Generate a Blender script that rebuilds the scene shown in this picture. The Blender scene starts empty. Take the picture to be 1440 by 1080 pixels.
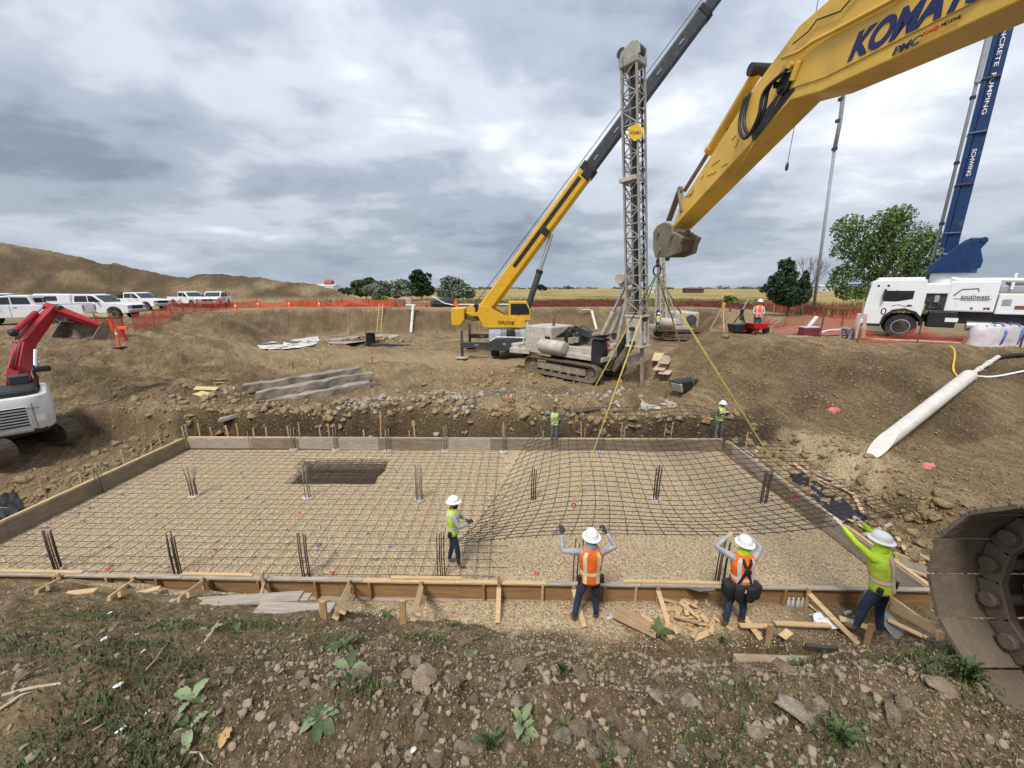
import bpy, math, random
import numpy as np
from mathutils import Vector, Matrix, Euler
R = math.radians
random.seed(7); rng = np.random.default_rng(7)
scene = bpy.context.scene
COL = scene.collection
# ------------------------------------------------------------------ camera, sky, sun, exposure
CAMZ, PITCH, FPX = 6.0, R(14.0), 541.0
cam = bpy.data.cameras.new('camera'); cam.sensor_width = 36; cam.lens = 36*FPX/1440
cam.clip_start = 0.05; cam.clip_end = 20000
camo = bpy.data.objects.new('camera', cam); COL.objects.link(camo)
camo.location = (0, 0, CAMZ); camo.rotation_euler = (R(90)-PITCH, 0, 0); scene.camera = camo
SUN_EL, SUN_ROT = R(56), R(205)
w = bpy.data.worlds.new('World'); scene.world = w; w.use_nodes = True
def make_sky():
    nt = w.node_tree; nt.nodes.clear(); N = nt.nodes.new; L = nt.links.new
    out = N('ShaderNodeOutputWorld'); bg = N('ShaderNodeBackground'); bg.inputs[1].default_value = 0.10
    sky = N('ShaderNodeTexSky'); sky.sky_type = 'NISHITA'; sky.sun_disc = False
    sky.sun_elevation = SUN_EL; sky.sun_rotation = SUN_ROT; sky.dust_density = 2.0
    tc = N('ShaderNodeTexCoord'); sep = N('ShaderNodeSeparateXYZ'); L(tc.outputs['Generated'], sep.inputs[0])
    def math_(op, a, b=None, clamp=False):
        n = N('ShaderNodeMath'); n.operation = op; n.use_clamp = clamp
        for i, q in enumerate((a, b)):
            if q is None: continue
            if isinstance(q, (int, float)): n.inputs[i].default_value = q
            else: L(q, n.inputs[i])
        return n.outputs[0]
    zc = math_('MAXIMUM', sep.outputs[2], 0.0)
    den = math_('ADD', zc, 0.24)
    px = math_('DIVIDE', sep.outputs[0], den); py = math_('DIVIDE', sep.outputs[1], den)
    comb = N('ShaderNodeCombineXYZ'); L(px, comb.inputs[0]); L(py, comb.inputs[1])
    def noise(scale, detail, rough, off, dist=0.0, sx=1.0, sy=1.0):
        mp = N('ShaderNodeMapping'); mp.inputs['Location'].default_value = off
        mp.inputs['Scale'].default_value = (sx, sy, 1); L(comb.outputs[0], mp.inputs[0])
        n = N('ShaderNodeTexNoise'); n.inputs['Scale'].default_value = scale; n.inputs['Detail'].default_value = detail
        n.inputs['Roughness'].default_value = rough; n.inputs['Distortion'].default_value = dist
        L(mp.outputs[0], n.inputs['Vector']); return n.outputs[0]
    big = noise(0.75, 4, 0.5, SKY_OFF, 0.35, 1.0, 0.9)
    mid = noise(2.3, 6, 0.52, (3.1, 5.2, 0), 0.3, 0.9, 1.0)
    fine = noise(7.0, 5, 0.55, (8.3, 1.7, 0), 0.3, 0.8, 1.0)
    s = math_('ADD', math_('MULTIPLY', big, 0.74), math_('ADD', math_('MULTIPLY', mid, 0.36), math_('MULTIPLY', fine, 0.12)))
    ramp = N('ShaderNodeValToRGB'); L(s, ramp.inputs[0])
    cr = ramp.color_ramp; cr.interpolation = 'EASE'
    K = 10.0
    stops = [(0.47, (0.195, 0.228, 0.285)), (0.575, (0.325, 0.362, 0.425)), (0.67, (0.50, 0.535, 0.595)), (0.80, (0.80, 0.82, 0.855))]
    while len(cr.elements) < len(stops): cr.elements.new(0.5)
    for e, (p_, c_) in zip(cr.elements, stops): e.position = p_; e.color = (*c_, 1)
    # brighter towards the zenith as every overcast sky is
    zen = math_('ADD', math_('MULTIPLY', zc, 0.9), 0.72)
    mul = N('ShaderNodeVectorMath'); mul.operation = 'SCALE'; L(ramp.outputs[0], mul.inputs[0]); L(math_('MULTIPLY', zen, K*SKY_GAIN), mul.inputs['Scale'])
    # near the horizon the layers merge into a pale blue grey band
    hz = math_('SUBTRACT', 1.0, math_('DIVIDE', zc, 0.16), True)
    hz = math_('MULTIPLY', math_('POWER', hz, 1.5), 0.72)
    mx = N('ShaderNodeMix'); mx.data_type = 'RGBA'; L(hz, mx.inputs['Factor']); L(mul.outputs[0], mx.inputs['A'])
    mx.inputs['B'].default_value = (0.30*K*SKY_GAIN, 0.36*K*SKY_GAIN, 0.455*K*SKY_GAIN, 1)
    mx2 = N('ShaderNodeMix'); mx2.data_type = 'RGBA'; mx2.inputs['Factor'].default_value = 0.92
    L(sky.outputs[0], mx2.inputs['A']); L(mx.outputs['Result'], mx2.inputs['B'])
    L(mx2.outputs['Result'], bg.inputs[0]); L(bg.outputs[0], out.inputs[0])
SKY_OFF = (5.75, 6.0, 0); SKY_GAIN = 0.72
make_sky()
sl = bpy.data.lights.new('sun', 'SUN'); sl.energy = 1.5; sl.angle = R(12); sl.color = (1, 0.95, 0.88)
so = bpy.data.objects.new('sun', sl); COL.objects.link(so); so.location = (0, -20, 60)
so.rotation_euler = (R(90)-SUN_EL, 0, R(180)-SUN_ROT+R(0))
vs = scene.view_settings; vs.view_transform = 'Standard'; vs.look = 'None'; vs.gamma = 1; vs.exposure = 1.05
vs.use_curve_mapping = False
scene.render.engine = 'CYCLES'
scene.cycles.max_bounces = 5; scene.cycles.diffuse_bounces = 3; scene.cycles.transparent_max_bounces = 12
# ------------------------------------------------------------------ numeric helpers
def _hash(ix, iy, s):
    h = (ix.astype(np.int64)*374761393 + iy.astype(np.int64)*668265263 + s*974711) & 0x7fffffff
    h = ((h ^ (h >> 13))*1274126177) & 0x7fffffff
    return (h ^ (h >> 16)) & 0xffff
def gnoise(x, y, s=0):
    x = np.asarray(x, float); y = np.asarray(y, float)
    ix = np.floor(x); iy = np.floor(y); fx = x-ix; fy = y-iy
    ux = fx*fx*fx*(fx*(fx*6-15)+10); uy = fy*fy*fy*(fy*(fy*6-15)+10)
    def g(dx, dy):
        a = _hash(ix+dx, iy+dy, s)*(2*np.pi/65536); return np.cos(a)*(fx-dx)+np.sin(a)*(fy-dy)
    a = g(0, 0); b = g(1, 0); c = g(0, 1); d = g(1, 1)
    return (a+(b-a)*ux)*(1-uy)+(c+(d-c)*ux)*uy
def fbm(x, y, s=0, o=4, gain=0.5):
    t = 0; a = 1; f = 1
    for i in range(o): t = t+a*gnoise(x*f, y*f, s+i*17); a *= gain; f *= 2.03
    return t
def cells(x, y, s=0):    # broken plates: a random height for each cell, with open joints between
    x = np.asarray(x, float); y = np.asarray(y, float); ix = np.floor(x); iy = np.floor(y); f1 = np.full(x.shape, 9.); f2 = np.full(x.shape, 9.); v = np.zeros(x.shape)
    for dx in (-1, 0, 1):
        for dy in (-1, 0, 1):
            cx, cy = ix+dx, iy+dy; d = np.hypot(cx+_hash(cx, cy, s)/65536-x, cy+_hash(cx, cy, s+5)/65536-y); r = _hash(cx, cy, s+9)/65536
            v = np.where(d < f1, r, v); f2 = np.where(d < f1, f1, np.minimum(f2, d)); f1 = np.minimum(f1, d)
    return v*np.clip((f2-f1)*4, 0, 1)
def sstep(a, b, x):
    t = np.clip((x-a)/(b-a), 0, 1); return t*t*(3-2*t)
def smax(a, b, k):
    h = np.clip(0.5+0.5*(a-b)/k, 0, 1); return b+(a-b)*h+k*h*(1-h)
def bell(x, y, cx, cy, rx, ry): return np.exp(-((x-cx)/rx)**2-((y-cy)/ry)**2)
# ------------------------------------------------------------------ the lie of the land
RIM = [(-45, 3.0, .55), (-8, 2.08, .74), (-1, 1.84, .82), (2.0, 1.84, 1.06), (3.5, 2.25, 1.42), (6.5, 2.55, 1.5), (10, 3.3, 1.3), (24, 7, .45), (22, 15.3, .45), (18.3, 16.1, .46), (15.2, 17.0, .48),
       (12.6, 19.5, .5), (11.4, 21.8, .6), (13.2, 24.5, .8), (19, 34, .9), (25, 47, .9), (8, 49.5, .9), (-8, 48.5, 1.0), (-20, 48, .9), (-28, 46, .5), (-31, 40, .36),
       (-29, 28, .27), (-31, 20, .22), (-45, 12, .2)]
_rx = np.array([p[0] for p in RIM]); _ry = np.array([p[1] for p in RIM]); _rs = np.array([p[2] for p in RIM])
def rim_dist(x, y):
    best = np.full(x.shape, 1e9); ws = np.zeros(x.shape); wt = np.zeros(x.shape); ins = np.zeros(x.shape, bool)
    n = len(RIM)
    for i in range(n):
        j = (i+1) % n; ax, ay, bx, by = _rx[i], _ry[i], _rx[j], _ry[j]
        ex, ey = bx-ax, by-ay; t = np.clip(((x-ax)*ex+(y-ay)*ey)/(ex*ex+ey*ey), 0, 1)
        d = np.hypot(x-ax-t*ex, y-ay-t*ey); best = np.minimum(best, d)
        q = 1/(d+.05)**4; ws += q*(_rs[i]+(_rs[j]-_rs[i])*t); wt += q
        c = (ay > y) != (by > y)
        with np.errstate(divide='ignore', invalid='ignore'):
            ins ^= c & (x < (bx-ax)*(y-ay)/(by-ay+1e-12)+ax)
    return np.where(ins, best, -best), ws/wt
SLAB_X0, SLAB_X1, SLAB_Y0, SLAB_Y1 = -12.45, 7.9, 6.33, 13.65
RIDGE = np.array([(-170, 10.5), (-120, 11.5), (-88, 11.3), (-80, 11.9), (-75, 12.2), (-71, 11.6), (-64, 9.8), (-60.5, 9.6), (-56, 8.3), (-51, 7.7), (-46, 7.9), (-39, 7.6), (-35, 7.0), (-31, 6.2), (-27, 4.9), (-23, 3.6)])
def ground_z(x, y, fine=True):
    x = np.asarray(x, float); y = np.asarray(y, float)
    far = y > 45
    wx = fbm(x*.35, y*.35, 3, 3)
    d, s = rim_dist(x, y)
    dd = d+wx*0.5*sstep(4, 9, y)
    ed = .55*gnoise(x*.9, y*.9, 8)+.22*gnoise(x*2.6, y*2.6, 9)
    t = sstep(-2.6, 1.6, x+17.3+ed)*sstep(-.25, .35, 10.0-x+ed)*sstep(-.10, .28, 14.55-y+ed)
    floor = (.85+.22*sstep(16.5, 14.4, y)*sstep(3, -3, x))*(1-t)+.05*t
    z = smax(3.62-np.maximum(dd, 0)*s, floor, .18)
    z = np.where(d < 0, 3.62, np.minimum(z, 3.62))
    # spoil heap on the left
    rh = np.interp(x, RIDGE[:, 0], RIDGE[:, 1]) - 3.6
    yc = 62+.12*(x+50); hp = np.maximum(0, rh*(1.08-np.abs(y-yc)/np.maximum(2.1*rh+2.5, 1)))
    hp = np.minimum(hp, rh)*np.where(rh > 0, 1, 0)
    z = z+hp*(1+.12*gnoise(x*.12, y*.12, 5))+np.where(hp > .3, .6*fbm(x*.16, y*.16, 21, 4)+.35*np.abs(fbm(x*.55, y*.4, 23, 3))+.5*np.abs(gnoise(x*.30+y*.1, y*.06, 25))-.2, 0)*sstep(.3, 1.2, hp)
    # mounds and heaps in the pit
    for cx, cy, rx, ry, h in ((-3.6, 15.6, 1.7, .8, .55), (-1.2, 16.2, 2.0, 1.0, .45), (2.6, 16.1, 2.2, .8, .5), (-6.5, 15.4, 1.3, .6, .45), (5.2, 16.6, 1.5, .8, .4), (-8.5, 24, 4, 1.6, .5),
                              (-24.5, 35, 3.4, 1.8, 1.0), (-15.5, 17, 3, 2.0, .35), (-13.5, 36.6, 3.5, .7, .5), (-22, 19, 4, 2, .5), (9.6, 10.4, 1.5, 1.6, .35), (-20.5, 24, 5, 2.5, .5), (12, 10, 1.3, 2.0, .2)):
        z = z+h*bell(x, y, cx, cy, rx, ry)*(1+.5*gnoise(x*1.3, y*1.3, 31))
    # near bank: broad lumps, ledges
    nb = sstep(6.4, 5.2, y)*sstep(-1.5, 1.0, y)
    if fine:
        inslab = sstep(.1, .5, np.minimum(np.minimum(x-SLAB_X0+.6, SLAB_X1-x+.6), np.minimum(y-SLAB_Y0+.5, SLAB_Y1+.5-y)))
        pit = (1-inslab)*np.where(y > 5.8, 1, 0)*sstep(400, 40, y)
        z = z+nb*(.16*fbm(x*.9, y*.9, 41, 3)+.07*fbm(x*3.2, y*3.2, 43, 3)+.030*fbm(x*11, y*11, 47, 2)+.05*np.abs(gnoise(x*2.1, y*2.1, 51))*sstep(-3, 0, x))
        pit = pit*(1-.85*np.clip(bell(x, y, -20.5, 36.2, 4.2, 1.8)+bell(x, y, -15.5, 40, 4, 1.6)+bell(x, y, 6.3, 18.6, 1.9, .9), 0, 1))
        z = z+pit*(.17*fbm(x*.45, y*.45, 61, 3)+.10*fbm(x*1.5, y*1.5, 63, 3)+.05*np.abs(fbm(x*4.5, y*4.5, 65, 2)))*np.where(d > 0, 1, .45)
        # clawed far wall and dozed side slopes
        wall = sstep(.1, .5, d*s)*sstep(3.0, 2.2, d*s)*sstep(34, 40, y)*np.where(d > 0, 1, 0)
        z = z+wall*.55*np.abs(gnoise(x*.85+y*.30, y*.08, 71))+wall*.10*gnoise(x*3.1+y*.9, y*.2, 72)
        rb = sstep(9.5, 11.5, x)*sstep(6, 8, y)*sstep(30, 24, y)*np.where(d > 0, 1, 0)
        a = -x*.47+y*.88; b_ = x*.88+y*.47
        z = z+rb*(.20*gnoise(a*1.1, b_*.20, 81)+.09*gnoise(a*3.4, b_*.35, 83)+.10*cells(x*1.3, y*1.3, 84)*sstep(13.5, 10.5, x)+.05*cells(x*2.8, y*2.8, 87))
        lb = sstep(-13, -15, x)*sstep(13, 15, y)*sstep(40, 34, y)*np.where(d > 0, 1, 0)
        z = z+lb*(.22*fbm(x*.6, y*.6, 85, 4)+.10*np.abs(fbm(x*2.3, y*2.3, 86, 2))+.16*cells(x*.9+.3*wx, y*1.1, 88)+.09*cells(x*2.2, y*2.4, 89))
        cut = sstep(-15, -12, x)*sstep(11, 8, x)*sstep(13.9, 14.3, y)*sstep(18.5, 16, y); z = z+cut*(.20*cells(x*1.1, y*1.3, 66)+.10*cells(x*2.6, y*2.8, 67)-.1)
        z = z+pit*.05*cells(x*1.7, y*1.7, 68)*np.where(d > 0, 1, .3)
    if fine:
        for r0, k, sl in ((26.2, .05, 71), (28.0, .05, 72), (24.6, -.06, 73), (30.4, .02, 74), (22.6, -.10, 75)):   # tyre ruts across the pit floor
            q = y-(r0+k*x+.5*gnoise(x*.12, x*0+.5, sl)); z = z+np.where((d > 3) & (x > -20) & (x < 9), -.09*np.exp(-(q/.28)**2)+.05*np.exp(-((np.abs(q)-.5)/.2)**2), 0)
    z = z-.32*sstep(13.72, 13.95, y)*sstep(14.75, 14.35, y)*sstep(-13.2, -12.2, x)*sstep(9, 8, x)
    return z
# pixel of the photograph (1440 x 1080) -> ray; used only to find where on the land a thing stands
def ray(px, py):
    u = (px-720)/FPX; v = (py-540)/FPX
    return np.array([u, math.cos(PITCH)-v*math.sin(PITCH), -(math.sin(PITCH)+v*math.cos(PITCH))])
def at_depth(px, py, Y):
    r = ray(px, py); return Vector(r/r[1]*Y)+Vector((0, 0, CAMZ))
def at_height(px, py, z):
    r = ray(px, py); t = (z-CAMZ)/r[2]; return Vector(r*t)+Vector((0, 0, CAMZ))
_tt = np.geomspace(.8, 400, 1100)
def on_ground(px, py):
    r = ray(px, py); P = r[None, :]*_tt[:, None]; h = ground_z(P[:, 0], P[:, 1])-(P[:, 2]+CAMZ)
    k = np.argmax(h > 0); k = k if h[k] > 0 else len(_tt)-1
    a = h[k-1]; b = h[k]; f = -a/(b-a) if b != a else 0
    t = _tt[k-1]+(_tt[k]-_tt[k-1])*f; return Vector((r[0]*t, r[1]*t, r[2]*t+CAMZ))
def gz(x, y): return float(ground_z(np.array([x]), np.array([y]))[0])
# ------------------------------------------------------------------ materials
MATS = {}
def mat(name, col, rough=.7, metal=0., var=.18, scale=4., bump=0., bscale=30., dirt=0., dcol=(.22, .165, .11), dscale=2.2, spec=.4, stretch=None, alpha=None, trans=0):
    if name in MATS: return MATS[name]
    m = bpy.data.materials.new(name); m.use_nodes = True; nt = m.node_tree; N = nt.nodes.new; L = nt.links.new
    b = nt.nodes['Principled BSDF']; b.inputs['Roughness'].default_value = rough; b.inputs['Metallic'].default_value = metal
    b.inputs['Specular IOR Level'].default_value = spec
    tc = N('ShaderNodeTexCoord'); src = tc.outputs['Object']
    oi = N('ShaderNodeObjectInfo')
    if stretch:
        mp = N('ShaderNodeMapping'); mp.inputs['Scale'].default_value = stretch; L(src, mp.inputs[0]); src = mp.outputs[0]
    n = N('ShaderNodeTexNoise'); n.inputs['Scale'].default_value = scale; n.inputs['Detail'].default_value = 5; n.noise_dimensions = '4D'
    L(src, n.inputs['Vector']); mm = N('ShaderNodeMath'); mm.operation = 'MULTIPLY'; mm.inputs[1].default_value = 37; L(oi.outputs['Random'], mm.inputs[0]); L(mm.outputs[0], n.inputs['W'])
    mr = N('ShaderNodeMapRange'); mr.inputs[1].default_value = .3; mr.inputs[2].default_value = .7; mr.inputs[3].default_value = 1-var; mr.inputs[4].default_value = 1+var; L(n.outputs[0], mr.inputs[0])
    vm = N('ShaderNodeVectorMath'); vm.operation = 'SCALE'; vm.inputs[0].default_value = col[:3]; L(mr.outputs[0], vm.inputs['Scale'])
    c = vm.outputs[0]
    if dirt > 0:
        n2 = N('ShaderNodeTexNoise'); n2.inputs['Scale'].default_value = dscale; n2.inputs['Detail'].default_value = 8; n2.inputs['Roughness'].default_value = .65; L(tc.outputs['Object'], n2.inputs['Vector'])
        m2 = N('ShaderNodeMapRange'); m2.inputs[1].default_value = .62-.4*dirt; m2.inputs[2].default_value = .80-.3*dirt; m2.inputs[4].default_value = min(1, .35+.75*dirt); L(n2.outputs[0], m2.inputs[0])
        mx = N('ShaderNodeMix'); mx.data_type = 'RGBA'; L(m2.outputs[0], mx.inputs['Factor']); L(c, mx.inputs['A']); mx.inputs['B'].default_value = (*dcol, 1); c = mx.outputs['Result']
        m3 = N('ShaderNodeMapRange'); m3.inputs[3].default_value = rough; m3.inputs[4].default_value = .9; L(m2.outputs[0], m3.inputs[0]); L(m3.outputs[0], b.inputs['Roughness'])
    L(c, b.inputs['Base Color'])
    if bump > 0:
        n3 = N('ShaderNodeTexNoise'); n3.inputs['Scale'].default_value = bscale; n3.inputs['Detail'].default_value = 6; L(src, n3.inputs['Vector'])
        bp = N('ShaderNodeBump'); bp.inputs['Strength'].default_value = min(1, bump); bp.inputs['Distance'].default_value = .03; L(n3.outputs[0], bp.inputs['Height']); L(bp.outputs[0], b.inputs['Normal'])
    if alpha is not None: b.inputs['Alpha'].default_value = alpha
    if trans: b.inputs['Transmission Weight'].default_value = trans
    MATS[name] = m; return m
def ground_material():
    m = bpy.data.materials.new('soil'); m.use_nodes = True; nt = m.node_tree; N = nt.nodes.new; L = nt.links.new
    b = nt.nodes['Principled BSDF']; b.inputs['Roughness'].default_value = .95; b.inputs['Specular IOR Level'].default_value = .15
    geo = N('ShaderNodeNewGeometry'); P = geo.outputs['Position']
    at = N('ShaderNodeAttribute'); at.attribute_name = 'zone'; sp = N('ShaderNodeSeparateColor'); L(at.outputs['Color'], sp.inputs[0])
    def noise(sc, de, ro=.55, st=None, dist=0):
        n = N('ShaderNodeTexNoise'); n.inputs['Scale'].default_value = sc; n.inputs['Detail'].default_value = de; n.inputs['Roughness'].default_value = ro; n.inputs['Distortion'].default_value = dist
        if st:
            mp = N('ShaderNodeMapping'); mp.inputs['Scale'].default_value = st[0]; mp.inputs['Rotation'].default_value = (0, 0, st[1]); mp.vector_type = 'TEXTURE'; L(P, mp.inputs[0]); L(mp.outputs[0], n.inputs['Vector'])
        else: L(P, n.inputs['Vector'])
        return n.outputs[0]
    def ramp(f, st):
        r = N('ShaderNodeValToRGB'); e = r.color_ramp.elements
        while len(e) < len(st): e.new(.5)
        for q, (p_, c_) in zip(e, st): q.position = p_; q.color = (*c_, 1)
        L(f, r.inputs[0]); return r.outputs[0]
    def mix(f, a, b2, bt='MIX'):
        x = N('ShaderNodeMix'); x.data_type = 'RGBA'; x.blend_type = bt
        for k, q in (('Factor', f), ('A', a), ('B', b2)):
            if isinstance(q, (int, float)): x.inputs[k].default_value = q
            elif isinstance(q, tuple): x.inputs[k].default_value = (*q, 1)
            else: L(q, x.inputs[k])
        return x.outputs['Result']
    def mth(op, a, b2):
        n = N('ShaderNodeMath'); n.operation = op; n.use_clamp = True
        for i, q in enumerate((a, b2)):
            if isinstance(q, (int, float)): n.inputs[i].default_value = q
            else: L(q, n.inputs[i])
        return n.outputs[0]
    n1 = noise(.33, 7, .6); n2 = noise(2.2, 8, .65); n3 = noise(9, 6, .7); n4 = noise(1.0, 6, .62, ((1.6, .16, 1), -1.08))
    base = ramp(n1, [(.32, (.145, .104, .062)), (.5, (.285, .212, .128)), (.66, (.47, .37, .24))])
    c2 = ramp(n2, [(.3, (.095, .068, .041)), (.48, (.26, .192, .117)), (.70, (.50, .395, .262))])
    c = mix(.5, base, c2)
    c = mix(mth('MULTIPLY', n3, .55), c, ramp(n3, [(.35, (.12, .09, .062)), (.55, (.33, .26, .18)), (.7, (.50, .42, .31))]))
    c = mix(mth('MULTIPLY', n4, .8), c, ramp(n4, [(.36, (.15, .112, .075)), (.5, (.30, .232, .155)), (.62, (.47, .38, .265))]))
    # dark damp soil of the banks, painted shade of the rear cut / pale dry silt
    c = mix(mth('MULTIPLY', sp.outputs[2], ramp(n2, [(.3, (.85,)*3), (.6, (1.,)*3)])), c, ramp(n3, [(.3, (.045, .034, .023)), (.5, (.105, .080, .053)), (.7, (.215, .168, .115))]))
    a_ = at.outputs['Alpha']
    c = mix(mth('MULTIPLY', a_, ramp(n2, [(.25, (.4,)*3), (.6, (1.,)*3)])), c, ramp(n3, [(.3, (.36, .275, .175)), (.6, (.50, .395, .265)), (.75, (.60, .5, .36))]))
    # grass fields
    veg = ramp(noise(.07, 8, .7), [(.34, (.10, .11, .04)), (.42, (.24, .21, .085)), (.50, (.40, .31, .15)), (.68, (.50, .40, .21))])
    veg2 = mix(noise(.7, 4), veg, (.15, .14, .055))
    c = mix(sp.outputs[1], c, mix(.35, veg, veg2))
    # gravel
    vo = N('ShaderNodeTexVoronoi'); vo.inputs['Scale'].default_value = 34; L(P, vo.inputs['Vector'])
    sv = N('ShaderNodeSeparateColor'); L(vo.outputs['Color'], sv.inputs[0])
    gv = ramp(sv.outputs[0], [(0, (.36, .26, .16)), (.2, (.68, .54, .36)), (.7, (.84, .70, .50)), (1, (.90, .82, .66))])
    gv = mix(ramp(vo.outputs['Distance'], [(.4, (0, 0, 0)), (.8, (.7,)*3)]), gv, (.36, .27, .165))
    c = mix(sp.outputs[0], c, gv)
    n5 = noise(24, 5, .75)  # fine soil speckle, with the shade of small crevices painted in
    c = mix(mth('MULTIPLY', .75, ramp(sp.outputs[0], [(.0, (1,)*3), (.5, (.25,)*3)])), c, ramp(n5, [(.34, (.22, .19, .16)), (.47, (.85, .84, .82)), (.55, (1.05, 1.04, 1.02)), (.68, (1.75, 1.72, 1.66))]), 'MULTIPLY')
    c = mix(1.0, c, mix(sp.outputs[0], (1.04, .985, .85), (1.05, .99, .89)), 'MULTIPLY')
    L(c, b.inputs['Base Color'])
    bh = N('ShaderNodeMath'); bh.operation = 'ADD'; L(n3, bh.inputs[0])
    vb = N('ShaderNodeTexVoronoi'); vb.inputs['Scale'].default_value = 16; L(P, vb.inputs['Vector'])
    q = N('ShaderNodeMath'); q.operation = 'MULTIPLY'; q.inputs[1].default_value = -.5; L(vb.outputs['Distance'], q.inputs[0]); L(q.outputs[0], bh.inputs[1])
    bh2 = N('ShaderNodeMath'); bh2.operation = 'ADD'; L(bh.outputs[0], bh2.inputs[0]); L(noise(45, 4, .7), bh2.inputs[1])
    bp = N('ShaderNodeBump'); bp.inputs['Strength'].default_value = .9; bp.inputs['Distance'].default_value = .08; L(bh2.outputs[0], bp.inputs['Height']); L(bp.outputs[0], b.inputs['Normal'])
    return m
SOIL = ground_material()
# ------------------------------------------------------------------ mesh helpers
class MB:
    def __init__(s): s.v = []; s.f = []; s.m = []
    def add(s, vs, fs, m=0):
        o = len(s.v); s.v += [tuple(q) for q in vs]; s.f += [tuple(i+o for i in f) for f in fs]; s.m += [m]*len(fs); return s
    def box(s, c, d, rot=None, m=0):
        hx, hy, hz = d[0]/2, d[1]/2, d[2]/2
        V = [Vector((x, y, z)) for x in (-hx, hx) for y in (-hy, hy) for z in (-hz, hz)]
        if rot is not None:
            M_ = rot if isinstance(rot, Matrix) else Euler(rot).to_matrix(); V = [M_ @ q for q in V]
        c = Vector(c); V = [q+c for q in V]
        return s.add(V, [(0, 1, 3, 2), (4, 6, 7, 5), (0, 4, 5, 1), (2, 3, 7, 6), (0, 2, 6, 4), (1, 5, 7, 3)], m)
    def beam(s, p0, p1, w_, h, up=(0, 0, 1), m=0, w1=None, h1=None):
        p0 = Vector(p0); p1 = Vector(p1); d = (p1-p0).normalized(); up = Vector(up)
        if abs(d.dot(up)) > .98: up = Vector((0, 1, 0))
        x = d.cross(up).normalized(); y = x.cross(d); w1 = w_ if w1 is None else w1; h1 = h if h1 is None else h1
        V = [p0+x*(a*w_/2)+y*(b*h/2) for a, b in ((-1, -1), (1, -1), (1, 1), (-1, 1))]+[p1+x*(a*w1/2)+y*(b*h1/2) for a, b in ((-1, -1), (1, -1), (1, 1), (-1, 1))]
        return s.add(V, [(0, 3, 2, 1), (4, 5, 6, 7), (0, 1, 5, 4), (1, 2, 6, 5), (2, 3, 7, 6), (3, 0, 4, 7)], m)
    def cyl(s, p0, p1, r0, r1=None, n=12, m=0, caps=True):
        r1 = r0 if r1 is None else r1; p0 = Vector(p0); p1 = Vector(p1); d = (p1-p0).normalized(); q = d.orthogonal().normalized(); k = d.cross(q)
        V = []
        for p, r in ((p0, r0), (p1, r1)):
            for i in range(n):
                a = 2*math.pi*i/n; V.append(p+q*(r*math.cos(a))+k*(r*math.sin(a)))
        F = [(i, (i+1) % n, n+(i+1) % n, n+i) for i in range(n)]
        if caps: F += [tuple(range(n-1, -1, -1)), tuple(range(n, 2*n))]
        return s.add(V, F, m)
    def tube(s, pts, r, n=6, m=0, caps=True):
        pts = [Vector(p) for p in pts]; V = []; q = None; rr = r if isinstance(r, (list, tuple)) else [r]*len(pts)
        for i, p in enumerate(pts):
            d = (pts[min(i+1, len(pts)-1)]-pts[max(i-1, 0)]).normalized()
            q = d.orthogonal().normalized() if q is None else (q-d*q.dot(d)).normalized()
            k = d.cross(q)
            for j in range(n):
                a = 2*math.pi*j/n; V.append(p+(q*math.cos(a)+k*math.sin(a))*rr[i])
        F = [(i*n+j, i*n+(j+1) % n, (i+1)*n+(j+1) % n, (i+1)*n+j) for i in range(len(pts)-1) for j in range(n)]
        if caps: F += [tuple(range(n-1, -1, -1)), tuple(range((len(pts)-1)*n, len(pts)*n))]
        return s.add(V, F, m)
    def prism(s, poly, a0, a1, axis='x', m=0):   # poly in the plane across the axis
        def P(p, a):
            return {'x': (a, p[0], p[1]), 'y': (p[0], a, p[1]), 'z': (p[0], p[1], a)}[axis]
        n = len(poly); V = [P(p, a0) for p in poly]+[P(p, a1) for p in poly]
        return s.add(V, [(i, (i+1) % n, n+(i+1) % n, n+i) for i in range(n)]+[tuple(range(n-1, -1, -1)), tuple(range(n, 2*n))], m)
    def loft(s, rings, m=0, caps=True, closed=False):
        n = len(rings[0]); V = [p for r_ in rings for p in r_]; k = len(rings)
        F = [(i*n+j, i*n+(j+1) % n, ((i+1) % k)*n+(j+1) % n, ((i+1) % k)*n+j) for i in range(k if closed else k-1) for j in range(n)]
        if caps and not closed: F += [tuple(range(n-1, -1, -1)), tuple(range((k-1)*n, k*n))]
        return s.add(V, F, m)
    def lathe(s, prof, c=(0, 0, 0), axis=(0, 0, 1), n=16, m=0, caps=True):
        d = Vector(axis).normalized(); q = d.orthogonal().normalized(); k = d.cross(q); c = Vector(c)
        return s.loft([[c+d*h+(q*math.cos(2*math.pi*i/n)+k*math.sin(2*math.pi*i/n))*r for i in range(n)] for r, h in prof], m, caps)
    def ball(s, c, r, n=10, m=0):
        rx, ry, rz = r if isinstance(r, (tuple, list)) else (r, r, r); c = Vector(c)
        return s.loft([[c+Vector((rx*math.sin(a)*math.cos(2*math.pi*i/n), ry*math.sin(a)*math.sin(2*math.pi*i/n), -rz*math.cos(a))) for i in range(n)] for a in [math.pi*(.04+.92*k/(n//2+1)) for k in range(n//2+2)]], m)
    def mesh(s, name, mats, smooth=None):
        me = bpy.data.meshes.new(name); me.from_pydata(s.v, [], s.f)
        for q in (mats if isinstance(mats, (list, tuple)) else [mats]): me.materials.append(q)
        if any(s.m): me.polygons.foreach_set('material_index', s.m)
        if smooth:
            me.polygons.foreach_set('use_smooth', [True]*len(s.f)); me.set_sharp_from_angle(angle=R(smooth))
        me.update(); return me
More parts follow.
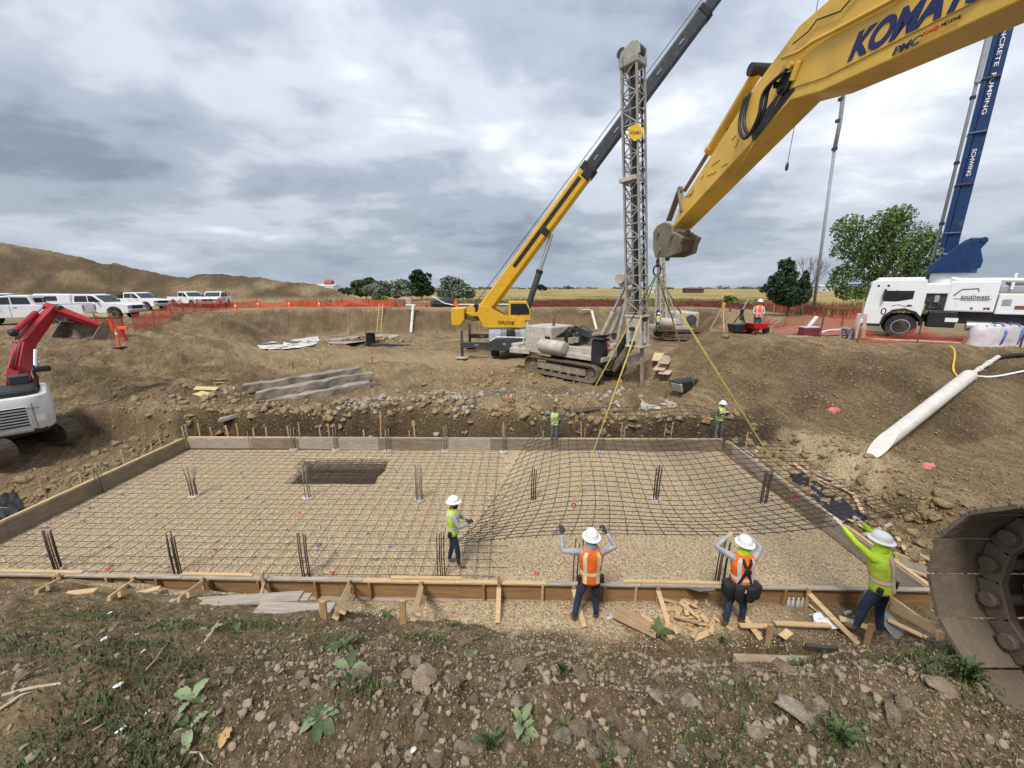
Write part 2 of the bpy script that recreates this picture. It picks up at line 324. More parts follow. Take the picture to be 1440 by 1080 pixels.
    def obj(s, name, mats, parent=None, smooth=None, bevel=0, **kw):
        o = bpy.data.objects.new(name, s.mesh(name, mats, smooth)); COL.objects.link(o)
        if parent is not None: o.parent = parent
        if bevel:
            b = o.modifiers.new('bevel', 'BEVEL'); b.width = bevel; b.segments = 1 if bevel < .012 else 2; b.limit_method = 'ANGLE'; b.angle_limit = R(40)
        for k, q in kw.items(): o[k] = q
        return o
def tag(o, label, cat, group=None):
    o['label'] = label; o['category'] = cat
    if group: o['group'] = group
    return o
def T(name, label, cat, loc=(0, 0, 0), rz=0, group=None, rot=None):
    o = bpy.data.objects.new(name, None); COL.objects.link(o); o.empty_display_size = .2
    o.location = loc; o.rotation_euler = rot if rot else (0, 0, rz); return tag(o, label, cat, group)
def dup(o, parent=None, top=True):
    c = o.copy(); COL.objects.link(c); c.parent = parent
    for ch in list(o.children): dup(ch, c)
    return c
def np_mesh(name, V, F, mats, smooth=False, mi=None):
    me = bpy.data.meshes.new(name); V = np.asarray(V, np.float32); F = np.asarray(F, np.int32); k = F.shape[1]
    me.vertices.add(len(V)); me.vertices.foreach_set('co', V.ravel()); me.loops.add(F.size); me.loops.foreach_set('vertex_index', F.ravel())
    me.polygons.add(len(F)); me.polygons.foreach_set('loop_start', np.arange(0, F.size, k, dtype=np.int32))
    for q in (mats if isinstance(mats, (list, tuple)) else [mats]): me.materials.append(q)
    if mi is not None: me.polygons.foreach_set('material_index', np.asarray(mi, np.int32))
    if smooth: me.polygons.foreach_set('use_smooth', np.ones(len(F), bool))
    me.update(calc_edges=True); return me
def link(name, me, parent=None, **kw):
    o = bpy.data.objects.new(name, me); COL.objects.link(o)
    if parent is not None: o.parent = parent
    for k, q in kw.items(): o[k] = q
    return o
def text_part(name, s, size, M_, material, parent, depth=.004, shear=0, bold=0, squash=1):
    cu = bpy.data.curves.new(name, 'FONT'); cu.body = s; cu.size = size; cu.shear = shear; cu.offset = bold; cu.extrude = depth; cu.align_x = 'CENTER'; cu.align_y = 'CENTER'
    t = bpy.data.objects.new(name, cu); COL.objects.link(t); bpy.context.view_layer.update()
    me = bpy.data.meshes.new_from_object(t.evaluated_get(bpy.context.evaluated_depsgraph_get())); bpy.data.objects.remove(t)
    me.transform(Matrix.Diagonal((squash, 1, 1, 1))); me.materials.clear(); me.materials.append(material)
    o = link(name, me, parent); o.matrix_local = M_; return o
def frame(o, x, y):    # matrix from an origin and the reading and up directions of a surface
    x = Vector(x).normalized(); y = Vector(y).normalized(); z = x.cross(y).normalized(); y = z.cross(x)
    m = Matrix((x, y, z)).transposed().to_4x4(); m.translation = Vector(o); return m
# ------------------------------------------------------------------ ground sheet
def make_ground():
    ys = np.concatenate([np.linspace(-8, .7, 18, endpoint=False), np.linspace(.7, 6.4, 215, endpoint=False), np.linspace(6.4, 13.6, 50, endpoint=False),
                         np.linspace(13.6, 24, 125, endpoint=False), np.linspace(24, 50, 150, endpoint=False), np.linspace(50, 100, 70, endpoint=False), np.geomspace(100, 9000, 40)])
    s = np.linspace(-1.68, 1.68, 581)
    Y, S = np.meshgrid(ys, s, indexing='ij'); X = S*(np.maximum(Y, .7)+2.1)
    Z = ground_z(X, Y)
    ins = (X > SLAB_X0-.02) & (X < SLAB_X1+.02) & (Y > SLAB_Y0-.02) & (Y < SLAB_Y1+.02)
    Z = np.where(ins, np.minimum(Z, -.12), Z)
    hole = (X > -7.9) & (X < -3.9) & (Y > 10.6) & (Y < 13.5)
    Z = np.where(hole, -1.0, Z)
    d, sl_ = rim_dist(X, Y)
    n = fbm(X*.5, Y*.5, 91, 4)
    grav = np.clip(sstep(-9.5, -6, X)*sstep(5.35+.25*n, 5.7+.25*n, Y+.12*sstep(3.5, 6, X))*sstep(6.5, 6.3, Y)*sstep(6.5+n, 3+n, X), 0, 1)
    grav = np.maximum(grav, np.clip(1.5*bell(X, Y, 9.9, 11.0, 1.5, 1.9)-.25+.5*n, 0, .85)*(Y > 7.5)*(X > 8))
    veg = sstep(51.5, 56, Y+2.5*n-.10*np.clip(X-10, 0, 60)*0)*np.where(X < -24, sstep(90, 100, Y), 1)
    veg = np.maximum(veg, sstep(24, 31, Y+2*n)*sstep(27.5, 30, X)*(d < -2))
    veg = np.maximum(veg, .11*sstep(6.2, 5, Y)*sstep(-.02, .30, fbm(X*.55+3, Y*.8, 95, 4)+.14*sstep(-1, -5, X)-.05)*(Y < 6.2))
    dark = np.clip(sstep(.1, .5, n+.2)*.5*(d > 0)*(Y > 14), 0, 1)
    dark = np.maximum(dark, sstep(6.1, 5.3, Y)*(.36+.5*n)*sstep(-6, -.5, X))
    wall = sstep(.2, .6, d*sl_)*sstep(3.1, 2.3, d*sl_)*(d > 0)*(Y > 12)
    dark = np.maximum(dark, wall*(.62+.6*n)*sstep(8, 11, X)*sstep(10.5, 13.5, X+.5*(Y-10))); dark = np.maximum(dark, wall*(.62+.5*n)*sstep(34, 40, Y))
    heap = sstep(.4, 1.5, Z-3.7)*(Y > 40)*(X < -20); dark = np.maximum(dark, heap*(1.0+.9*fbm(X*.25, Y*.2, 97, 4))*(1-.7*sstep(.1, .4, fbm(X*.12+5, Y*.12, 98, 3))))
    dark = np.maximum(dark, 0.8*np.clip(1.6*bell(X, Y, -17, 19, 7, 4.5), 0, 1)*sstep(-.45, .15, n)); dark = np.maximum(dark, 1.0*sstep(-14.5, -12.8, X)*sstep(11.5, 10, X)*sstep(13.5, 13.8, Y)*sstep(15.5, 14.6, Y+.6*n)); dark = np.maximum(dark, .9*bell(X, Y, -24, 34.5, 3.5, 2)); dark = np.maximum(dark, .8*bell(X, Y, -20, 22, 6, 4)*sstep(-.3, .3, n)); dark = np.maximum(dark, .5*bell(X, Y, 3, 21, 8, 3)*sstep(-.1, .3, n))  # dark soil patches; the rear cut strip paints its shade into the colour
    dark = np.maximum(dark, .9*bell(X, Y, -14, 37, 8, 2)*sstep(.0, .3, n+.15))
    sand = np.clip(.75*bell(X, Y, -1.5, 16, 3.2, 1.3)+.5*bell(X, Y, -15, 15.6, 3.5, 1.1)+.85*bell(X, Y, -5, 27.5, 12, 3.2)+.35*bell(X, Y, -18, 31, 9, 1.5)+.4*sstep(4.5, 6, Y)*sstep(6.4, 6, Y)*sstep(-6, -9, X), 0, 1)
    sand = np.maximum(sand, .30*(d < 0)*(Y > 10)*(Y < 60)*(1-np.clip(heap*2, 0, 1))); sand = np.maximum(sand, .4*sstep(6, 5, Y)*sstep(-2, -6, X)*sstep(.0, .4, -n+.2))
    V = np.stack([X, Y, Z], -1).reshape(-1, 3); a, b = X.shape
    i = np.arange(a*b).reshape(a, b); F = np.stack([i[:-1, :-1], i[:-1, 1:], i[1:, 1:], i[1:, :-1]], -1).reshape(-1, 4)
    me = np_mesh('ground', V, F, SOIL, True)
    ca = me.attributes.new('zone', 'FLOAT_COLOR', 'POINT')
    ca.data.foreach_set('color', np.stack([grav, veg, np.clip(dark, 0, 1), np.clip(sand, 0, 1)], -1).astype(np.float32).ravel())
    link('ground', me, kind='structure')
make_ground()
def make_gravel():
    xs = np.linspace(SLAB_X0, SLAB_X1, 410); ys = np.linspace(SLAB_Y0, SLAB_Y1, 170); X, Y = np.meshgrid(xs, ys); n = fbm(X*1.2, Y*1.2, 101, 3)
    Z = .02*n+.012*gnoise(X*5, Y*5, 103)
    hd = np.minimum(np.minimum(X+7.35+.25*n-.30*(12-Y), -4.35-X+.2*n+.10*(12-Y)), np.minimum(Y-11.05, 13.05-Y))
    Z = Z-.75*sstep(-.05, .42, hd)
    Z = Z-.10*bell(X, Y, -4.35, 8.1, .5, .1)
    V = np.stack([X, Y, Z], -1).reshape(-1, 3); a, b = X.shape; i = np.arange(a*b).reshape(a, b)
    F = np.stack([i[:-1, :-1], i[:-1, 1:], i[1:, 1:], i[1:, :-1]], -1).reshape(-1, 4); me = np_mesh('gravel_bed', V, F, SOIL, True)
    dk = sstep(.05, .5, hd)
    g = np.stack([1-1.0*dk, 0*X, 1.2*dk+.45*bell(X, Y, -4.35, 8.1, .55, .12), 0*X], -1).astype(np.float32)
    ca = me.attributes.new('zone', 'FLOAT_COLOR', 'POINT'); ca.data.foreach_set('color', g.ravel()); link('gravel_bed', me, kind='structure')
make_gravel()
# ------------------------------------------------------------------ formwork
WOODN = mat('new_lumber', (.56, .39, .21), .75, var=.22, scale=3, stretch=(1.2, 14, 14), bump=.25, bscale=6, dirt=.12, dcol=(.30, .21, .12))
WOODG = mat('grey_lumber', (.36, .31, .25), .85, var=.28, scale=3, stretch=(1, 12, 12), bump=.3, bscale=6, dirt=.25, dcol=(.24, .19, .13))
WOODS = mat('stake_lumber', (.46, .30, .15), .8, var=.25, scale=4, stretch=(6, 6, 1.2), bump=.25, bscale=6, dirt=.2)
PLY = mat('form_plywood', (.31, .185, .085), .7, var=.25, scale=2.2, stretch=(.7, 3, 7), bump=.15, bscale=5, dirt=.22, dcol=(.22, .15, .09))
PLYI = mat('weathered_form_board', (.235, .19, .135), .85, var=.3, scale=2.5, stretch=(1, 1, 6), bump=.25, bscale=5, dirt=.4, dcol=(.17, .13, .09))
def yf(x): return 6.35-.0232*x
def yb(x): return 13.6-.010*x
def board_part(p0, p1, w_, h, m, par, name='board', up=(0, 0, 1), bev=.004):
    return MB().beam(p0, p1, w_, h, up).obj(name, m, par, bevel=bev)
FF = T('front_form', 'long plywood wall form with studs and flat top plate nearest the dirt bank', 'formwork', (0, yf(0), 0), math.atan(-.0232))
x = -13.2; k = 0
while x < 8.0:
    L_ = min(2.44, 8.05-x)
    MB().box((x+L_/2, .011, .225), (L_-.004, .019, .40)).obj('form_panel', PLY, FF)
    x += 2.44
for nm, z0, z1, col in (('top_plate', .425, .465, 1), ('bottom_plate', -.02, .022, 0)):
    x = -13.2; i = 0
    while x < 8.2:
        L_ = min(random.choice((1.8, 2.44, 3.05)), 8.25-x)
        mm = (WOODG if random.random() < .62 else WOODN) if col else WOODG
        MB().box((x+L_/2, -.032, (z0+z1)/2+random.uniform(-.003, .003)), (L_-.006, .094, .040)).obj(nm, mm, FF, bevel=.004); x += L_; i += 1
for (p0, p1) in ((-12, 110), (250, 350), (547, 648), (880, 1050)):   # loose new strips lying along the top plate
    a = at_height(p0, 806+.024*p0, .48); b_ = at_height(p1, 806+.024*p1, .48)
    MB().box(((a.x+b_.x)/2, .018, .482), (abs(b_.x-a.x), .07, .03), (0, 0, random.uniform(-.006, .006))).obj('top_strip', WOODN, FF, bevel=.003)
for px in (60, 137, 210, 286, 358, 440, 518, 680, 763, 850, 893, 1098, 1205):
    MB().box((at_height(px, 838, .2).x, -.042, .223), (.045, .086, .402)).obj('stud', WOODN if px % 2 else PLY, FF, bevel=.004)
BR = [(78, 800, 52, 836), (181, 803, 154, 845), (278, 806, 252, 846), (380, 790, 366, 840), (485, 814, 472, 872), (590, 812, 581, 874), (702, 800, 700, 878), (812, 835, 822, 884), (931, 822, 940, 882),
      (1046, 848, 1070, 902), (1152, 830, 1207, 908), (1262, 830, 1322, 902)]
for i, (ax, ay, bx, by) in enumerate(BR):
    X0 = at_height(ax, ay+18, .42).x; g = on_ground(bx, by); e = Vector((g.x, min(g.y, yf(X0)-.55), 0)); e.z = gz(e.x, e.y)+.03
    top = Vector((X0, yf(X0)-.11, .40)); inv = FF.matrix_basis.inverted()
    inv = (Matrix.Translation(FF.location) @ Matrix.Rotation(FF.rotation_euler.z, 4, 'Z')).inverted()
    board_part(inv @ top, inv @ e, .088, .040, WOODN, FF, 'brace', up=(0, -1, .5))
    if i not in (6, 7, 8): board_part(inv @ Vector((X0+.06, yf(X0)-.11, .16)), inv @ (e+Vector((.05, .1, -.01))), .085, .038, WOODN if i % 3 else WOODG, FF, 'kicker', up=(0, -1, .5))
    hz = {3: .66, 6: .68, 1: .5, 0: .56, 9: .44}.get(i, .52)
    board_part((inv @ Vector((X0, yf(X0)-.115, -.2))), (inv @ Vector((X0, yf(X0)-.115, hz))), .06, .045, WOODS, FF, 'upright', up=(0, 1, 0))
    if i in (4, 5, 9, 10, 11):
        s_ = e+Vector((-.13 if i < 9 else .08, -.05, 0)); zz = {10: .46, 9: .36, 4: .3, 5: .36, 11: .22}[i]
        board_part(inv @ (s_-Vector((0, 0, .25))), inv @ (s_+Vector((.01, .02, zz))), .085, .04, WOODS, FF, 'stake', up=(0, 1, 0))
def side_form(name, label, a, b_, inner, rz_name):
    t = T(name, label, 'formwork', (a[0], a[1], 0), math.atan2(b_[1]-a[1], b_[0]-a[0])); L_ = math.hypot(b_[0]-a[0], b_[1]-a[1]); x = 0
    while x < L_-.05:
        l = min(random.choice((1.83, 2.44, 2.44, 3.05)), L_-x)
        MB().box((x+l/2, inner*.02, .22+random.uniform(-.008, .008)), (l-.005, .04, .46)).obj('form_board', PLYI if random.random() < .8 else WOODG, t, bevel=.004)
        MB().box((x+l/2+random.uniform(-.02, .02), inner*.075, .466), (l-.01, .09, .035)).obj('top_plate', WOODN if random.random() < .55 else WOODG, t, bevel=.004); x += l
    for q in range(1, int(L_/1.2)+1): MB().box((q*1.2-.5, inner*.075, .21), (.04, .07, .46)).obj('stud', WOODG, t)
    return t
side_form('rear_form', 'long weathered board form along the far edge of the gravel slab', (-12.4, yb(-12.4)), (7.95, yb(7.95)), 1, 'rear')
side_form('left_form', 'board form along the left edge of the gravel slab beside the small excavator', (-12.42, 6.5), (-12.42, 13.68), 1, 'left')
side_form('right_form', 'board form along the right edge of the gravel slab at the foot of the bank', (7.93, 6.22), (7.97, 13.46), -1, 'right')
STK = [(55, 657, 0), (110, 668, 0), (172, 633, 0), (210, 623, 0), (221, 607, 0), (257, 599, 1), (277, 595, 1), (297, 600, 1), (319, 598, 1), (332, 595, 1), (355, 602, 1), (372, 600, 1), (404, 599, 1), (418, 595, 1), (450, 599, 1), (461, 596, 1),
       (512, 605, 1), (531, 579, 1), (576, 605, 1), (582, 592, 1), (708, 593, 1), (763, 604, 1), (820, 593, 1), (823, 601, 1), (875, 594, 1), (880, 602, 1), (935, 597, 1), (944, 594, 1), (1007, 611, 1), (1053, 609, 2), (1093, 631, 2), (1121, 685, 2), (1144, 673, 2), (1243, 742, 2), (1264, 778, 2)]
NTH = 'first second third fourth fifth sixth seventh eighth ninth tenth eleventh twelfth thirteenth fourteenth fifteenth sixteenth seventeenth eighteenth nineteenth twentieth twenty-first twenty-second twenty-third twenty-fourth twenty-fifth'.split()
cnt = [0, 0, 0]
for px, py, side in STK:
    r = ray(px, py)
    if side == 1: p = at_depth(px, py, yb((px-720)/41)+.22)
    else:
        X = -12.75 if side == 0 else 8.28+.25*random.random(); t = X/r[0]; p = Vector((X, r[1]*t, CAMZ+r[2]*t))
    h = p.z+.25; o = MB().box((0, 0, h/2), (.05, .038, h)).obj('stake', WOODS if random.random() < .8 else WOODN, None, bevel=.003)
    o.location = (p.x, p.y, -.25); o.rotation_euler = (random.uniform(-.05, .05), random.uniform(-.06, .06), random.uniform(-.6, .6))
    cnt[side] += 1; tag(o, NTH[cnt[side]-1]+[' wooden stake from the front outside the left form', ' wooden stake from the left behind the rear form', ' wooden stake from the far end beside the right form'][side], 'stake', ['stakes by the left form', 'stakes behind the rear form', 'stakes by the right form'][side])
# ------------------------------------------------------------------ reinforcing steel
STEEL = mat('dark_rebar', (.05, .046, .047), .6, .5, var=.3, scale=9)
STEELR = mat('rusty_rebar', (.115, .085, .065), .75, .3, var=.35, scale=7)
STEELG = mat('grey_rebar', (.24, .22, .195), .65, .3, var=.3, scale=7)
RM = T('rebar_mat', 'flat rebar mat tied over the left part of the gravel slab', 'rebar mat', (-6.3, 10, .085))
def barmesh(nm, L_, axis, ext):
    k = 14; pts = [((i/k-.5)*L_, 0, .006*math.sin(i*1.7)) if axis == 'x' else (0, (i/k-.5)*L_, .006*math.sin(i*1.3)) for i in range(k+1)]
    return MB().tube(pts, .0062, 5).mesh(nm, STEEL, 180)
bx = [barmesh('bar', 11.7+.15*i, 'x', 0) for i in range(3)]; by = [barmesh('bar', 6.85, 'y', 0) for i in range(2)]
y = 6.75; i = 0
while y < 13.45:
    o = link('bar', bx[i % 3], RM); o.location = (.12*(i % 3)+random.uniform(-.1, .1), y-10, .02+random.uniform(-.012, .012)); o.rotation_euler = (0, random.uniform(-.002, .002), random.uniform(-.004, .004)-.015); y += .245; i += 1
x = -12.2
while x < -.35:
    o = link('bar', by[i % 2], RM); o.location = (x+6.3, random.uniform(-.06, .06)+.012*-(x+6), random.uniform(-.012, .012)); o.rotation_euler = (random.uniform(-.002, .002), 0, random.uniform(-.007, .007)); x += .30; i += 1
GRID = [(0, [(637, 766, 6.9), (790, 752, 6.12), (1010, 753, 6.05), (1185, 738, 6.15), (1285, 719, 6.5)]),
        (.24, [(664, 738, 8.0), (828, 712, 7.4), (960, 718, 7.6), (1109, 700, 7.4), (1225, 690, 8.0)]),
        (.58, [(700, 670, 10.4), (815, 645, 10.2), (930, 650, 10.2), (1050, 640, 10.2), (1140, 640, 10.4)]),
        (.84, [(736, 617, 12.2), (802, 600, 12.2), (893, 601, 12.3), (985, 593, 12.3), (1062, 605, 12.2)]),
        (1, [(766, 591, 13.7), (820, 575, 13.8), (900, 573, 13.8), (985, 572, 13.8), (1050, 591, 13.6)])]
def spl(xs, ys, t):    # natural cubic through the points
    n = len(xs); h = np.diff(xs); A = np.eye(n); B = np.zeros((n,)+ys.shape[1:])
    for i in range(1, n-1):
        A[i, i-1] = h[i-1]; A[i, i] = 2*(h[i-1]+h[i]); A[i, i+1] = h[i]; B[i] = 6*((ys[i+1]-ys[i])/h[i]-(ys[i]-ys[i-1])/h[i-1])
    m = np.linalg.solve(A, B.reshape(n, -1)).reshape(B.shape); k = np.clip(np.searchsorted(xs, t)-1, 0, n-2)
    a = (xs[k+1]-t)/h[k]; b = 1-a
    return a*ys[k]+b*ys[k+1]+((a**3-a)*m[k]+(b**3-b)*m[k+1])*h[k]**2/6
_gu = np.array([0, .25, .53, .82, 1]); _gv = np.array([g[0] for g in GRID]); _gp = np.array([[tuple(at_depth(*q)) for q in g[1]] for g in GRID])
def mat_pt(u, v): return Vector(spl(_gv, np.array([spl(_gu, _gp[i], u) for i in range(5)]), v))
_x0 = ((-1.2, .36, 6.9), (.9, .20, 6.1), (3.65, .15, 6.05), (5.95, .12, 6.15), (7.6, .13, 6.5))
for i in range(5):
    for j in range(5): a, k, y0 = _x0[j]; _gp[i, j, 0] = .35*_gp[i, j, 0]+.65*(a+k*(_gp[i, j, 1]-y0))
DM = T('recess_rebar', 'dense rusty rebar layers inside the dug recess at the back left of the slab', 'rebar mat', (-5.85, 12.05, -.12))
dbx = MB().tube([(-1.75, 0, 0), (0, 0, .01), (1.75, 0, 0)], .012, 5).mesh('bar', STEELR, 180); dby = MB().tube([(0, -1.2, 0), (0, 0, .01), (0, 1.2, 0)], .012, 5).mesh('bar', STEELR, 180)
for lay in range(3):
    for q in np.linspace(-1.1, 1.1, 15): o = link('bar', dbx, DM); o.location = (random.uniform(-.4, .4), q+.05*lay+random.uniform(-.05, .05), -.14*lay)
    for q in np.linspace(-1.6, 1.6, 9): o = link('bar', dby, DM); o.location = (q+random.uniform(-.06, .06), random.uniform(-.2, .2), -.14*lay-.025)
LM = T('lifted_rebar_mat', 'sagging rebar mat hanging from four yellow slings over the right of the slab', 'rebar mat', tuple(mat_pt(.5, .5)))
org = LM.location.copy()
for v in np.linspace(0, 1, 30): MB().tube([mat_pt(u, v)-org+Vector((0, 0, .01)) for u in np.linspace(-.01, 1.02, 21)], .0078, 5).obj('bar', STEEL, LM, 180)
for u in np.linspace(0.0, 1, 31): MB().tube([mat_pt(u, v)-org-Vector((0, 0, .01)) for v in np.linspace(-.008, 1.01, 19)], .0078, 5).obj('bar', STEEL, LM, 180)
# dowel clusters rising from the piers
CLUS = [(82, 800, 745, 5, .05, 0), (250, 806, 752, 5, .05, 0), (431, 811, 750, 6, .05, 0), (273, 697, 655, 7, .06, .16), (433, 700, 655, 5, .05, 0), (590, 703, 655, 6, .06, .01), (750, 701, 660, 6, .045, 0), (922, 702, 656, 6, .05, .02), (1073, 709, 660, 6, .06, .01),
        (621, 813, 750, 4, .05, 0), (811, 822, 757, 3, .06, 0), (1011, 824, 760, 5, .06, 0), (144, 692, 653, 4, .06, .02), (355, 631, 604, 2, .05, .05), (413, 632, 602, 3, .05, .02), (472, 633, 600, 3, .04, 0), (545, 634, 603, 3, .05, 0), (626, 634, 598, 3, .04, 0), (708, 635, 598, 3, .04, 0), (844, 636, 600, 3, .06, 0)]
PC = mat('pier_concrete', (.52, .48, .42), .9, var=.2, scale=8, bump=.4, bscale=25)
WHERE = ['at the left end of the slab behind the first stud', 'behind the front form second from left', 'behind the front form beside a small dug patch', 'splayed outward on the left of the slab', 'in front of the dark recess', 'right of the dark recess', 'under the left edge of the lifted mat', 'under the middle of the lifted mat', 'at the right form under the mat',
         'beside the lone worker on the left', 'beside the worker in plain orange vest', 'beside the worker with the tool belt', 'against the left form', 'leaning at the rear form far left', 'before the rear form behind the splayed dowels', 'before the rear form behind the dark recess', 'before the rear form at the right of the recess', 'before the rear form left of the blue shirt worker', 'before the rear form just left of the blue shirt worker', 'before the rear form right of the blue shirt worker']
for i, (px, yb_, yt, n, r, spread) in enumerate(CLUS):
    b_ = at_height(px, yb_, .02); t_ = at_depth(px, yt, b_.y); h = t_.z
    t = T('rebar_dowels', 'cluster of upright rebar dowels '+WHERE[i], 'rebar dowels', tuple(b_), group='rebar dowel clusters on the slab')
    for k in range(n):
        a = 2*math.pi*k/n+.4; dx, dy = r*math.cos(a)*1.5, r*math.sin(a); q = spread*2.0
        pts = [(dx, dy, -.05), (dx*(1+.3*q), dy, h*.5), (dx*(1+q*4)+.02, dy*(1+q), h*random.uniform(.9, 1.04))]
        MB().tube(pts, .0125, 6).obj('bar', (STEELG if i in (3, 4, 5, 13, 14, 15, 16, 17, 18, 19, 12) else STEELR) if i not in (6, 7) else STEEL, t, 180)
    if 2 < i < 9 and i != 6 or i > 13:
        MB().lathe([(.03, -.03), (.15, -.03), (.155, .018), (.12, .026), (.03, .027)], (0, 0, 0), n=14).obj('pier_cap', PC, t)
o = MB().box((0, 0, .45), (.09, .09, .9)).obj('steel_post', STEELG, None, bevel=.006); p = at_height(268, 628, 0); o.location = p; tag(o, 'dark square steel post at the far left corner of the forms', 'post')
# spacer blocks on bits of plywood, flags, litter on the gravel
BLK = mat('spacer_concrete', (.42, .41, .39), .9, var=.2, scale=12); CHIP = mat('plywood_chip', (.60, .45, .24), .8, var=.2, scale=10)
SP = [(785, 790), (865, 792), (930, 793), (782, 749), (1088, 792), (1163, 796), (1110, 755), (845, 716), (895, 720), (865, 750), (980, 752), (1030, 690), (1130, 740), (960, 700), (1000, 660), (1075, 655), (820, 690), (800, 655), (870, 680), (1015, 720), (940, 735), (905, 660), (1045, 760), (770, 720), (835, 660), (725, 650), (690, 700)]
for i, (px, py) in enumerate(SP):
    p = at_height(px, py, .015); t = T('spacer_block', 'small grey concrete spacer block on a plywood chip on the bare gravel', 'spacer block', tuple(p), random.uniform(0, 3), 'spacer blocks on the gravel')
    MB().box((0, 0, .055), (.075, .075, .085)).obj('block', BLK, t, bevel=.006)
    if i % 4 != 3: MB().box((0, 0, .006), (.16, .15, .011), (0, 0, random.uniform(-.5, .5))).obj('plywood_chip', CHIP, t)
sb = MB().prism([(-.05, -.04), (.05, -.04), (.035, .04), (-.035, .04)], -.03, .03).mesh('spacer_block', BLK)
for i in range(48):
    px, py = random.uniform(60, 700), random.uniform(640, 800); p = at_height(px, py, .03)
    if not (-12 < p.x < -.5) or (-7.6 < p.x < -4.2 and p.y > 10.8): continue
    o = link('spacer_block', sb); o.location = p; o.rotation_euler = (0, 0, random.uniform(0, 3)); tag(o, 'small grey concrete spacer under the flat rebar mat', 'spacer block', 'spacers under the flat mat')
FLG = mat('red_flag', (.75, .07, .04), .6, var=.15); WLIT = mat('white_litter', (.72, .72, .72), .6, var=.1)
for i, (px, py, lab) in enumerate(((302, 775, 'small red flag on the gravel in the middle left of the slab'), (466, 807, 'small red flag on the gravel near the front form'), (755, 808, 'small red flag on the bare gravel right of the mat edge'), (150, 803, 'red flag draped over the front top plate'), (413, 835, 'red flag lying outside the front form'), (420, 722, 'orange red flag near the centre dowels'))):
    p = at_height(px, py, .03 if i != 3 else .5); m_ = MB()
    n_ = 5; m_.loft([[Vector((-.09+.18*k/4, .05*math.sin(k*1.9)+j*.05, .02+.05*j+.02*math.cos(k*2.1))) for j in (0, 1)] + [Vector((-.09+.18*k/4, .05*math.sin(k*1.9)+j*.05+.004, .026+.05*j+.02*math.cos(k*2.1))) for j in (1, 0)] for k in range(5)])
    o = m_.obj('flag', FLG, None); o.location = p; o.scale = (.5, .55, .5); tag(o, lab, 'flag')
# ------------------------------------------------------------------ timber lying about in the front trench
def lie(name, px, py, L_, w_, h, ang, m, label, cat, tilt=0, roll=0, grp=None, dz=0, world=None):
    p = world if world is not None else (at_height(px, py, .17) if px > 1040 and 815 < py < 930 else on_ground(px, py)); o = MB().box((0, 0, h/2), (L_, w_, h)).obj(name, m, None, bevel=min(.006, h*.2))
    o.location = (p[0], p[1], p[2]+dz); o.rotation_euler = (roll, tilt, R(ang)); tag(o, label, cat, grp); return o
lie('plank', 330, 848, 2.0, .20, .045, 3, WOODG, 'long grey plank lying at the bank foot left of centre', 'plank', dz=.02, tilt=-.03)
lie('plank', 400, 846, .95, .18, .04, 1, WOODG, 'short grey plank on top of the long grey plank', 'plank', dz=.07)
lie('plank', 415, 860, 1.1, .2, .05, -1, WOODG, 'weathered plank just in front of the two grey planks', 'plank', dz=.02)
lie('plank', 205, 834, .4, .10, .03, 25, WOODN, 'short new board lying under the second brace', 'board', dz=.02)
lie('plank', 115, 836, .4, .1, .04, 10, WOODN, 'little new board in the grass by the first brace', 'board', dz=.02)
lie('sheet_panel', 968, 842, .95, .36, .02, 108, PLYI, 'dark plywood panel leaning on the front form over the scrap pile', 'panel', tilt=.55, roll=.15, dz=.28)
lie('sheet_panel', 893, 878, .75, .34, .02, -28, mat('brown_plywood', (.36, .24, .13), .8, var=.2, stretch=(1, 6, 1)), 'brown plywood offcut lying left of the leafy plant', 'panel', tilt=.12, dz=.07)
lie('plank', 1128, 880, .95, .09, .04, -3, WOODN, 'new stud lying flat right of the tool belt worker', 'board', dz=.01)
lie('plank', 1060, 882, .5, .09, .04, -2, WOODN, 'short stud at the feet of the tool belt worker', 'board', dz=.01)
lie('plank', 1105, 893, .25, .12, .02, 30, CHIP, 'small plywood scrap in front of the flat stud', 'board', dz=.01)
lie('plank', 1155, 912, .5, .07, .05, -6, mat('black_plank', (.07, .065, .06), .7), 'black plank lying before the yellow shirted worker', 'plank', dz=.01)
lie('plank', 1215, 918, .14, .12, .09, 10, WOODN, 'cut block of lumber at the foot of a stake', 'block', dz=.0)
lie('plank', 1278, 888, .55, .11, .03, -50, WOODN, 'new board lying by the grey lid under the last brace', 'board', dz=.02)
lie('plank', 1306, 912, .45, .09, .03, -20, WOODN, 'thin board lying under the end of the last brace', 'board', dz=.02)
lie('plank', 1200, 877, .4, .14, .02, -30, CHIP, 'plywood scrap behind the boots of the yellow shirted worker', 'board', dz=.01)
lie('timber', 0, 0, 2.9, .16, .09, -2, mat('muddy_timber', (.43, .33, .21), .9, var=.3, scale=2, stretch=(1, 6, 6), dirt=.45), 'muddy timber half buried along the right bank crest', 'timber', dz=-.02, world=at_height(1165, 934, .22))
lie('plank', 1268, 770, .75, .09, .04, 60, WOODN, 'new board at the corner beyond the yellow shirted worker', 'board', dz=.04)
o = MB().lathe([(.02, 0), (.17, 0), (.18, .02), (.14, .03), (.02, .032)], n=14).obj('round_cover', mat('grey_rubber', (.22, .23, .24), .6), None); o.location = on_ground(1255, 886)+Vector((0, 0, .05)); o.rotation_euler = (.5, .2, 0); o.scale = (1, 1.4, 1); tag(o, 'round grey rubber lid lying beside a new board', 'lid')
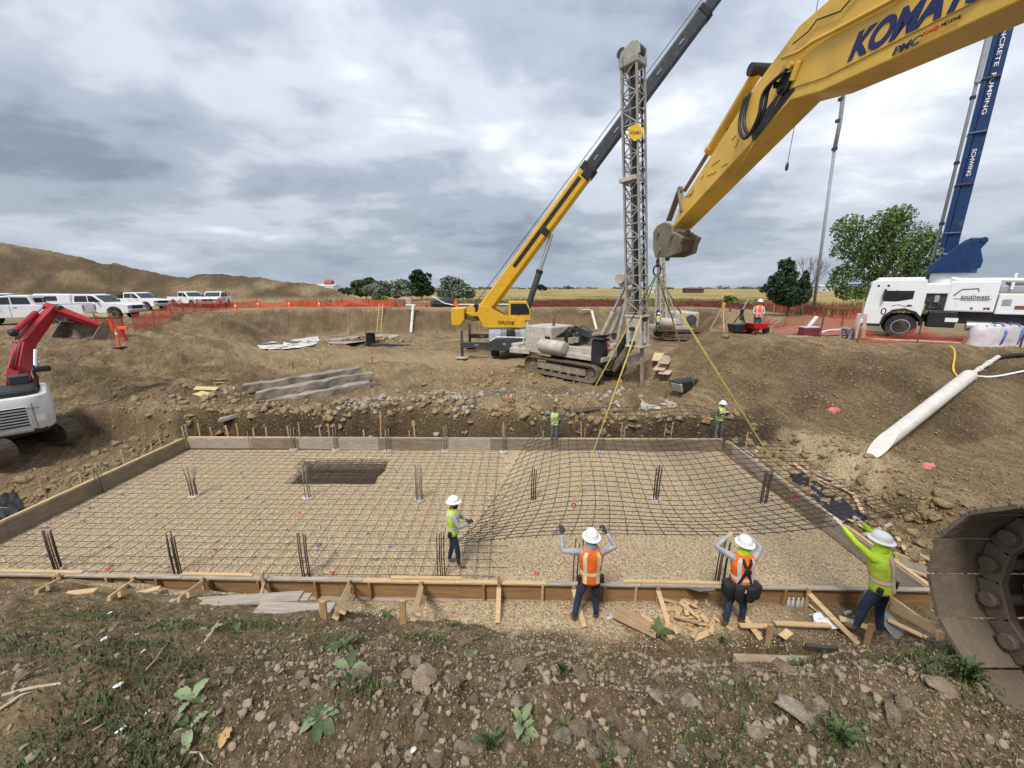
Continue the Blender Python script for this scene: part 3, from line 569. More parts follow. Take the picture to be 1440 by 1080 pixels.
# scrap offcuts pile
for i in range(34):
    px, py = 968+random.gauss(0, 26), 872+random.gauss(0, 12); p = on_ground(px, py); hgt = max(0, .16-.004*abs(px-968)-.004*abs(py-872))
    L_ = random.uniform(.16, .42); o = MB().box((0, 0, 0), (L_, random.choice((.04, .07, .09)), .036)).obj('offcut', WOODN if random.random() < .7 else (WOODS if random.random() < .5 else CHIP), None, bevel=.003)
    o.location = (p.x, p.y, p.z+.03+random.random()*hgt); o.rotation_euler = (random.uniform(-.5, .5), random.uniform(-.45, .45), random.uniform(0, 6.3)); tag(o, 'short lumber offcut in the scrap pile by the leafy plant', 'offcut', 'lumber offcuts in the scrap pile')
# bottles standing on the bottom plate, cloth, small litter
BOT = mat('clear_plastic', (.75, .80, .85), .15, var=.03, alpha=.55); CAPW = mat('white_cap', (.8, .8, .82), .5)
for i, px in enumerate((1104, 1110, 1117, 1123, 1134)):
    q = at_height(px, 849, .03); t = T('water_bottle', 'clear water bottle standing on the bottom plate of the front form' if i < 4 else 'water bottle standing apart on the bottom plate right of the other four', 'bottle', (q.x, yf(q.x)-.055, .023), group='water bottles on the front form')
    MB().lathe([(.005, 0), (.031, 0), (.033, .01), (.033, .12), (.03, .14), (.013, .175), (.013, .19)], n=10).obj('bottle_body', BOT, t, 40); MB().cyl((0, 0, .188), (0, 0, .205), .015, n=8).obj('cap', CAPW, t)
m_ = MB(); n_ = 9
for i in range(n_+1):
    for j in range(n_+1):
        a, b_ = i/n_-.5, j/n_-.5; m_.v.append((a*.42, b_*.26, .05+.05*math.sin(a*9+b_*5)+.04*math.cos(b_*13)*(1-abs(a))-.12*(a*a+b_*b_)))
m_.f = [(i*(n_+1)+j, (i+1)*(n_+1)+j, (i+1)*(n_+1)+j+1, i*(n_+1)+j+1) for i in range(n_) for j in range(n_)]; m_.m = [0]*len(m_.f)
o = m_.obj('cloth', mat('white_cloth', (.74, .75, .78), .9, var=.06), None, 180); o.modifiers.new('thick', 'SOLIDIFY').thickness = .012; o.location = on_ground(1160, 876)+Vector((0, 0, .02)); o.rotation_euler = (0, .1, -.35); tag(o, 'crumpled white cloth on the ground beside a flat stud', 'cloth')
for px, py, lab in ((1187, 865, 'crushed clear plastic bottle lying near the yellow shirted worker'), (852, 873, 'crushed plastic bottle at the feet of the orange vest worker')):
    o = MB().lathe([(.01, 0), (.035, .01), (.03, .06), (.036, .13), (.014, .17), (.013, .19)], axis=(1, .3, 0), n=9).obj('crushed_bottle', BOT, None, 40); o.location = on_ground(px, py)+Vector((0, 0, .04)); tag(o, lab, 'bottle')
# black plastic sheet and boards in the right-hand gap
BLKP = mat('black_plastic', (.02, .02, .022), .35, var=.3)
def sheet(name, pts, m, label, cat, amp=.05, n=12, thick=.012, seed=0):
    a, b_, c, d = [Vector(p) for p in pts]; V = []
    for i in range(n+1):
        for j in range(n+1):
            s, t = i/n, j/n; p = a*(1-s)*(1-t)+b_*s*(1-t)+c*s*t+d*(1-s)*t; V.append(p+Vector((0, 0, amp*float(gnoise(s*4+seed, t*4+seed*3, 3))*1.6+.03)))
    m_ = MB(); m_.v = [tuple(q-a) for q in V]; m_.f = [(i*(n+1)+j, (i+1)*(n+1)+j, (i+1)*(n+1)+j+1, i*(n+1)+j+1) for i in range(n) for j in range(n)]; m_.m = [0]*len(m_.f)
    o = m_.obj(name, m, None, 180); o.location = a; o.modifiers.new('thick', 'SOLIDIFY').thickness = thick; tag(o, label, cat); return o
sheet('plastic_sheet', [on_ground(*q)+Vector((0, 0, .04)) for q in ((1105, 672), (1130, 668), (1220, 732), (1185, 738))], BLKP, 'black plastic sheet crumpled between the right form and the bank', 'plastic sheet', .09)
sheet('plastic_sheet', [on_ground(*q)+Vector((0, 0, .05)) for q in ((-14, 712), (20, 692), (36, 718), (-6, 740))], BLKP, 'black plastic sheet bundled at the left end of the form', 'plastic sheet', .14, seed=4)
for i in range(11):
    X = 8.35+random.random()*1.3; Y = random.uniform(6.6, 13); lie('plank', 0, 0, random.uniform(.4, 1.4), .09, .04, random.choice((85, 95, 60, 110, 20)), WOODN if i % 2 else WOODG, 'loose board on the ground between the right form and the bank', 'board', grp='loose boards outside the right form', world=(X, Y, gz(X, Y)), dz=.02+.05*random.random(), tilt=random.uniform(-.08, .08))
t = T('wooden_tray', 'shallow framed plywood panel lying outside the right front corner', 'panel', tuple(on_ground(1283, 800)+Vector((0, 0, .06))), R(-32), rot=(.1, .12, R(-32)))
MB().box((0, 0, 0), (.55, .42, .015)).obj('base', PLYI, t)
for a, b_ in (((-.28, -.22, .03), (.28, -.22, .03)), ((-.28, .22, .03), (.28, .22, .03)), ((-.28, -.22, .03), (-.28, .22, .03)), ((.28, -.22, .03), (.28, .22, .03))): MB().beam(a, b_, .04, .05).obj('rim', WOODN, t)
# ------------------------------------------------------------------ clods and stones
def rock_variants(k, sub, amp, seed):
    import bmesh
    out = []
    for i in range(k):
        bm = bmesh.new(); bmesh.ops.create_icosphere(bm, subdivisions=sub, radius=1); V = np.array([v.co[:] for v in bm.verts]); F = np.array([[v.index for v in f.verts] for f in bm.faces]); bm.free()
        s = seed+i*7; d = amp*(gnoise(V[:, 0]*1.1+s, V[:, 1]*1.1+V[:, 2]*1.3, s)+.55*gnoise(V[:, 2]*2.3+s, V[:, 0]*2.1-V[:, 1]*2, s+1)+.3*gnoise(V[:, 1]*5+s, V[:, 2]*5+V[:, 0]*4, s+2)); V = V*(1+d)[:, None]
        r = np.random.default_rng(s)
        for q in range(7):           # a few broken, flat faces
            nrm = r.normal(size=3); nrm /= np.linalg.norm(nrm); c = r.uniform(.30, .72); e = V@nrm-c; V = V-np.where(e > 0, e*.94, 0)[:, None]*nrm
        V *= np.array([1, r.uniform(.7, 1), r.uniform(.5, .85)]); out.append((V, F))
    return out
def clod_mat(name, a, b_):
    m = mat(name, tuple((p+q)/2 for p, q in zip(a, b_)), .95, var=.32, scale=1.5, bump=1., bscale=9, spec=.1, dirt=.3, dcol=(.19, .145, .10), dscale=1.2); return m
CLODG = clod_mat('clod_soil', (.22, .165, .11), (.34, .265, .18)); CLODB = clod_mat('stone_grey', (.33, .28, .215), (.42, .36, .28)); CLODC = clod_mat('dry_clod', (.30, .23, .15), (.44, .35, .245))
RK = rock_variants(10, 3, .5, 100); RKM = [[np_mesh('dirt_clod', V, F, m, True) for V, F in RK] for m in (CLODG, CLODB, CLODC)]
for ms in RKM:
    for q in ms: q.set_sharp_from_angle(angle=R(15))
def put_rock(px, py, r, k=0, mi=0, label='rough brown clod lying on the near dirt bank', grp='clods on the near bank', name='dirt_clod', P=None, sink=.25):
    p = P if P is not None else on_ground(px, py); o = link(name, RKM[mi][k % 10]); o.scale = (r,)*3; o.location = (p[0], p[1], p[2]+r*(.6-sink-.15)); o.rotation_euler = (random.uniform(-.4, .4), random.uniform(-.4, .4), random.uniform(0, 6.28))
    tag(o, label, 'clod' if 'clod' in name else 'stone', grp); return o
BIG = [(596, 962, .125, 0, 2, 'largest pale angular clod in the middle of the near bank'), (583, 935, .085, 3, 1, 'pale clod touching the top left of the largest clod'), (731, 942, .085, 1, 0, 'rounded brown clod right of centre on the bank crest'), (728, 985, .07, 2, 1, 'grey brown clod below the rounded clod right of centre'),
       (1120, 1005, .10, 4, 1, 'big pale clod on the edge of the right hand gully'), (1155, 992, .055, 5, 1, 'upright grey clod beside the big clod of the right gully'), (1322, 965, .085, 6, 2, 'tall pale clod before the excavator track'), (1260, 1012, .075, 7, 0, 'dark rough clod below the track to the right'), (1105, 945, .09, 8, 0, 'dark long clod high on the right of the bank'), (1120, 925, .09, 1, 0, 'brown clod just below the muddy timber'),
       (433, 962, .05, 2, 1, 'pale stone in a pair left of the leafy weed'), (420, 955, .045, 4, 1, 'rounded pale stone left of its twin by the leafy weed'), (480, 940, .05, 6, 1, 'stone above the leafy weed'), (322, 945, .05, 3, 1, 'pale stone near the left of the clods'), (760, 895, .06, 9, 0, 'brown clod at the bank crest below the orange vest worker'), (505, 875, .07, 5, 0, 'clod on the crest by the broad leaves'), (825, 960, .06, 7, 0, 'clod beside the small round weed'), (1010, 1015, .05, 1, 0, 'small clod left of the gully'), (718, 1055, .06, 3, 2, 'clod at the bottom edge right of the white disc'), (588, 997, .04, 8, 1, 'small clod under the largest clod')]
for px, py, r, k, mi, lab in BIG: put_rock(px, py, r, k, mi, lab, None)
GRPS = {}
for i in range(230):
    px = np.clip(random.gauss(760, 260), 250, 1420); py = random.uniform(885, 1075)
    if px < 480 and py > 960 and random.random() < .7: continue
    put_rock(px, py, .018+.046*random.random()**2.2, i, random.choice((0, 0, 1, 2)))
def scatter_np(name, n, posf, smin, smax, variants, material, **kw):
    VV = []; FF_ = []; o = 0
    P = posf(n); S = smin+(smax-smin)*rng.random(len(P))**3.0
    for i, (p, s) in enumerate(zip(P, S)):
        V, F = variants[i % len(variants)]; a, b_ = rng.random(2)*6.28; ca, sa = math.cos(a), math.sin(a); cb, sb_ = math.cos(b_*.15), math.sin(b_*.15)
        Q = V@np.array([[ca, sa, 0], [-sa, ca, 0], [0, 0, 1]])@np.array([[1, 0, 0], [0, cb, sb_], [0, -sb_, cb]]); VV.append(Q*s+p+np.array([0, 0, s*.25])); FF_.append(F+o); o += len(V)
    return link(name, np_mesh(name, np.concatenate(VV), np.concatenate(FF_), material, False), kind='stuff', **kw)
SOILD = clod_mat('bank_clods', (.20, .155, .108), (.38, .305, .215))
SM1 = rock_variants(12, 1, .6, 300); SM2 = rock_variants(12, 2, .5, 400)
for q in range(12): SM1[q] = (SM1[q][0]*np.array([1, 1, .85]), SM1[q][1])
def on_bank(n, dens):
    X = []; 
    while len(X) < n:
        y = rng.uniform(1.2, 6.0, 4000); x = rng.uniform(-1.5, 1.5, 4000)*(y+.3); d = dens(x, y); k = rng.random(4000) < d/(.25+.14*y); X += list(zip(x[k], y[k]))
    X = np.array(X[:n]); return np.column_stack([X, ground_z(X[:, 0], X[:, 1])])
def clod_density(x, y):
    c = sstep(-2.6, -.6, x+.35*gnoise(x*.9, y*.9, 131))*.9+.12; c = c*(.35+1.3*sstep(-.15, .25, gnoise(x*1.1+7, y*1.4, 133)))
    return np.clip(c*sstep(6.0, 5.2, y+.25*(x < -3)), 0, 1)
scatter_np('small_clods', 6500, lambda n: on_bank(n, clod_density), .007, .036, SM2, SOILD)
scatter_np('soil_crumbs', 22000, lambda n: on_bank(n, clod_density), .004, .016, SM1, CLODG)
scatter_np('pebbles', 2500, lambda n: on_bank(n, clod_density), .004, .016, SM1, CLODB)
# rubble and lumps in the pit
def region(boxes):
    def f(n):
        out = []
        tot = sum(b_[4] for b_ in boxes)
        for cx, cy, rx, ry, wt in boxes:
            k = int(n*wt/tot); out.append(np.column_stack([cx+rx*rng.normal(size=k), cy+ry*rng.normal(size=k)]))
        X = np.concatenate(out); ok = ~((X[:, 1] < 13.9) & (X[:, 0] > -12.7) & (X[:, 0] < 8.2)); X = X[ok]; return np.column_stack([X, ground_z(X[:, 0], X[:, 1])])
    return f
CONC = mat('broken_concrete', (.32, .285, .235), .95, var=.3, scale=1.3, bump=.8, bscale=6, dirt=.25)
scatter_np('concrete_rubble', 1300, region([(-3.6, 16.2, .9, .7, 3), (-2.2, 15.2, .6, .4, 1.2), (-6.0, 15.2, .8, .4, 1.5), (-13, 18.5, 1.2, .8, .4), (1.0, 17.5, 3, .8, .8), (3.6, 16.6, 1.2, .5, 1.5), (-1, 18, 3, 1, .8)]), .03, .17, SM2, CONC)
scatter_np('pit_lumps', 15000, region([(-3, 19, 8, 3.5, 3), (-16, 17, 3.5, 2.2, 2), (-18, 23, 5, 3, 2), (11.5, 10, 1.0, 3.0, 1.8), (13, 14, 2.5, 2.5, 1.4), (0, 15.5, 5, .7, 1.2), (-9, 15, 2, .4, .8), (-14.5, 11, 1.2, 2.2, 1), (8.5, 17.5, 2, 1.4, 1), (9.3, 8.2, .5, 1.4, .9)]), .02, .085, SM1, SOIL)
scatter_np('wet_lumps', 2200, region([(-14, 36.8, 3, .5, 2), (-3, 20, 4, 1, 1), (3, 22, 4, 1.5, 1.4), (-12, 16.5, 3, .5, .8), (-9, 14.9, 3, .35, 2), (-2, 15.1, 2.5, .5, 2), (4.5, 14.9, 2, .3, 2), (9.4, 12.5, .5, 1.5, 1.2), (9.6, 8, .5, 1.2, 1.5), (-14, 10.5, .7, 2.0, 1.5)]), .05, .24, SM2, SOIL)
# pebbles proud of the gravel, close enough to be told apart
def on_gravel(n):
    y = 5.3+rng.random(n)**1.6*5.2; x = rng.uniform(-9.5, 7.7, n); k = (y > 6.42-.0232*x) | ((y < 6.22-.0232*x) & (x < 6) & (x > -6)); x = x[k]; y = y[k]
    z = np.where(y > 6.3-.0232*x, .012*gnoise(x*5, y*5, 103)+.02*fbm(x*1.2, y*1.2, 101, 3), ground_z(x, y)); return np.column_stack([x, y, z])
PEB = rock_variants(8, 1, .3, 500)
GRV = [mat('gravel_tan', (.70, .56, .37), .85, var=.2, scale=1.0), mat('gravel_pale', (.85, .76, .58), .85, var=.2, scale=1.0), mat('gravel_brown', (.30, .215, .135), .85, var=.2, scale=1.0)]
for i, n in enumerate((10000, 6000, 4500)): scatter_np('gravel_pebbles', n, on_gravel, .006, .020, PEB, GRV[i])
# ------------------------------------------------------------------ grass and weeds on the bank
def leafmat(name, col, rough=.6):
    m = mat(name, col, rough, var=.35, scale=2.5, spec=.3); return m
GRS = leafmat('bank_grass', (.075, .10, .036)); GRS2 = leafmat('dry_grass', (.30, .25, .13)); LEAF = leafmat('weed_leaf', (.080, .115, .042)); LEAFP = leafmat('pale_weed_leaf', (.21, .26, .13)); STEMM = leafmat('weed_stem', (.25, .22, .11))
def blades(name, P, hmin, hmax, wd, m, lean=.5, per=1):
    n = len(P); h = rng.uniform(hmin, hmax, n); a = rng.random(n)*6.28; l = lean*h*rng.random(n); d = np.column_stack([np.cos(a), np.sin(a), 0*a]); s = np.column_stack([-np.sin(a), np.cos(a), 0*a])*(wd*rng.uniform(.6, 1.4, n))[:, None]
    up = np.array([0, 0, 1.]); b0 = P-s; b1 = P+s; m0 = P+d*(l*.35)[:, None]+up*(h*.6)[:, None]; tp = P+d*l[:, None]+up*h[:, None]
    V = np.stack([b0, b1, m0+s*.7, m0-s*.7, tp], 1).reshape(-1, 3); k = np.arange(n)[:, None]*5
    F = np.concatenate([np.hstack([k, k+1, k+2]), np.hstack([k, k+2, k+3]), np.hstack([k+3, k+2, k+4])]); return link(name, np_mesh(name, V, F, m), kind='stuff')
def grass_density(x, y):
    d = sstep(.02, .30, fbm(x*.8+3, y*1.1, 141, 3)+.20*sstep(-1, -5, x)-.04)
    for q, r in PATCH: d = np.maximum(d, np.exp(-(((x-q[0])**2+(y-q[1])**2)/r**2)))
    return d*sstep(6.1, 5.5, y)
PATCH = [(on_ground(a, b_), r) for a, b_, r in ((245, 880, .35), (150, 870, .4), (40, 905, .5), (170, 910, .4), (330, 885, .3), (470, 905, .2), (240, 940, .3), (160, 990, .35), (225, 1050, .3), (110, 1060, .35), (600, 895, .25), (640, 880, .15), (500, 960, .15), (1010, 905, .25), (1040, 985, .2), (1180, 1050, .35), (1360, 950, .3), (1385, 960, .2), (1000, 1060, .2), (380, 880, .3), (1130, 935, .15), (1290, 935, .15), (200, 1075, .3), (860, 1065, .1))]
blades('grass', on_bank(8000, grass_density), .010, .045, .0024, GRS, 1.3)
blades('grass', on_bank(2600, grass_density), .015, .06, .004, LEAF, 1.3)
blades('dry_grass', on_bank(3500, lambda x, y: .25+.5*grass_density(x, y)), .015, .06, .0016, GRS2, 1.6)
pp = []
for c, r in PATCH:
    k = int(700*r); q = np.column_stack([c[0]+r*.5*rng.normal(size=k), c[1]+r*.45*rng.normal(size=k)]); pp.append(np.column_stack([q, ground_z(q[:, 0], q[:, 1])]))
blades('weed_patch', np.concatenate(pp), .02, .075, .005, LEAF, 1.1)
def leaf_mesh(L_, W_, droop, m, lobes=0):
    k = 7; V = []; F = []
    for i in range(k+1):
        t = i/k; w_ = W_*math.sin(math.pi*min(1, t*.92+.06))**.8*(1+(.25*math.sin(t*22) if lobes else .04*math.sin(t*30))); z = L_*(.55*t-droop*t*t); y = L_*t*.9
        V += [(-w_, y, z+w_*.45+.01*math.sin(t*17)), (0, y, z), (w_, y, z+w_*.45-.01*math.sin(t*19))]
    for i in range(k): o = i*3; F += [(o, o+1, o+4, o+3), (o+1, o+2, o+5, o+4)]
    m_ = MB(); m_.add(V, F); return m_.mesh('leaf', m, 180)
LV = [leaf_mesh(.24, .045, .75, LEAF), leaf_mesh(.28, .06, .95, LEAF, 1), leaf_mesh(.22, .05, .6, LEAFP, 1), leaf_mesh(.13, .012, .4, LEAF)]
def weed(px, py, kind, n, s, label, tilt=(.1, .9), stem=None):
    p = on_ground(px, py); t = T('weed', label, 'weed', tuple(p), random.uniform(0, 6))
    for i in range(n):
        o = link('leaf', LV[kind if random.random() < .75 else (kind+1) % 3 if kind < 3 else 3], t); o.scale = (s*random.uniform(.5, .95),)*3; a = 6.28*i/n+random.uniform(-.4, .4)
        o.rotation_euler = (random.uniform(*tilt), 0, a); o.location = (-.01*math.sin(a), .01*math.cos(a), .0+ (stem or 0)*random.random())
    if stem: MB().tube([(0, 0, 0), (.01, 0, stem*.6), (.03, .01, stem*1.2)], .004, 5).obj('stem', STEMM, t)
W = [(925, 895, 0, 9, 1.25, 'broad leafed weed with upright leaves beside the scrap pile', (.4, 1.0), None), (450, 1010, 1, 9, .58, 'pale lobed burdock weed lying low left of the centre', (-.1, .4), None), (485, 910, 0, 7, .8, 'dark leafy weed on the crest below the fourth brace', (.2, .9), None), (545, 868, 0, 6, .9, 'big leaved weed at the foot of the double brace', (.4, 1.0), None), (493, 940, 2, 4, .8, 'weed with one long trailing leaf above the burdock', (-.3, .3), None),
     (655, 925, 3, 12, .9, 'thin leafed dark weed right of the largest clod', (-.1, .6), None), (790, 948, 3, 26, .75, 'small round bushy weed on the right middle of the bank', (.5, 1.3), .05), (735, 1030, 2, 7, .6, 'little pale weed with narrow leaves near the bottom edge', (.2, .9), .08), (690, 1055, 3, 12, 1.2, 'spiky pale weed at the bottom edge right of the disc', (.3, 1.1), .06), (1015, 905, 3, 30, .9, 'feathery green weed below the tool belt worker', (.3, 1.2), .1), (1180, 1045, 3, 34, 1.0, 'thick grassy weed in the right gully', (.2, 1.1), .05),
     (1355, 958, 3, 44, 1.1, 'thick green weed under the excavator track', (.3, 1.2), .08), (1120, 935, 2, 5, .5, 'little weed before the muddy timber', (.3, .9), None), (270, 985, 2, 4, .7, 'pale drooping leaves in the left bank grass', (-.2, .3), None), (265, 1025, 2, 4, .7, 'pale curled leaves left of the dry leaf', (-.2, .3), None), (240, 885, 0, 5, .6, 'dark weed in grass at the left bank', (.0, .5), None), (333, 890, 0, 3, .6, 'young yellow green weed left of the clods', (.4, .9), None), (795, 1020, 3, 9, .7, 'tiny sprig at the lower middle right', (.2, .9), None), (295, 888, 2, 3, .8, 'flattened leaf in the left grass', (-.3, .1), None)]
for q in W: weed(*q)
# white plastic discs, sticks, flat stones on the left bank
DISC = MB().lathe([(.003, 0), (.022, 0), (.026, .006), (.022, .011), (.004, .012)], n=14).mesh('plastic_disc', mat('white_plastic', (.80, .80, .80), .45, var=.04), 40)
for px, py, lab in ((155, 863, 'white plastic disc highest on the left bank'), (147, 900, 'white plastic disc in the grass left of centre bank'), (193, 893, 'small white disc right of a grassy patch'), (167, 966, 'white disc halfway down the left bank'), (171, 1029, 'white disc low on the left bank'), (580, 1058, 'white disc at the bottom edge left of centre'), (649, 1056, 'tiny white disc at the bottom edge of the bank'), (209, 1003, 'small pale disc beside a weed low on the left'), (202, 917, 'small pale disc on bare soil at the left')):
    o = link('plastic_disc', DISC); o.location = on_ground(px, py)+Vector((0, 0, .008)); o.scale = (1, 1, 1) if 'small' not in lab and 'tiny' not in lab else (.55,)*3; o.rotation_euler = (random.uniform(.3, .7), random.uniform(-.2, .2), random.random()*6); tag(o, lab, 'plastic disc', 'white discs on the bank')
STK_M = mat('dead_stick', (.42, .35, .25), .85, var=.3, scale=8)
for (a, b_, r, lab) in (((5, 980), (115, 960), .010, 'long pale stick lying at the far left of the bank'), ((0, 1000), (45, 975), .010, 'short forked stick under the long stick'), ((205, 945), (240, 905), .006, 'thin stick in the left bank grass'), ((118, 1020), (150, 1005), .004, 'thin twig low on the left bank'), ((280, 915), (315, 868), .014, 'flat split stick on the left crest'), ((130, 1030), (165, 1015), .004, 'second thin twig low on the left bank'), ((268, 1060), (300, 1078), .005, 'curled twig at the bottom left'), ((900, 935), (912, 908), .008, 'pale bare stalk under the leafy plant')):
    p, q = on_ground(*a), on_ground(*b_); d = q-p; o = MB().tube([Vector((0, 0, .012)), d*.3+Vector((.01, .01, .02)), d*.7+Vector((-.01, 0, .022)), d+Vector((0, 0, .012))], [r, r, r*.8, r*.5], 6).obj('stick', STK_M, None, 180); o.location = p; tag(o, lab, 'stick')
for i, (px, py, r) in enumerate(((38, 938, .05), (30, 950, .055), (25, 960, .03), (250, 905, .03), (420, 870, .05), (390, 860, .05), (270, 870, .06))):
    o = put_rock(px, py, r, i, 2, ['flat pale clod at the far left of the bank', 'flat pale slab of clay under the far left clod', 'small clod under the clay slab at far left', 'square stone beside the thin stick', 'pale clod on the crest by the planks', 'flat stone at the crest below the planks', 'flat clod on crest left of the split stick'][i], None); o.scale[2] *= .5
o = link('dry_leaf', leaf_mesh(.10, .028, .3, leafmat('brown_leaf', (.38, .24, .10)))); o.location = on_ground(310, 1055)+Vector((0, 0, .015)); tag(o, 'curled brown dry leaf near the bottom left', 'leaf')
# ------------------------------------------------------------------ people
SKIN = mat('skin', (.36, .21, .14), .55, var=.08); JEAN = mat('jeans', (.026, .042, .085), .85, var=.45, scale=5, bump=.8, bscale=9, dirt=.15, dcol=(.13, .11, .09), dscale=4); GREYP = mat('grey_trousers', (.12, .13, .14), .85, var=.25, scale=7)
BOOT = mat('boots', (.17, .11, .065), .8, var=.2); GLOVED = mat('dark_gloves', (.05, .05, .052), .8); GLOVEW = mat('pale_gloves', (.55, .50, .42), .85)
GREYS = mat('grey_sleeve', (.36, .36, .38), .9, var=.25, scale=8, bump=.8, bscale=10); LIME = mat('lime_cloth', (.50, .72, .04), .8, var=.22, scale=5, bump=.7, bscale=9); ORNG = mat('orange_vest', (.86, .15, .02), .8, var=.22, scale=5, bump=.7, bscale=9, dirt=.12, dcol=(.35, .12, .04), dscale=5)
LIMEV = mat('lime_vest', (.46, .66, .06), .8, var=.22, scale=5, bump=.7, bscale=9, dirt=.10, dcol=(.25, .30, .06), dscale=5); SILV = mat('reflective_band', (.58, .58, .56), .4, var=.1); HATW = mat('white_hat', (.80, .80, .80), .35, var=.05, dirt=.1); BLUES = mat('blue_shirt', (.09, .14, .26), .85, var=.2); CAMO = mat('dark_sleeve', (.055, .075, .065), .85, var=.5, scale=12)
BLKN = mat('black_nylon', (.022, .022, .024), .7, var=.3, scale=8); NAVY = mat('navy_cap', (.025, .04, .08), .7); HAIR = mat('dark_hair', (.025, .018, .012), .7); EYEM = mat('dark_eyes', (.02, .015, .01), .3)
def skin_mesh(V, E, Rr, sub=2):
    me = bpy.data.meshes.new('tmp'); me.from_pydata([tuple(v) for v in V], E, []); o = bpy.data.objects.new('tmp', me); COL.objects.link(o)
    o.modifiers.new('s', 'SKIN'); me.skin_vertices or None
    sv = me.skin_vertices[0].data if len(me.skin_vertices) else None
    if sv is None:
        bpy.context.view_layer.objects.active = o; bpy.ops.mesh.customdata_skin_add() if hasattr(bpy.ops.mesh, 'customdata_skin_add') else None; sv = me.skin_vertices[0].data
    for i, r in enumerate(Rr): sv[i].radius = r if isinstance(r, tuple) else (r, r)
    sv[0].use_root = True
    ss = o.modifiers.new('u', 'SUBSURF'); ss.levels = sub; ss.render_levels = sub
    bpy.context.view_layer.update(); m2 = bpy.data.meshes.new_from_object(o.evaluated_get(bpy.context.evaluated_depsgraph_get())); bpy.data.objects.remove(o)
    P = [v.co.copy() for v in m2.vertices]; F = [tuple(p.vertices) for p in m2.polygons]; return P, F
def ik(a, t, l1, l2, pole):
    a = Vector(a); t = Vector(t); d = t-a; L_ = min(d.length, (l1+l2)*.995); d.normalize(); t = a+d*L_
    c = (l1*l1+L_*L_-l2*l2)/(2*L_); h = math.sqrt(max(0, l1*l1-c*c)); p = Vector(pole); p = (p-d*p.dot(d)).normalized(); return a+d*c+p*h, t
def person(label, loc, rz, s, hands, feet=((-.13, 0), (.13, 0)), lean=(0, 0), pants=JEAN, sleeve=GREYS, vest=ORNG, hat=HATW, glove=GLOVED, bands=SILV, edge=None, head_turn=0, poles=((-.6, -.5, -.7), (.6, -.5, -.7)), hood=None, beard=False, belt=False, harness=False, cap=False, elbows=None, group=None, xback=False, crouch=0):
    t = T('person', label, 'person', loc, rz, group); t.scale = (s, s, s)
    lx, ly = lean; c = -crouch
    pel = Vector((0, 0, .95+c)); wai = Vector((lx*.35, ly*.35, 1.10+c)); che = Vector((lx*.75, ly*.75, 1.30+c)); nb = Vector((lx, ly, 1.46+c)); hd = Vector((lx*1.12, ly*1.15+.02, 1.63+c))
    V = [pel, wai, che, nb, nb+(hd-nb)*.45]; Rr = [(.145, .105), (.135, .10), (.155, .11), (.075, .07), (.055, .055)]; E = [(0, 1), (1, 2), (2, 3), (3, 4)]
    seg = [(pel, wai, 0), (wai, che, 0), (che, nb, 0), (nb, hd, 1)]
    HP = []
    for sd, (h, fo, po) in enumerate(zip(hands, feet, poles)):
        sx = -1 if sd == 0 else 1
        sh = Vector((lx*.95+sx*.185, ly*.95, 1.415+c)); el, wr = ik(sh, h, .30, .27, po); k = len(V)
        V += [sh, sh.lerp(el, .5), el, el.lerp(wr, .4), wr]; Rr += [.066, .056, .045, .045, .031]; E += [(2, k), (k, k+1), (k+1, k+2), (k+2, k+3), (k+3, k+4)]
        seg += [(sh, el, 2), (el, wr, 2)]; HP.append((wr, (wr-el).normalized(), sx))
        hp = Vector((sx*.09, 0, .90+c)); an = Vector((sx*abs(fo[0]) if fo[0]*sx > 0 else fo[0], fo[1], .085)); kn, an = ik(hp, an, .418, .405, (sx*.15, 1, 0)); k = len(V); toe = an+Vector((sx*.03, .15, -.045)); heel = an+Vector((0, -.02, -.04))
        V += [hp, hp.lerp(kn, .5), kn, kn.lerp(an, .35), an, an+Vector((0, .03, -.045)), toe]; Rr += [.10, .088, .066, .064, .047, .05, .038]; E += [(0, k), (k, k+1), (k+1, k+2), (k+2, k+3), (k+3, k+4), (k+4, k+5), (k+5, k+6)]
        seg += [(hp, kn, 3), (kn, an+Vector((0, 0, .05)), 3), (an, toe, 4), (an+Vector((0, 0, .02)), heel, 4)]
    P, F = skin_mesh(V, E, Rr); mi = []
    for f in F:
        q = sum((P[i] for i in f), Vector())/len(f); best = (9, 0)
        for a, b_, m_ in seg:
            d = b_-a; u = max(0, min(1, (q-a).dot(d)/max(d.dot(d), 1e-6))); best = min(best, ((q-a-d*u).length, m_))
        m_ = best[1]
        if m_ == 0 and q.z < 1.0+c: m_ = 3
        mi.append({0: 2, 1: 0, 2: 2, 3: 1, 4: 3}[m_])
    mb = MB(); mb.v = [tuple(p) for p in P]; mb.f = list(F); mb.m = mi
    # head: skull, jaw, nose, ears, eyes
    cs, sn = math.cos(head_turn), math.sin(head_turn)
    def hw(x, y, z): return hd+Vector((x*cs-y*sn, x*sn+y*cs, z))
    rings = []
    for k in range(13):
        a = math.pi*(.03+.94*k/12); rr = math.sin(a); z = -.118*math.cos(a); jaw = max(0, -z-.02)
        rings.append([hw(.076*rr*math.cos(b_)*(1-jaw*2.2), (.094*rr*math.sin(b_)+jaw*.12)*(1 if math.sin(b_) < 0 else 1-.10*math.exp(-((z-.02)/.025)**2)), z) for b_ in [2*math.pi*j/16 for j in range(16)]])
    mb.loft(rings, 0)
    mb.loft([[hw(w_*math.cos(b_), .083+y_+w_*.5*math.sin(b_), z_) for b_ in [2*math.pi*j/6 for j in range(6)]] for w_, y_, z_ in ((.006, .003, .03), (.010, .012, .008), (.017, .020, -.016), (.010, .006, -.026))], 0)
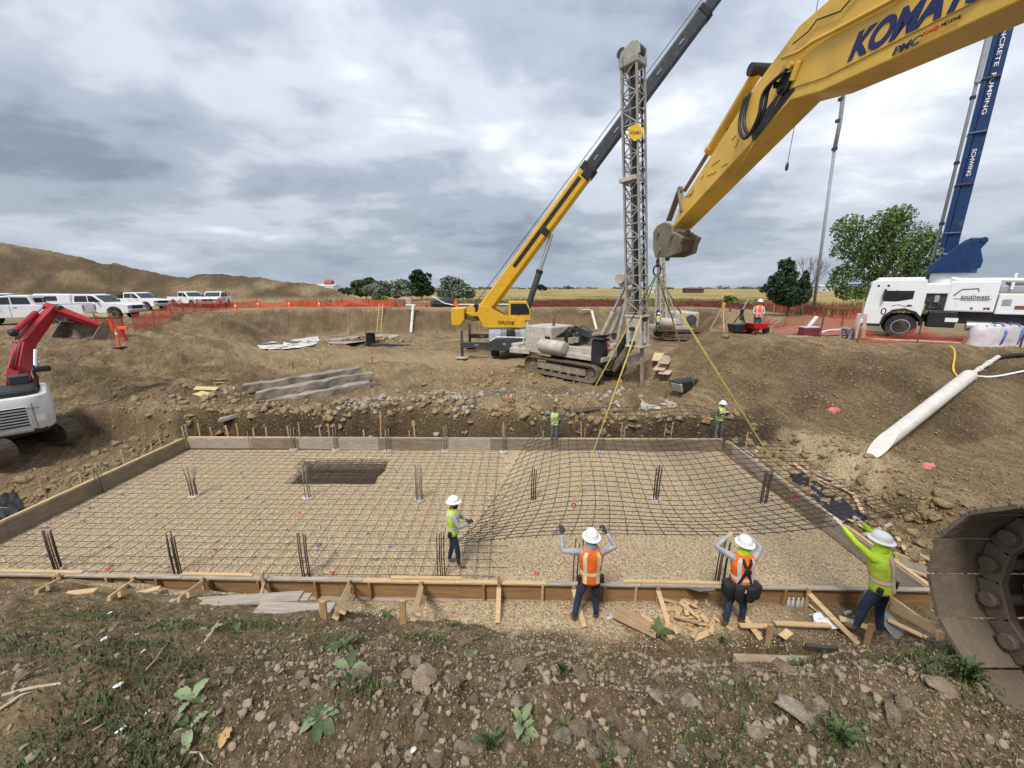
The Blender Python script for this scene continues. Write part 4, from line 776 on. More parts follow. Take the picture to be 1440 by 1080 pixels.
    for sx in (-1, 1):
        mb.ball(hw(sx*.078, -.005, -.005), (.012, .022, .032), 8, 0); mb.ball(hw(sx*.03, .083, .018), (.014, .008, .008), 8, 5)
    mb.loft([[hw(.028*math.cos(b_), .088+.006*math.sin(b_), -.055+.006*math.sin(b_+1)) for b_ in [2*math.pi*j/8 for j in range(8)]], [hw(.010*math.cos(b_), .093, -.055) for b_ in [2*math.pi*j/8 for j in range(8)]]], 6)
    for wr, d, sx in HP:   # palm, four unequal fingers closed round, thumb from the side of the palm
        side = d.cross(Vector((0, 0, 1))); side = side.normalized() if side.length > .1 else Vector((1, 0, 0)); nrm = side.cross(d).normalized(); cur = -nrm if nrm.y < -.2 else nrm
        mb.loft([[wr+d*L_+side*(w_*math.cos(b_))+nrm*(.017*h_*math.sin(b_)) for b_ in [2*math.pi*j/8 for j in range(8)]] for L_, w_, h_ in ((-.015, .026, 1.2), (.03, .036, 1), (.075, .043, 1), (.095, .040, .8))], 4)
        for k in range(4):
            b0 = wr+d*.09+side*((k-1.5)*.021); fl = (.068, .078, .074, .058)[k]*.5; mb.tube([b0-d*.012, b0+d*fl, b0+d*(fl*1.5)+cur*fl*.7, b0+d*(fl*.95)+cur*fl*1.45, b0+d*fl*.35+cur*fl*1.5], [.011, .011, .0105, .0095, .007], 6, 4)
        th = wr+d*.03-side*(.036*sx); mb.tube([th, th+d*.025-side*(.025*sx), th+d*.055-side*(.022*sx)+cur*.02, th+d*.06+cur*.045], [.014, .013, .012, .008], 6, 4)
    body = mb.obj('body', [SKIN, pants, sleeve, BOOT, glove, EYEM, mat('lips', (.30, .12, .10), .5)], t, 60)
    # clothes
    def cen(z):
        pts = [pel, wai, che, nb]; zs = [p.z for p in pts]; return Vector((np.interp(z, zs, [p.x for p in pts]), np.interp(z, zs, [p.y for p in pts]), z))
    def vp(th, z, off=0):
        zz = z-c; rx = np.interp(zz, [.86, .98, 1.10, 1.28, 1.38, 1.44, 1.475, 1.50], [.178, .172, .165, .192, .196, .165, .115, .085])+off; ry = np.interp(zz, [.86, .98, 1.10, 1.28, 1.40, 1.47, 1.50], [.142, .134, .13, .142, .125, .095, .08])+off
        return cen(z)+Vector((rx*math.cos(th)*(1+.045*float(gnoise(th*2.2, z*11, 7))+.012*math.sin(th*7+z*30)), ry*math.sin(th)*(1+.05*float(gnoise(th*2.5+9, z*12, 8))), 0))
    A = [2*math.pi*j/28 for j in range(28)]
    if vest:
        zs = [.87, .92, .98, 1.05, 1.12, 1.2, 1.28, 1.36, 1.41, 1.45, 1.48, 1.50]
        MB().loft([[vp(a, z+c) for a in A] for z in zs], caps=False).obj('vest', vest, t, 180).modifiers.new('thick', 'SOLIDIFY').thickness = -.012
        def band(nm, z0, z1, m_, off):
            MB().loft([[vp(a, z+c, off) for a in A] for z in (z0, (z0+z1)/2, z1)], caps=False).obj(nm, m_, t, 180)
        def strap(nm, th, z0, z1, hw_, m_, off, th1=None):
            rows = []
            for k in range(9):
                z = z0+(z1-z0)*k/8; a = th if th1 is None else th+(th1-th)*k/8; dt = hw_/.15; rows.append([vp(a-dt, z+c, off), vp(a+dt, z+c, off), vp(a+dt, z+c, off-.012), vp(a-dt, z+c, off-.012)])
            MB().loft(rows).obj(nm, m_, t)
        if edge: band('band_edge', 1.035, 1.125, edge, .016)
        band('reflective_band', 1.05, 1.11, bands, .019)
        if xback:
            if edge: strap('band_edge', 1.5*math.pi, .93, 1.46, .042, edge, .017)
            strap('reflective_strap', 1.5*math.pi, .93, 1.46, .028, bands, .021)
            for th in (.5*math.pi-.55, .5*math.pi+.55): strap('reflective_strap', th, .93, 1.46, .028, bands, .021)
        else:
            for th in (1.5*math.pi-.62, 1.5*math.pi+.62, .5*math.pi-.6, .5*math.pi+.6):
                if edge: strap('band_edge', th, .90, 1.46, .040, edge, .017)
                strap('reflective_strap', th, .90, 1.46, .026, bands, .021)
    if belt:
        band_ = MB().loft([[vp(a, z+c, .012) for a in A] for z in (.93, 1.0)], caps=False).obj('tool_belt', BLKN, t, 180); band_.modifiers.new('thick', 'SOLIDIFY').thickness = -.02
        for th, z, d in ((3.5, .84, .17), (5.9, .84, .17), (4.25, .86, .13), (5.1, .86, .13), (2.9, .82, .14), (.2, .82, .14)):
            q = vp(th, z+c, .05); o = MB().loft([[q+Vector((d*.62*math.cos(b_)*k1, d*.42*math.sin(b_)*k1, zz)) for b_ in [2*math.pi*j/10 for j in range(10)]] for zz, k1 in ((-.16, .6), (-.13, .9), (0, 1), (.10, 1.05), (.12, .9))]).obj('pouch', BLKN, t, 50)
        q = vp(4.71, .90+c, .035); MB().box(q, (.13, .012, .06)).obj('belt_tag', mat('tag_white', (.6, .6, .6), .6), t)
    elif pants is JEAN:
        q = vp(5.9, .95+c, .03); MB().box(q, (.06, .09, .13)).obj('pouch', BLKN, t, bevel=.012); q = vp(3.5, .95+c, .03); MB().box(q, (.06, .07, .10)).obj('pouch', BLKN, t, bevel=.012)
    if harness:
        for a0, a1 in ((4.05, 5.1), (5.35, 4.3)):
            rows = []
            for k in range(9):
                z = .98+(1.46-.98)*k/8; a = a0+(a1-a0)*k/8; rows.append([vp(a-.13, z+c, .026), vp(a+.13, z+c, .026), vp(a+.13, z+c, .012), vp(a-.13, z+c, .012)])
            MB().loft(rows).obj('harness_strap', BLKN, t)
        MB().lathe([(.01, 0), (.06, 0), (.06, .02), (.01, .03)], vp(4.71, 1.26+c, .026), (0, -1, 0), 10).obj('harness_plate', BLKN, t)
    if hood:
        MB().loft([[hw(rx*math.cos(a), yo+ry*math.sin(a), z) for a in A] for rx, ry, yo, z in ((.15, .11, -.01, -.20), (.115, .10, -.02, -.14), (.093, .10, -.02, -.06), (.090, .105, -.012, .04))], caps=False).obj('neck_shade', hood, t, 180)
    if beard: MB().loft([[hw(.066*k1*math.cos(a), .035+.068*k1*math.sin(a), z) for a in A] for z, k1 in ((-.135, .3), (-.12, .7), (-.085, .95), (-.05, 1.0), (-.035, .85))]).obj('beard', HAIR, t, 60)
    elif not hood: MB().loft([[hw(.08*k1*math.cos(a), -.02+.085*k1*math.sin(a), z) for a in A] for z, k1 in ((-.06, .75), (-.02, .95), (.04, 1.0))]).obj('hair', HAIR, t, 60)
    if hat and not cap:
        hr = [[hw(rx*math.cos(a), ry*math.sin(a)+.005, z) for a in A] for rx, ry, z in ((.150, .172, .052), (.156, .178, .047), (.152, .174, .058), (.112, .135, .068), (.110, .132, .095), (.103, .124, .130), (.085, .104, .160), (.055, .07, .180), (.02, .025, .188))]
        ho = MB().loft(hr).obj('hard_hat', hat, t, 50); MB().tube([hw(0, .118*math.cos(q), .085+.108*math.sin(q)) for q in [math.pi*k/10 for k in range(1, 10)]], .011, 6).obj('ridge', hat, ho, 180)
    if cap:
        ho = MB().loft([[hw(rx*math.cos(a), ry*math.sin(a), z) for a in A] for rx, ry, z in ((.088, .108, .04), (.088, .108, .07), (.075, .092, .115), (.04, .05, .135))]).obj('cap', hat, t, 60); MB().box(hw(0, .15, .05), (.13, .11, .012), (.15, 0, head_turn)).obj('peak', hat, ho, bevel=.005)
    return t
def stand(px, py, top, Y=None, z=None):
    f = on_ground(px, py) if Y is None and z is None else (at_depth(px, py, Y) if Y else at_height(px, py, z)); tp = at_depth(px, top, f.y); return f, (tp.z-f.z)/1.83
def hands_from(f, rz, s, pts):
    M_ = (Matrix.Translation(f) @ Matrix.Rotation(rz, 4, 'Z') @ Matrix.Scale(s, 4)).inverted(); out = []
    for px, py, Y in pts: out.append(M_ @ at_depth(px, py, Y))
    return out
f, s = stand(638, 794, 697, z=.05)
person('worker in lime vest and white hard hat standing alone on the flat rebar mat', f, R(-80), s, ((-.12, .34, 1.10), (.10, .36, 1.13)), ((-.12, -.10), (.12, .12)), (0, .03), vest=LIMEV, beard=True, poles=((-.7, -.6, -.2), (.7, -.6, -.2)))
f, s = stand(826, 874, 746, z=.12)
person('worker seen from behind in plain orange vest and blue jeans gripping the lifted mat', f, R(0), s, hands_from(f, 0, s, ((790, 751, 6.02), (853, 749, 6.02))), ((-.24, .0), (.16, .06)), (.0, .02), hood=GREYS, glove=GLOVED, bands=mat('lime_silver_band', (.62, .64, .40), .45), poles=((-1, -.2, -.9), (1, -.2, -.9)))
f, s = stand(1032, 880, 757, z=.15)
person('worker with black tool belt pouches and lime neck shade raising both hands to the mat', f, R(-4), s, hands_from(f, R(-4), s, ((1022, 755, 6.0), (1052, 752, 6.0))), ((-.16, -.02), (.16, .05)), (.0, .05), belt=True, harness=True, hood=LIME, glove=mat('tan_gloves', (.42, .34, .25), .8), poles=((-1, -.1, -.5), (1, -.1, -.5)))
f, s = stand(1222, 892, 754, z=.22)
person('tall worker in lime yellow shirt and vest reaching up at the right', f, R(22), s, hands_from(f, R(22), s, ((1183, 738, 5.75), (1212, 735, 5.85))), ((-.15, .12), (.10, -.08)), (-.02, .10), sleeve=LIME, vest=LIMEV, edge=ORNG, hood=LIME, glove=GLOVEW, xback=True, poles=((-1, 0, -.5), (1, 0, -.6)))
f, s = stand(779, 621, 572, Y=13.55)
person('worker in blue shirt, navy cap and lime vest standing on the rear form', f, R(170), s*1.03, ((-.34, .10, 1.20), (.42, .12, 1.34)), ((-.10, 0), (.12, .03)), vest=LIMEV, sleeve=BLUES, hat=NAVY, cap=True, pants=mat('faded_jeans', (.10, .14, .20), .85, var=.3), poles=((-1, -.4, -.3), (1, -.4, -.3)))
f, s = stand(1008, 617, 562, Y=13.85)
person('worker in dark sleeves, grey trousers and white hard hat behind the right rear corner', f, R(195), s, ((-.10, .30, 1.32), (.10, .30, 1.32)), ((-.2, 0), (.18, .05)), (0, .05), vest=LIMEV, sleeve=CAMO, pants=GREYP, glove=GLOVEW)
f, s = stand(1062, 470, 420)
person('man in orange vest and jeans standing on the bank top beside the survey tripods', f, R(165), s, ((-.14, .26, 1.05), (.14, .26, 1.05)), ((-.10, 0), (.10, .0)), vest=ORNG, sleeve=mat('pale_shirt', (.45, .45, .42), .9), pants=mat('blue_jeans_light', (.05, .085, .16), .85), glove=SKIN)
# ------------------------------------------------------------------ machine paints
YEL = mat('excavator_yellow', (.70, .42, .06), .42, var=.16, scale=1.2, dirt=.24, dcol=(.34, .23, .09), dscale=1.8, bump=.1, bscale=5); YELC = mat('crane_yellow', (.68, .38, .025), .4, var=.08, dirt=.12)
GREASE = mat('black_grease', (.018, .016, .014), .45, var=.4); HOSE = mat('rubber_hose', (.018, .018, .02), .5, var=.2); CHROME = mat('chrome_rod', (.62, .62, .62), .22, .9, var=.05)
DIRTST = mat('muddy_steel', (.20, .165, .125), .8, .2, var=.35, scale=3, bump=.5, bscale=12, dirt=.5, dcol=(.25, .195, .13)); TRKST = mat('track_steel', (.165, .132, .096), .75, .35, var=.35, scale=3, bump=.5, bscale=14, dirt=.5, dcol=(.19, .15, .105))
RED = mat('excavator_red', (.36, .016, .022), .4, var=.12, dirt=.18); WHT = mat('machine_white', (.66, .66, .63), .45, var=.06, dirt=.25, dcol=(.40, .34, .26)); RIGW = mat('rig_white', (.50, .47, .41), .55, var=.15, dirt=.48, dcol=(.32, .265, .19), dscale=2.5)
DKG = mat('dark_grey_paint', (.045, .05, .055), .5, var=.15, dirt=.2); GRYP = mat('grey_paint', (.30, .32, .34), .45, var=.1, dirt=.2); BLKM = mat('black_metal', (.018, .018, .02), .5, var=.2, dirt=.15); GLASS = mat('dark_glass', (.02, .024, .028), .08, var=.1, spec=.8); TYRE = mat('tyre_rubber', (.025, .024, .023), .85, var=.25, dirt=.35, dcol=(.16, .125, .09))
BLUE = mat('pump_blue', (.007, .034, .11), .35, var=.12, dirt=.08); TWHT = mat('truck_white', (.78, .78, .78), .3, var=.04, dirt=.08, dcol=(.45, .40, .33)); RIMM = mat('wheel_rim', (.55, .55, .56), .35, .5, var=.1, dirt=.2); TXT_B = mat('navy_lettering', (.010, .018, .10), .5, var=.05); TXT_K = mat('black_lettering', (.01, .01, .012), .5, var=.05); TXT_W = mat('white_lettering', (.80, .80, .80), .5, var=.04); TXT_R = mat('red_lettering', (.55, .06, .02), .5, var=.05)
ORGN = mat('safety_orange', (.88, .13, .03), .6, var=.1); LAMP_R = mat('tail_lamp', (.45, .01, .01), .25, var=.05); STRAP = mat('yellow_sling', (.52, .43, .10), .8, var=.2, scale=8); BRWN = mat('rusty_metal', (.20, .09, .05), .8, var=.3)
def text_box(s, parent, M_, W, H, material, bold=.02, shear=0, depth=.004):
    o = text_part('lettering', s, 1.0, Matrix.Identity(4), material, parent, depth, shear, bold); co = [v.co for v in o.data.vertices]
    x0, x1 = min(c.x for c in co), max(c.x for c in co); y0, y1 = min(c.y for c in co), max(c.y for c in co)
    o.data.transform(Matrix.Diagonal((W/(x1-x0), H/(y1-y0), depth*2/max(1e-6, max(c.z for c in co)-min(c.z for c in co)), 1)) @ Matrix.Translation((-(x0+x1)/2, -(y0+y1)/2, 0))); o.matrix_local = M_; return o
def wheel(parent, c, r, wd, axis=(1, 0, 0), hub=RIMM, side=1):
    d = Vector(axis).normalized(); c = Vector(c); w_ = MB().lathe([(r*.55, -wd/2), (r*.93, -wd/2), (r, -wd*.36), (r, wd*.36), (r*.93, wd/2), (r*.55, wd/2)], c, d, 22).obj('wheel', TYRE, parent, 40)
    MB().lathe([(r*.10, wd*.40*side), (r*.13, wd*.44*side), (r*.30, wd*.30*side), (r*.48, wd*.34*side), (r*.56, wd*.51*side), (r*.60, wd*.50*side), (r*.55, wd*.2*side)], c, d, 18).obj('rim', hub, w_, 50); return w_
def track(parent, x0, x1, yc0, yc1, zc, r, shoe_m, link_m, name='track', pitch=.2, frame_m=None, bolts=False):
    # loop in the y-z plane: half circles round the idler and sprocket, straight runs between
    L_ = yc1-yc0; per = 2*L_+2*math.pi*r; n = int(per/pitch); tr = bpy.data.objects.new(name, None); COL.objects.link(tr); tr.parent = parent
    def pos(s):
        s %= per
        if s < L_: return (yc0+s, zc+r), (1, 0)
        s -= L_
        if s < math.pi*r: a = s/r; return (yc1+r*math.sin(a), zc+r*math.cos(a)), (math.cos(a), -math.sin(a))
        s -= math.pi*r
        if s < L_: return (yc1-s, zc-r), (-1, 0)
        a = (s-L_)/r; return (yc0-r*math.sin(a), zc-r*math.cos(a)), (-math.cos(a), math.sin(a))
    pw = per/n; sm = MB(); sm.box((0, 0, .012), (x1-x0, pw*.97, .024))
    for gy in (-.36, 0, .33): sm.prism([(gy*pw-.012, .02), (gy*pw+.012, .02), (gy*pw+.006, .042), (gy*pw-.006, .042)], -(x1-x0)/2, (x1-x0)/2)
    me = sm.mesh('shoe', shoe_m); xm = (x0+x1)/2; lk = MB()
    for i in range(n):
        (y, z), (ty, tz) = pos((i+.5)*pw); o = link('shoe', me, tr); nx = Vector((0, -tz, ty)); o.matrix_local = Matrix(((1, 0, 0, xm), (0, ty, -tz, y), (0, tz, ty, z), (0, 0, 0, 1)))
        c = Vector((0, y, z))-nx*.07; M_ = Matrix(((1, 0, 0), (0, ty, -tz), (0, tz, ty)))
        for sx in (-1, 1):
            lk.box(c+Vector((xm+sx*.11*(x1-x0)/.6, 0, 0)), (.055, pw*.9, .13), M_)
            if bolts: lk.cyl(c+Vector((xm+sx*.14*(x1-x0)/.6-.02, 0, 0)), c+Vector((xm+sx*.14*(x1-x0)/.6+.02, 0, 0)), .05, n=8)
        lk.cyl(c+Vector((xm-.13, 0, 0)), c+Vector((xm+.13, 0, 0)), .04, n=6)
    lk.obj('track_chain', link_m, tr, bevel=.006 if bolts else 0)
    ir = r-.13
    for yy in (yc0, yc1): MB().lathe([(.04, -.10), (ir*.45, -.10), (ir*.55, -.05), (ir*.82, -.05), (ir*.86, -.08), (ir, -.08), (ir, .08), (ir*.86, .08), (ir*.82, .05), (ir*.55, .05), (ir*.45, .10), (.04, .10)], (xm, yy, zc), (1, 0, 0), 24).obj('idler', link_m, tr, 40)
    MB().box((xm, (yc0+yc1)/2, zc), ((x1-x0)*.42, L_*.82, r*.85)).obj('track_frame', frame_m or link_m, tr, bevel=.02)
    k = max(4, int(L_/.6))
    for i in range(k): MB().cyl((xm-.14, yc0+L_*(i+.5)/k, zc-r+.17), (xm+.14, yc0+L_*(i+.5)/k, zc-r+.17), .10, n=12).obj('roller', link_m, tr)
    return tr
# ------------------------------------------------------------------ large yellow excavator whose boom crosses the top right
def mk_big_excavator():
    base = (4.45, -.3, 3.6); yaw = math.atan(.0825); t = T('large_excavator', 'large yellow excavator on the near bank whose long arm crosses the upper right', 'excavator', base, yaw)
    k = math.sqrt(1+.0825**2)
    def P(Y, z, x=0.): return Vector((x, (Y-base[1])*k, z-base[2]))
    def pl(px, py, off=0.):   # pixel -> point of the arm's left side plate
        r = ray(px, py); Y = (3.55+.05+.825)/(r[0]/r[1]+.0825); return P(Y, CAMZ+r[2]/r[1]*Y, off)
    W_ = .46
    und = [(9.37, 7.31), (6.21, 8.56), (5.69, 8.44), (3.76, 8.25), (2.4, 8.05)]; top = [(9.09, 7.79), (7.06, 9.10), (6.26, 9.47), (5.75, 9.49), (3.6, 9.42), (2.4, 9.3)]
    pr = [P(*q)[1:] for q in und]+[P(*q)[1:] for q in reversed(top)]
    a = MB().prism(pr, 0, W_, 'x').obj('arm', YEL, t, bevel=.018)
    # raised side plates, weld seams and pivot bosses
    for x0, x1 in ((-.014, -.001),):
        MB().prism([P(*q)[1:] for q in ((6.28, 8.72), (5.66, 8.58), (3.0, 8.35), (3.0, 9.02), (5.9, 9.03), (6.5, 9.0))], x0, x1, 'x').obj('side_plate', YEL, a, bevel=.005)
    MB().cyl(pl(1106, 118, -.05), pl(1106, 118, W_+.05), .13, n=20).obj('pivot_boss', GREASE, a, 40)
    MB().prism([P(*q)[1:] for q in ((6.9, 8.25), (6.15, 8.66), (6.25, 8.82), (6.55, 8.72), (7.0, 8.48))], -.006, -.001, 'x').obj('grease_stain', GREASE, a)
    for q0, q1 in (((1090, 150), (1122, 92)), ((1035, 245), (1062, 198))):   # weld seams across the side plate
        MB().tube([pl(*q0, -.004), pl((q0[0]+q1[0])/2, (q0[1]+q1[1])/2, -.006), pl(*q1, -.004)], .010, 5).obj('weld_seam', YEL, a, 180)
    for kk in range(14):
        px = 960+kk*11+random.uniform(-4, 4); py = 322-(px-945)*1.09+random.uniform(8, 60)*-.55; MB().beam(pl(px, py, -.004), pl(px+random.uniform(4, 16), py-random.uniform(3, 14), -.004), .004, random.uniform(.006, .016), (1, 0, 0)).obj('scratch', MATS.get('worn_paint') or mat('worn_paint', (.30, .20, .08), .8, var=.4), a)
    # pipes along the side
    MB().tube([pl(1105, 82, -.05), pl(1130, 72, -.05), pl(1150, 58, -.05), pl(1176, 45, -.05), pl(1262, 0, -.05), P(3.2, 9.32, -.05)], .025, 8).obj('pipe', YEL, t, 180)
    MB().tube([pl(1118, 62, -.03), pl(1140, 44, -.03), pl(1152, 28, -.03), pl(1185, 16, -.03), P(4.5, 9.6, -.03)], .010, 6).obj('wire', HOSE, t, 180)
    hp = [pl(1117, 94, -.06), pl(1100, 112, -.10), pl(1090, 130, -.12), pl(1085, 155, -.12), pl(1072, 182, -.12), pl(1060, 188, -.10), pl(1053, 175, -.08), pl(1053, 155, -.06), pl(1057, 130, -.03)]
    def smooth(pts, m=6): return [Vector(spl(np.arange(len(pts), dtype=float), np.array([tuple(p) for p in pts]), q)) for q in np.linspace(0, len(pts)-1, (len(pts)-1)*m)]
    for dx in (0, .05): MB().tube([q+Vector((-dx, dx*.6, -dx)) for q in smooth(hp)], .026, 8).obj('hose', HOSE, t, 180)
    MB().tube(smooth([pl(1050, 135, .1), pl(1040, 155, .1), pl(1030, 172, .1), pl(1015, 182, .12)]), .035, 8).obj('hose', HOSE, t, 180)
    for px, py in ((1118, 92), (1103, 126), (1098, 120)): MB().cyl(pl(px, py, -.09), pl(px, py, .0), .04, n=10).obj('fitting', YEL if px == 1118 else GREASE, t)
    MB().box(pl(1122, 100, -.03), (.05, .10, .22), (.4, 0, 0)).obj('hose_clamp', YEL, t, bevel=.01)
    # bucket cylinder on top of the arm
    c0 = P(7.20, 9.40, .13); c1 = P(8.35, 8.63, .13); c2 = P(9.22, 8.08, .13)
    MB().cyl(c0, c1, .085, n=16).obj('cylinder_barrel', YEL, t, 40); MB().cyl(c1-(c1-c0).normalized()*.03, c1+(c1-c0).normalized()*.07, .10, n=16).obj('cylinder_gland', YEL, t, 40); MB().cyl(c1, c2, .042, n=12).obj('cylinder_rod', DIRTST, t, 40)
    MB().cyl(c0+Vector((-.15, 0, 0)), c0+Vector((.3, 0, 0)), .09, n=14).obj('cylinder_pin', GREASE, t, 40)
    for sx in (.02, W_-.02):
        MB().loft([[c2+Vector((sx-.13+e*.03, 0, 0))+Vector((0, .085*math.cos(b_), .085*math.sin(b_))) for b_ in [2*math.pi*j/12 for j in range(12)]] for e in (-1, 1)]).obj('link_boss', DIRTST, t, 40)
        MB().beam(c2+Vector((sx-.13, 0, 0)), P(8.98, 7.60, sx), .05, .12, (1, 0, 0)).obj('link', DIRTST, t, bevel=.012); MB().beam(c2+Vector((sx-.13, 0, 0)), P(9.62, 7.52, sx), .05, .13, (1, 0, 0)).obj('link', DIRTST, t, bevel=.012)
    # quick coupler
    cp = [(918, 326), (924, 317), (934, 312), (944, 318), (946, 326), (960, 334), (956, 343), (953, 356), (938, 362), (921, 362), (918, 350)]
    Yc = 9.72
    def pc(px, py):
        r = ray(px, py); return P(Yc+.06*((px-940)/20), CAMZ+r[2]/r[1]*Yc)
    pz = [pl(px, py) for px, py in cp]; co = [Vector((0, p.y, p.z)) for p in pz]
    for x0, x1 in ((.0, .08), (W_-.10, W_-.02)): MB().prism([(p.y, p.z) for p in co], x0, x1, 'x').obj('coupler_plate', DIRTST, t, bevel=.015)
    cc = sum(co, Vector())/len(co); MB().prism([((p.y-cc.y)*.8+cc.y, (p.z-cc.z)*.72+cc.z-.02) for p in co], .03, W_-.03, 'x').obj('coupler_body', DIRTST, t, bevel=.02)
    for px, py in ((926, 327), (945, 331), (928, 352)): MB().cyl(pl(px, py, -.04), pl(px, py, W_+.02), .07, n=16).obj('coupler_pin', DIRTST, t, 40)
    hk = pl(926, 363, W_/2); MB().lathe([(.02, -.03), (.07, -.03), (.07, .03), (.02, .03)], hk, (1, 0, 0), 12).obj('lifting_eye', DIRTST, t, 40)
    # lettering painted on the arm
    def let(s, p0, p1, ph, m, bold, shear=.25):
        a_, b_ = pl(*p0, -.017), pl(*p1, -.017); x = b_-a_; h = pl(*ph, -.017)-a_; h = h-x.normalized()*h.dot(x.normalized()); c = a_+x/2+h/2
        return text_box(s, t, frame(c, x, h), x.length, h.length, m, bold, shear)
    let('KOMATSU', (1193, 88), (1450, -35), (1206, 47), TXT_B, .045); let('PMC', (1256, 79), (1296, 60), (1260, 67), TXT_B, .012); let('POWER', (1299, 52), (1322, 41), (1300, 46), TXT_R, .0, 0); let('MOTIVE', (1325, 39), (1353, 26), (1327, 33), TXT_K, .0, 0)
    # rest of the machine, behind the frame
    MB().prism([P(*q)[1:] for q in ((2.5, 7.9), (2.5, 9.4), (1.3, 9.2), (-.2, 6.2), (.7, 5.7), (1.6, 8.0))], -.06, W_+.06, 'x').obj('boom', YEL, t, bevel=.02)
    MB().box((.2, -1.6, 1.75), (3.2, 4.2, .6)).obj('deck', YEL, t, bevel=.05); MB().box((.2, -3.2, 2.7), (3.1, 1.9, 1.3)).obj('counterweight', YEL, t, bevel=.15)
    MB().box((1.2, -1.3, 2.6), (1.1, 1.9, 1.1)).obj('engine_cover', YEL, t, bevel=.06); MB().box((-.95, -.5, 2.85), (1.1, 1.8, 1.7)).obj('cab', GLASS, t, bevel=.08); MB().cyl((.2, -1.4, .8), (.2, -1.4, 1.5), .8, n=20).obj('slew_ring', GREASE, t)
    inv = (Matrix.Translation(base) @ Matrix.Rotation(yaw, 4, 'Z')).inverted()
    for x0, nm in ((2.83, 'track'), (5.58, 'track')):
        tr = track(t, x0, x0+1.04, -2.6, 1.62, 4.27, .60, TRKST, TRKST, nm, .265, bolts=True); tr.matrix_local = inv
mk_big_excavator()
def mk_slings():
    tip = Vector(at_depth(925, 368, 9.72)); hub = tip+Vector((0, 0, -.28))
    t = T('lifting_ring', 'steel ring and shackle hanging under the excavator coupler', 'shackle', tuple(tip)); MB().tube([Vector((0, .07*math.cos(a), .10*math.sin(a)-.02)) for a in [2*math.pi*i/16 for i in range(17)]], .018, 6).obj('shackle', GREASE, t, 180); MB().tube([Vector((.09*math.cos(a), 0, .12*math.sin(a)-.20)) for a in [2*math.pi*i/16 for i in range(17)]], .02, 6).obj('ring', GREASE, t, 180)
    for u, v, lab in ((.25, .24, 'yellow sling running to the near left lifting point of the mat'), (.82, .24, 'yellow sling running to the near right lifting point of the mat'), (.25, .84, 'yellow sling running to the far left lifting point of the mat'), (.82, .84, 'yellow sling running to the far right lifting point of the mat')):
        e = mat_pt(u, v)+Vector((0, 0, .05)); s = T('sling', lab, 'sling', tuple(hub), group='slings lifting the rebar mat'); d = e-hub
        up = .26 if v > .5 else .2
        MB().tube([Vector(), d*up], .016, 6).obj('upper_strap', mat('dark_sling', (.16, .14, .06), .8, var=.3), s, 180)
        n = d.normalized(); sd = Vector((1, 0, 0))-n*n.x; sd.normalize(); q = n.cross(sd); V = []
        for k in range(25):
            f = up+(.985-up)*k/24; a = .5+1.6*f; w_ = .021*(sd*math.cos(a)+q*math.sin(a)); z = .006*(q*math.cos(a)-sd*math.sin(a)); sag = Vector((0, 0, -.10*f*(1-f))); V.append([d*f+sag+w_+z, d*f+sag-w_+z, d*f+sag-w_-z, d*f+sag+w_-z])
        MB().loft(V).obj('webbing', STRAP, s); MB().tube([d+Vector((.035*math.cos(a), .02*math.sin(a), .05*math.sin(a)-.03)) for a in [2*math.pi*i/10 for i in range(11)]], .012, 5).obj('hook', LAMP_R, s, 180)
mk_slings()
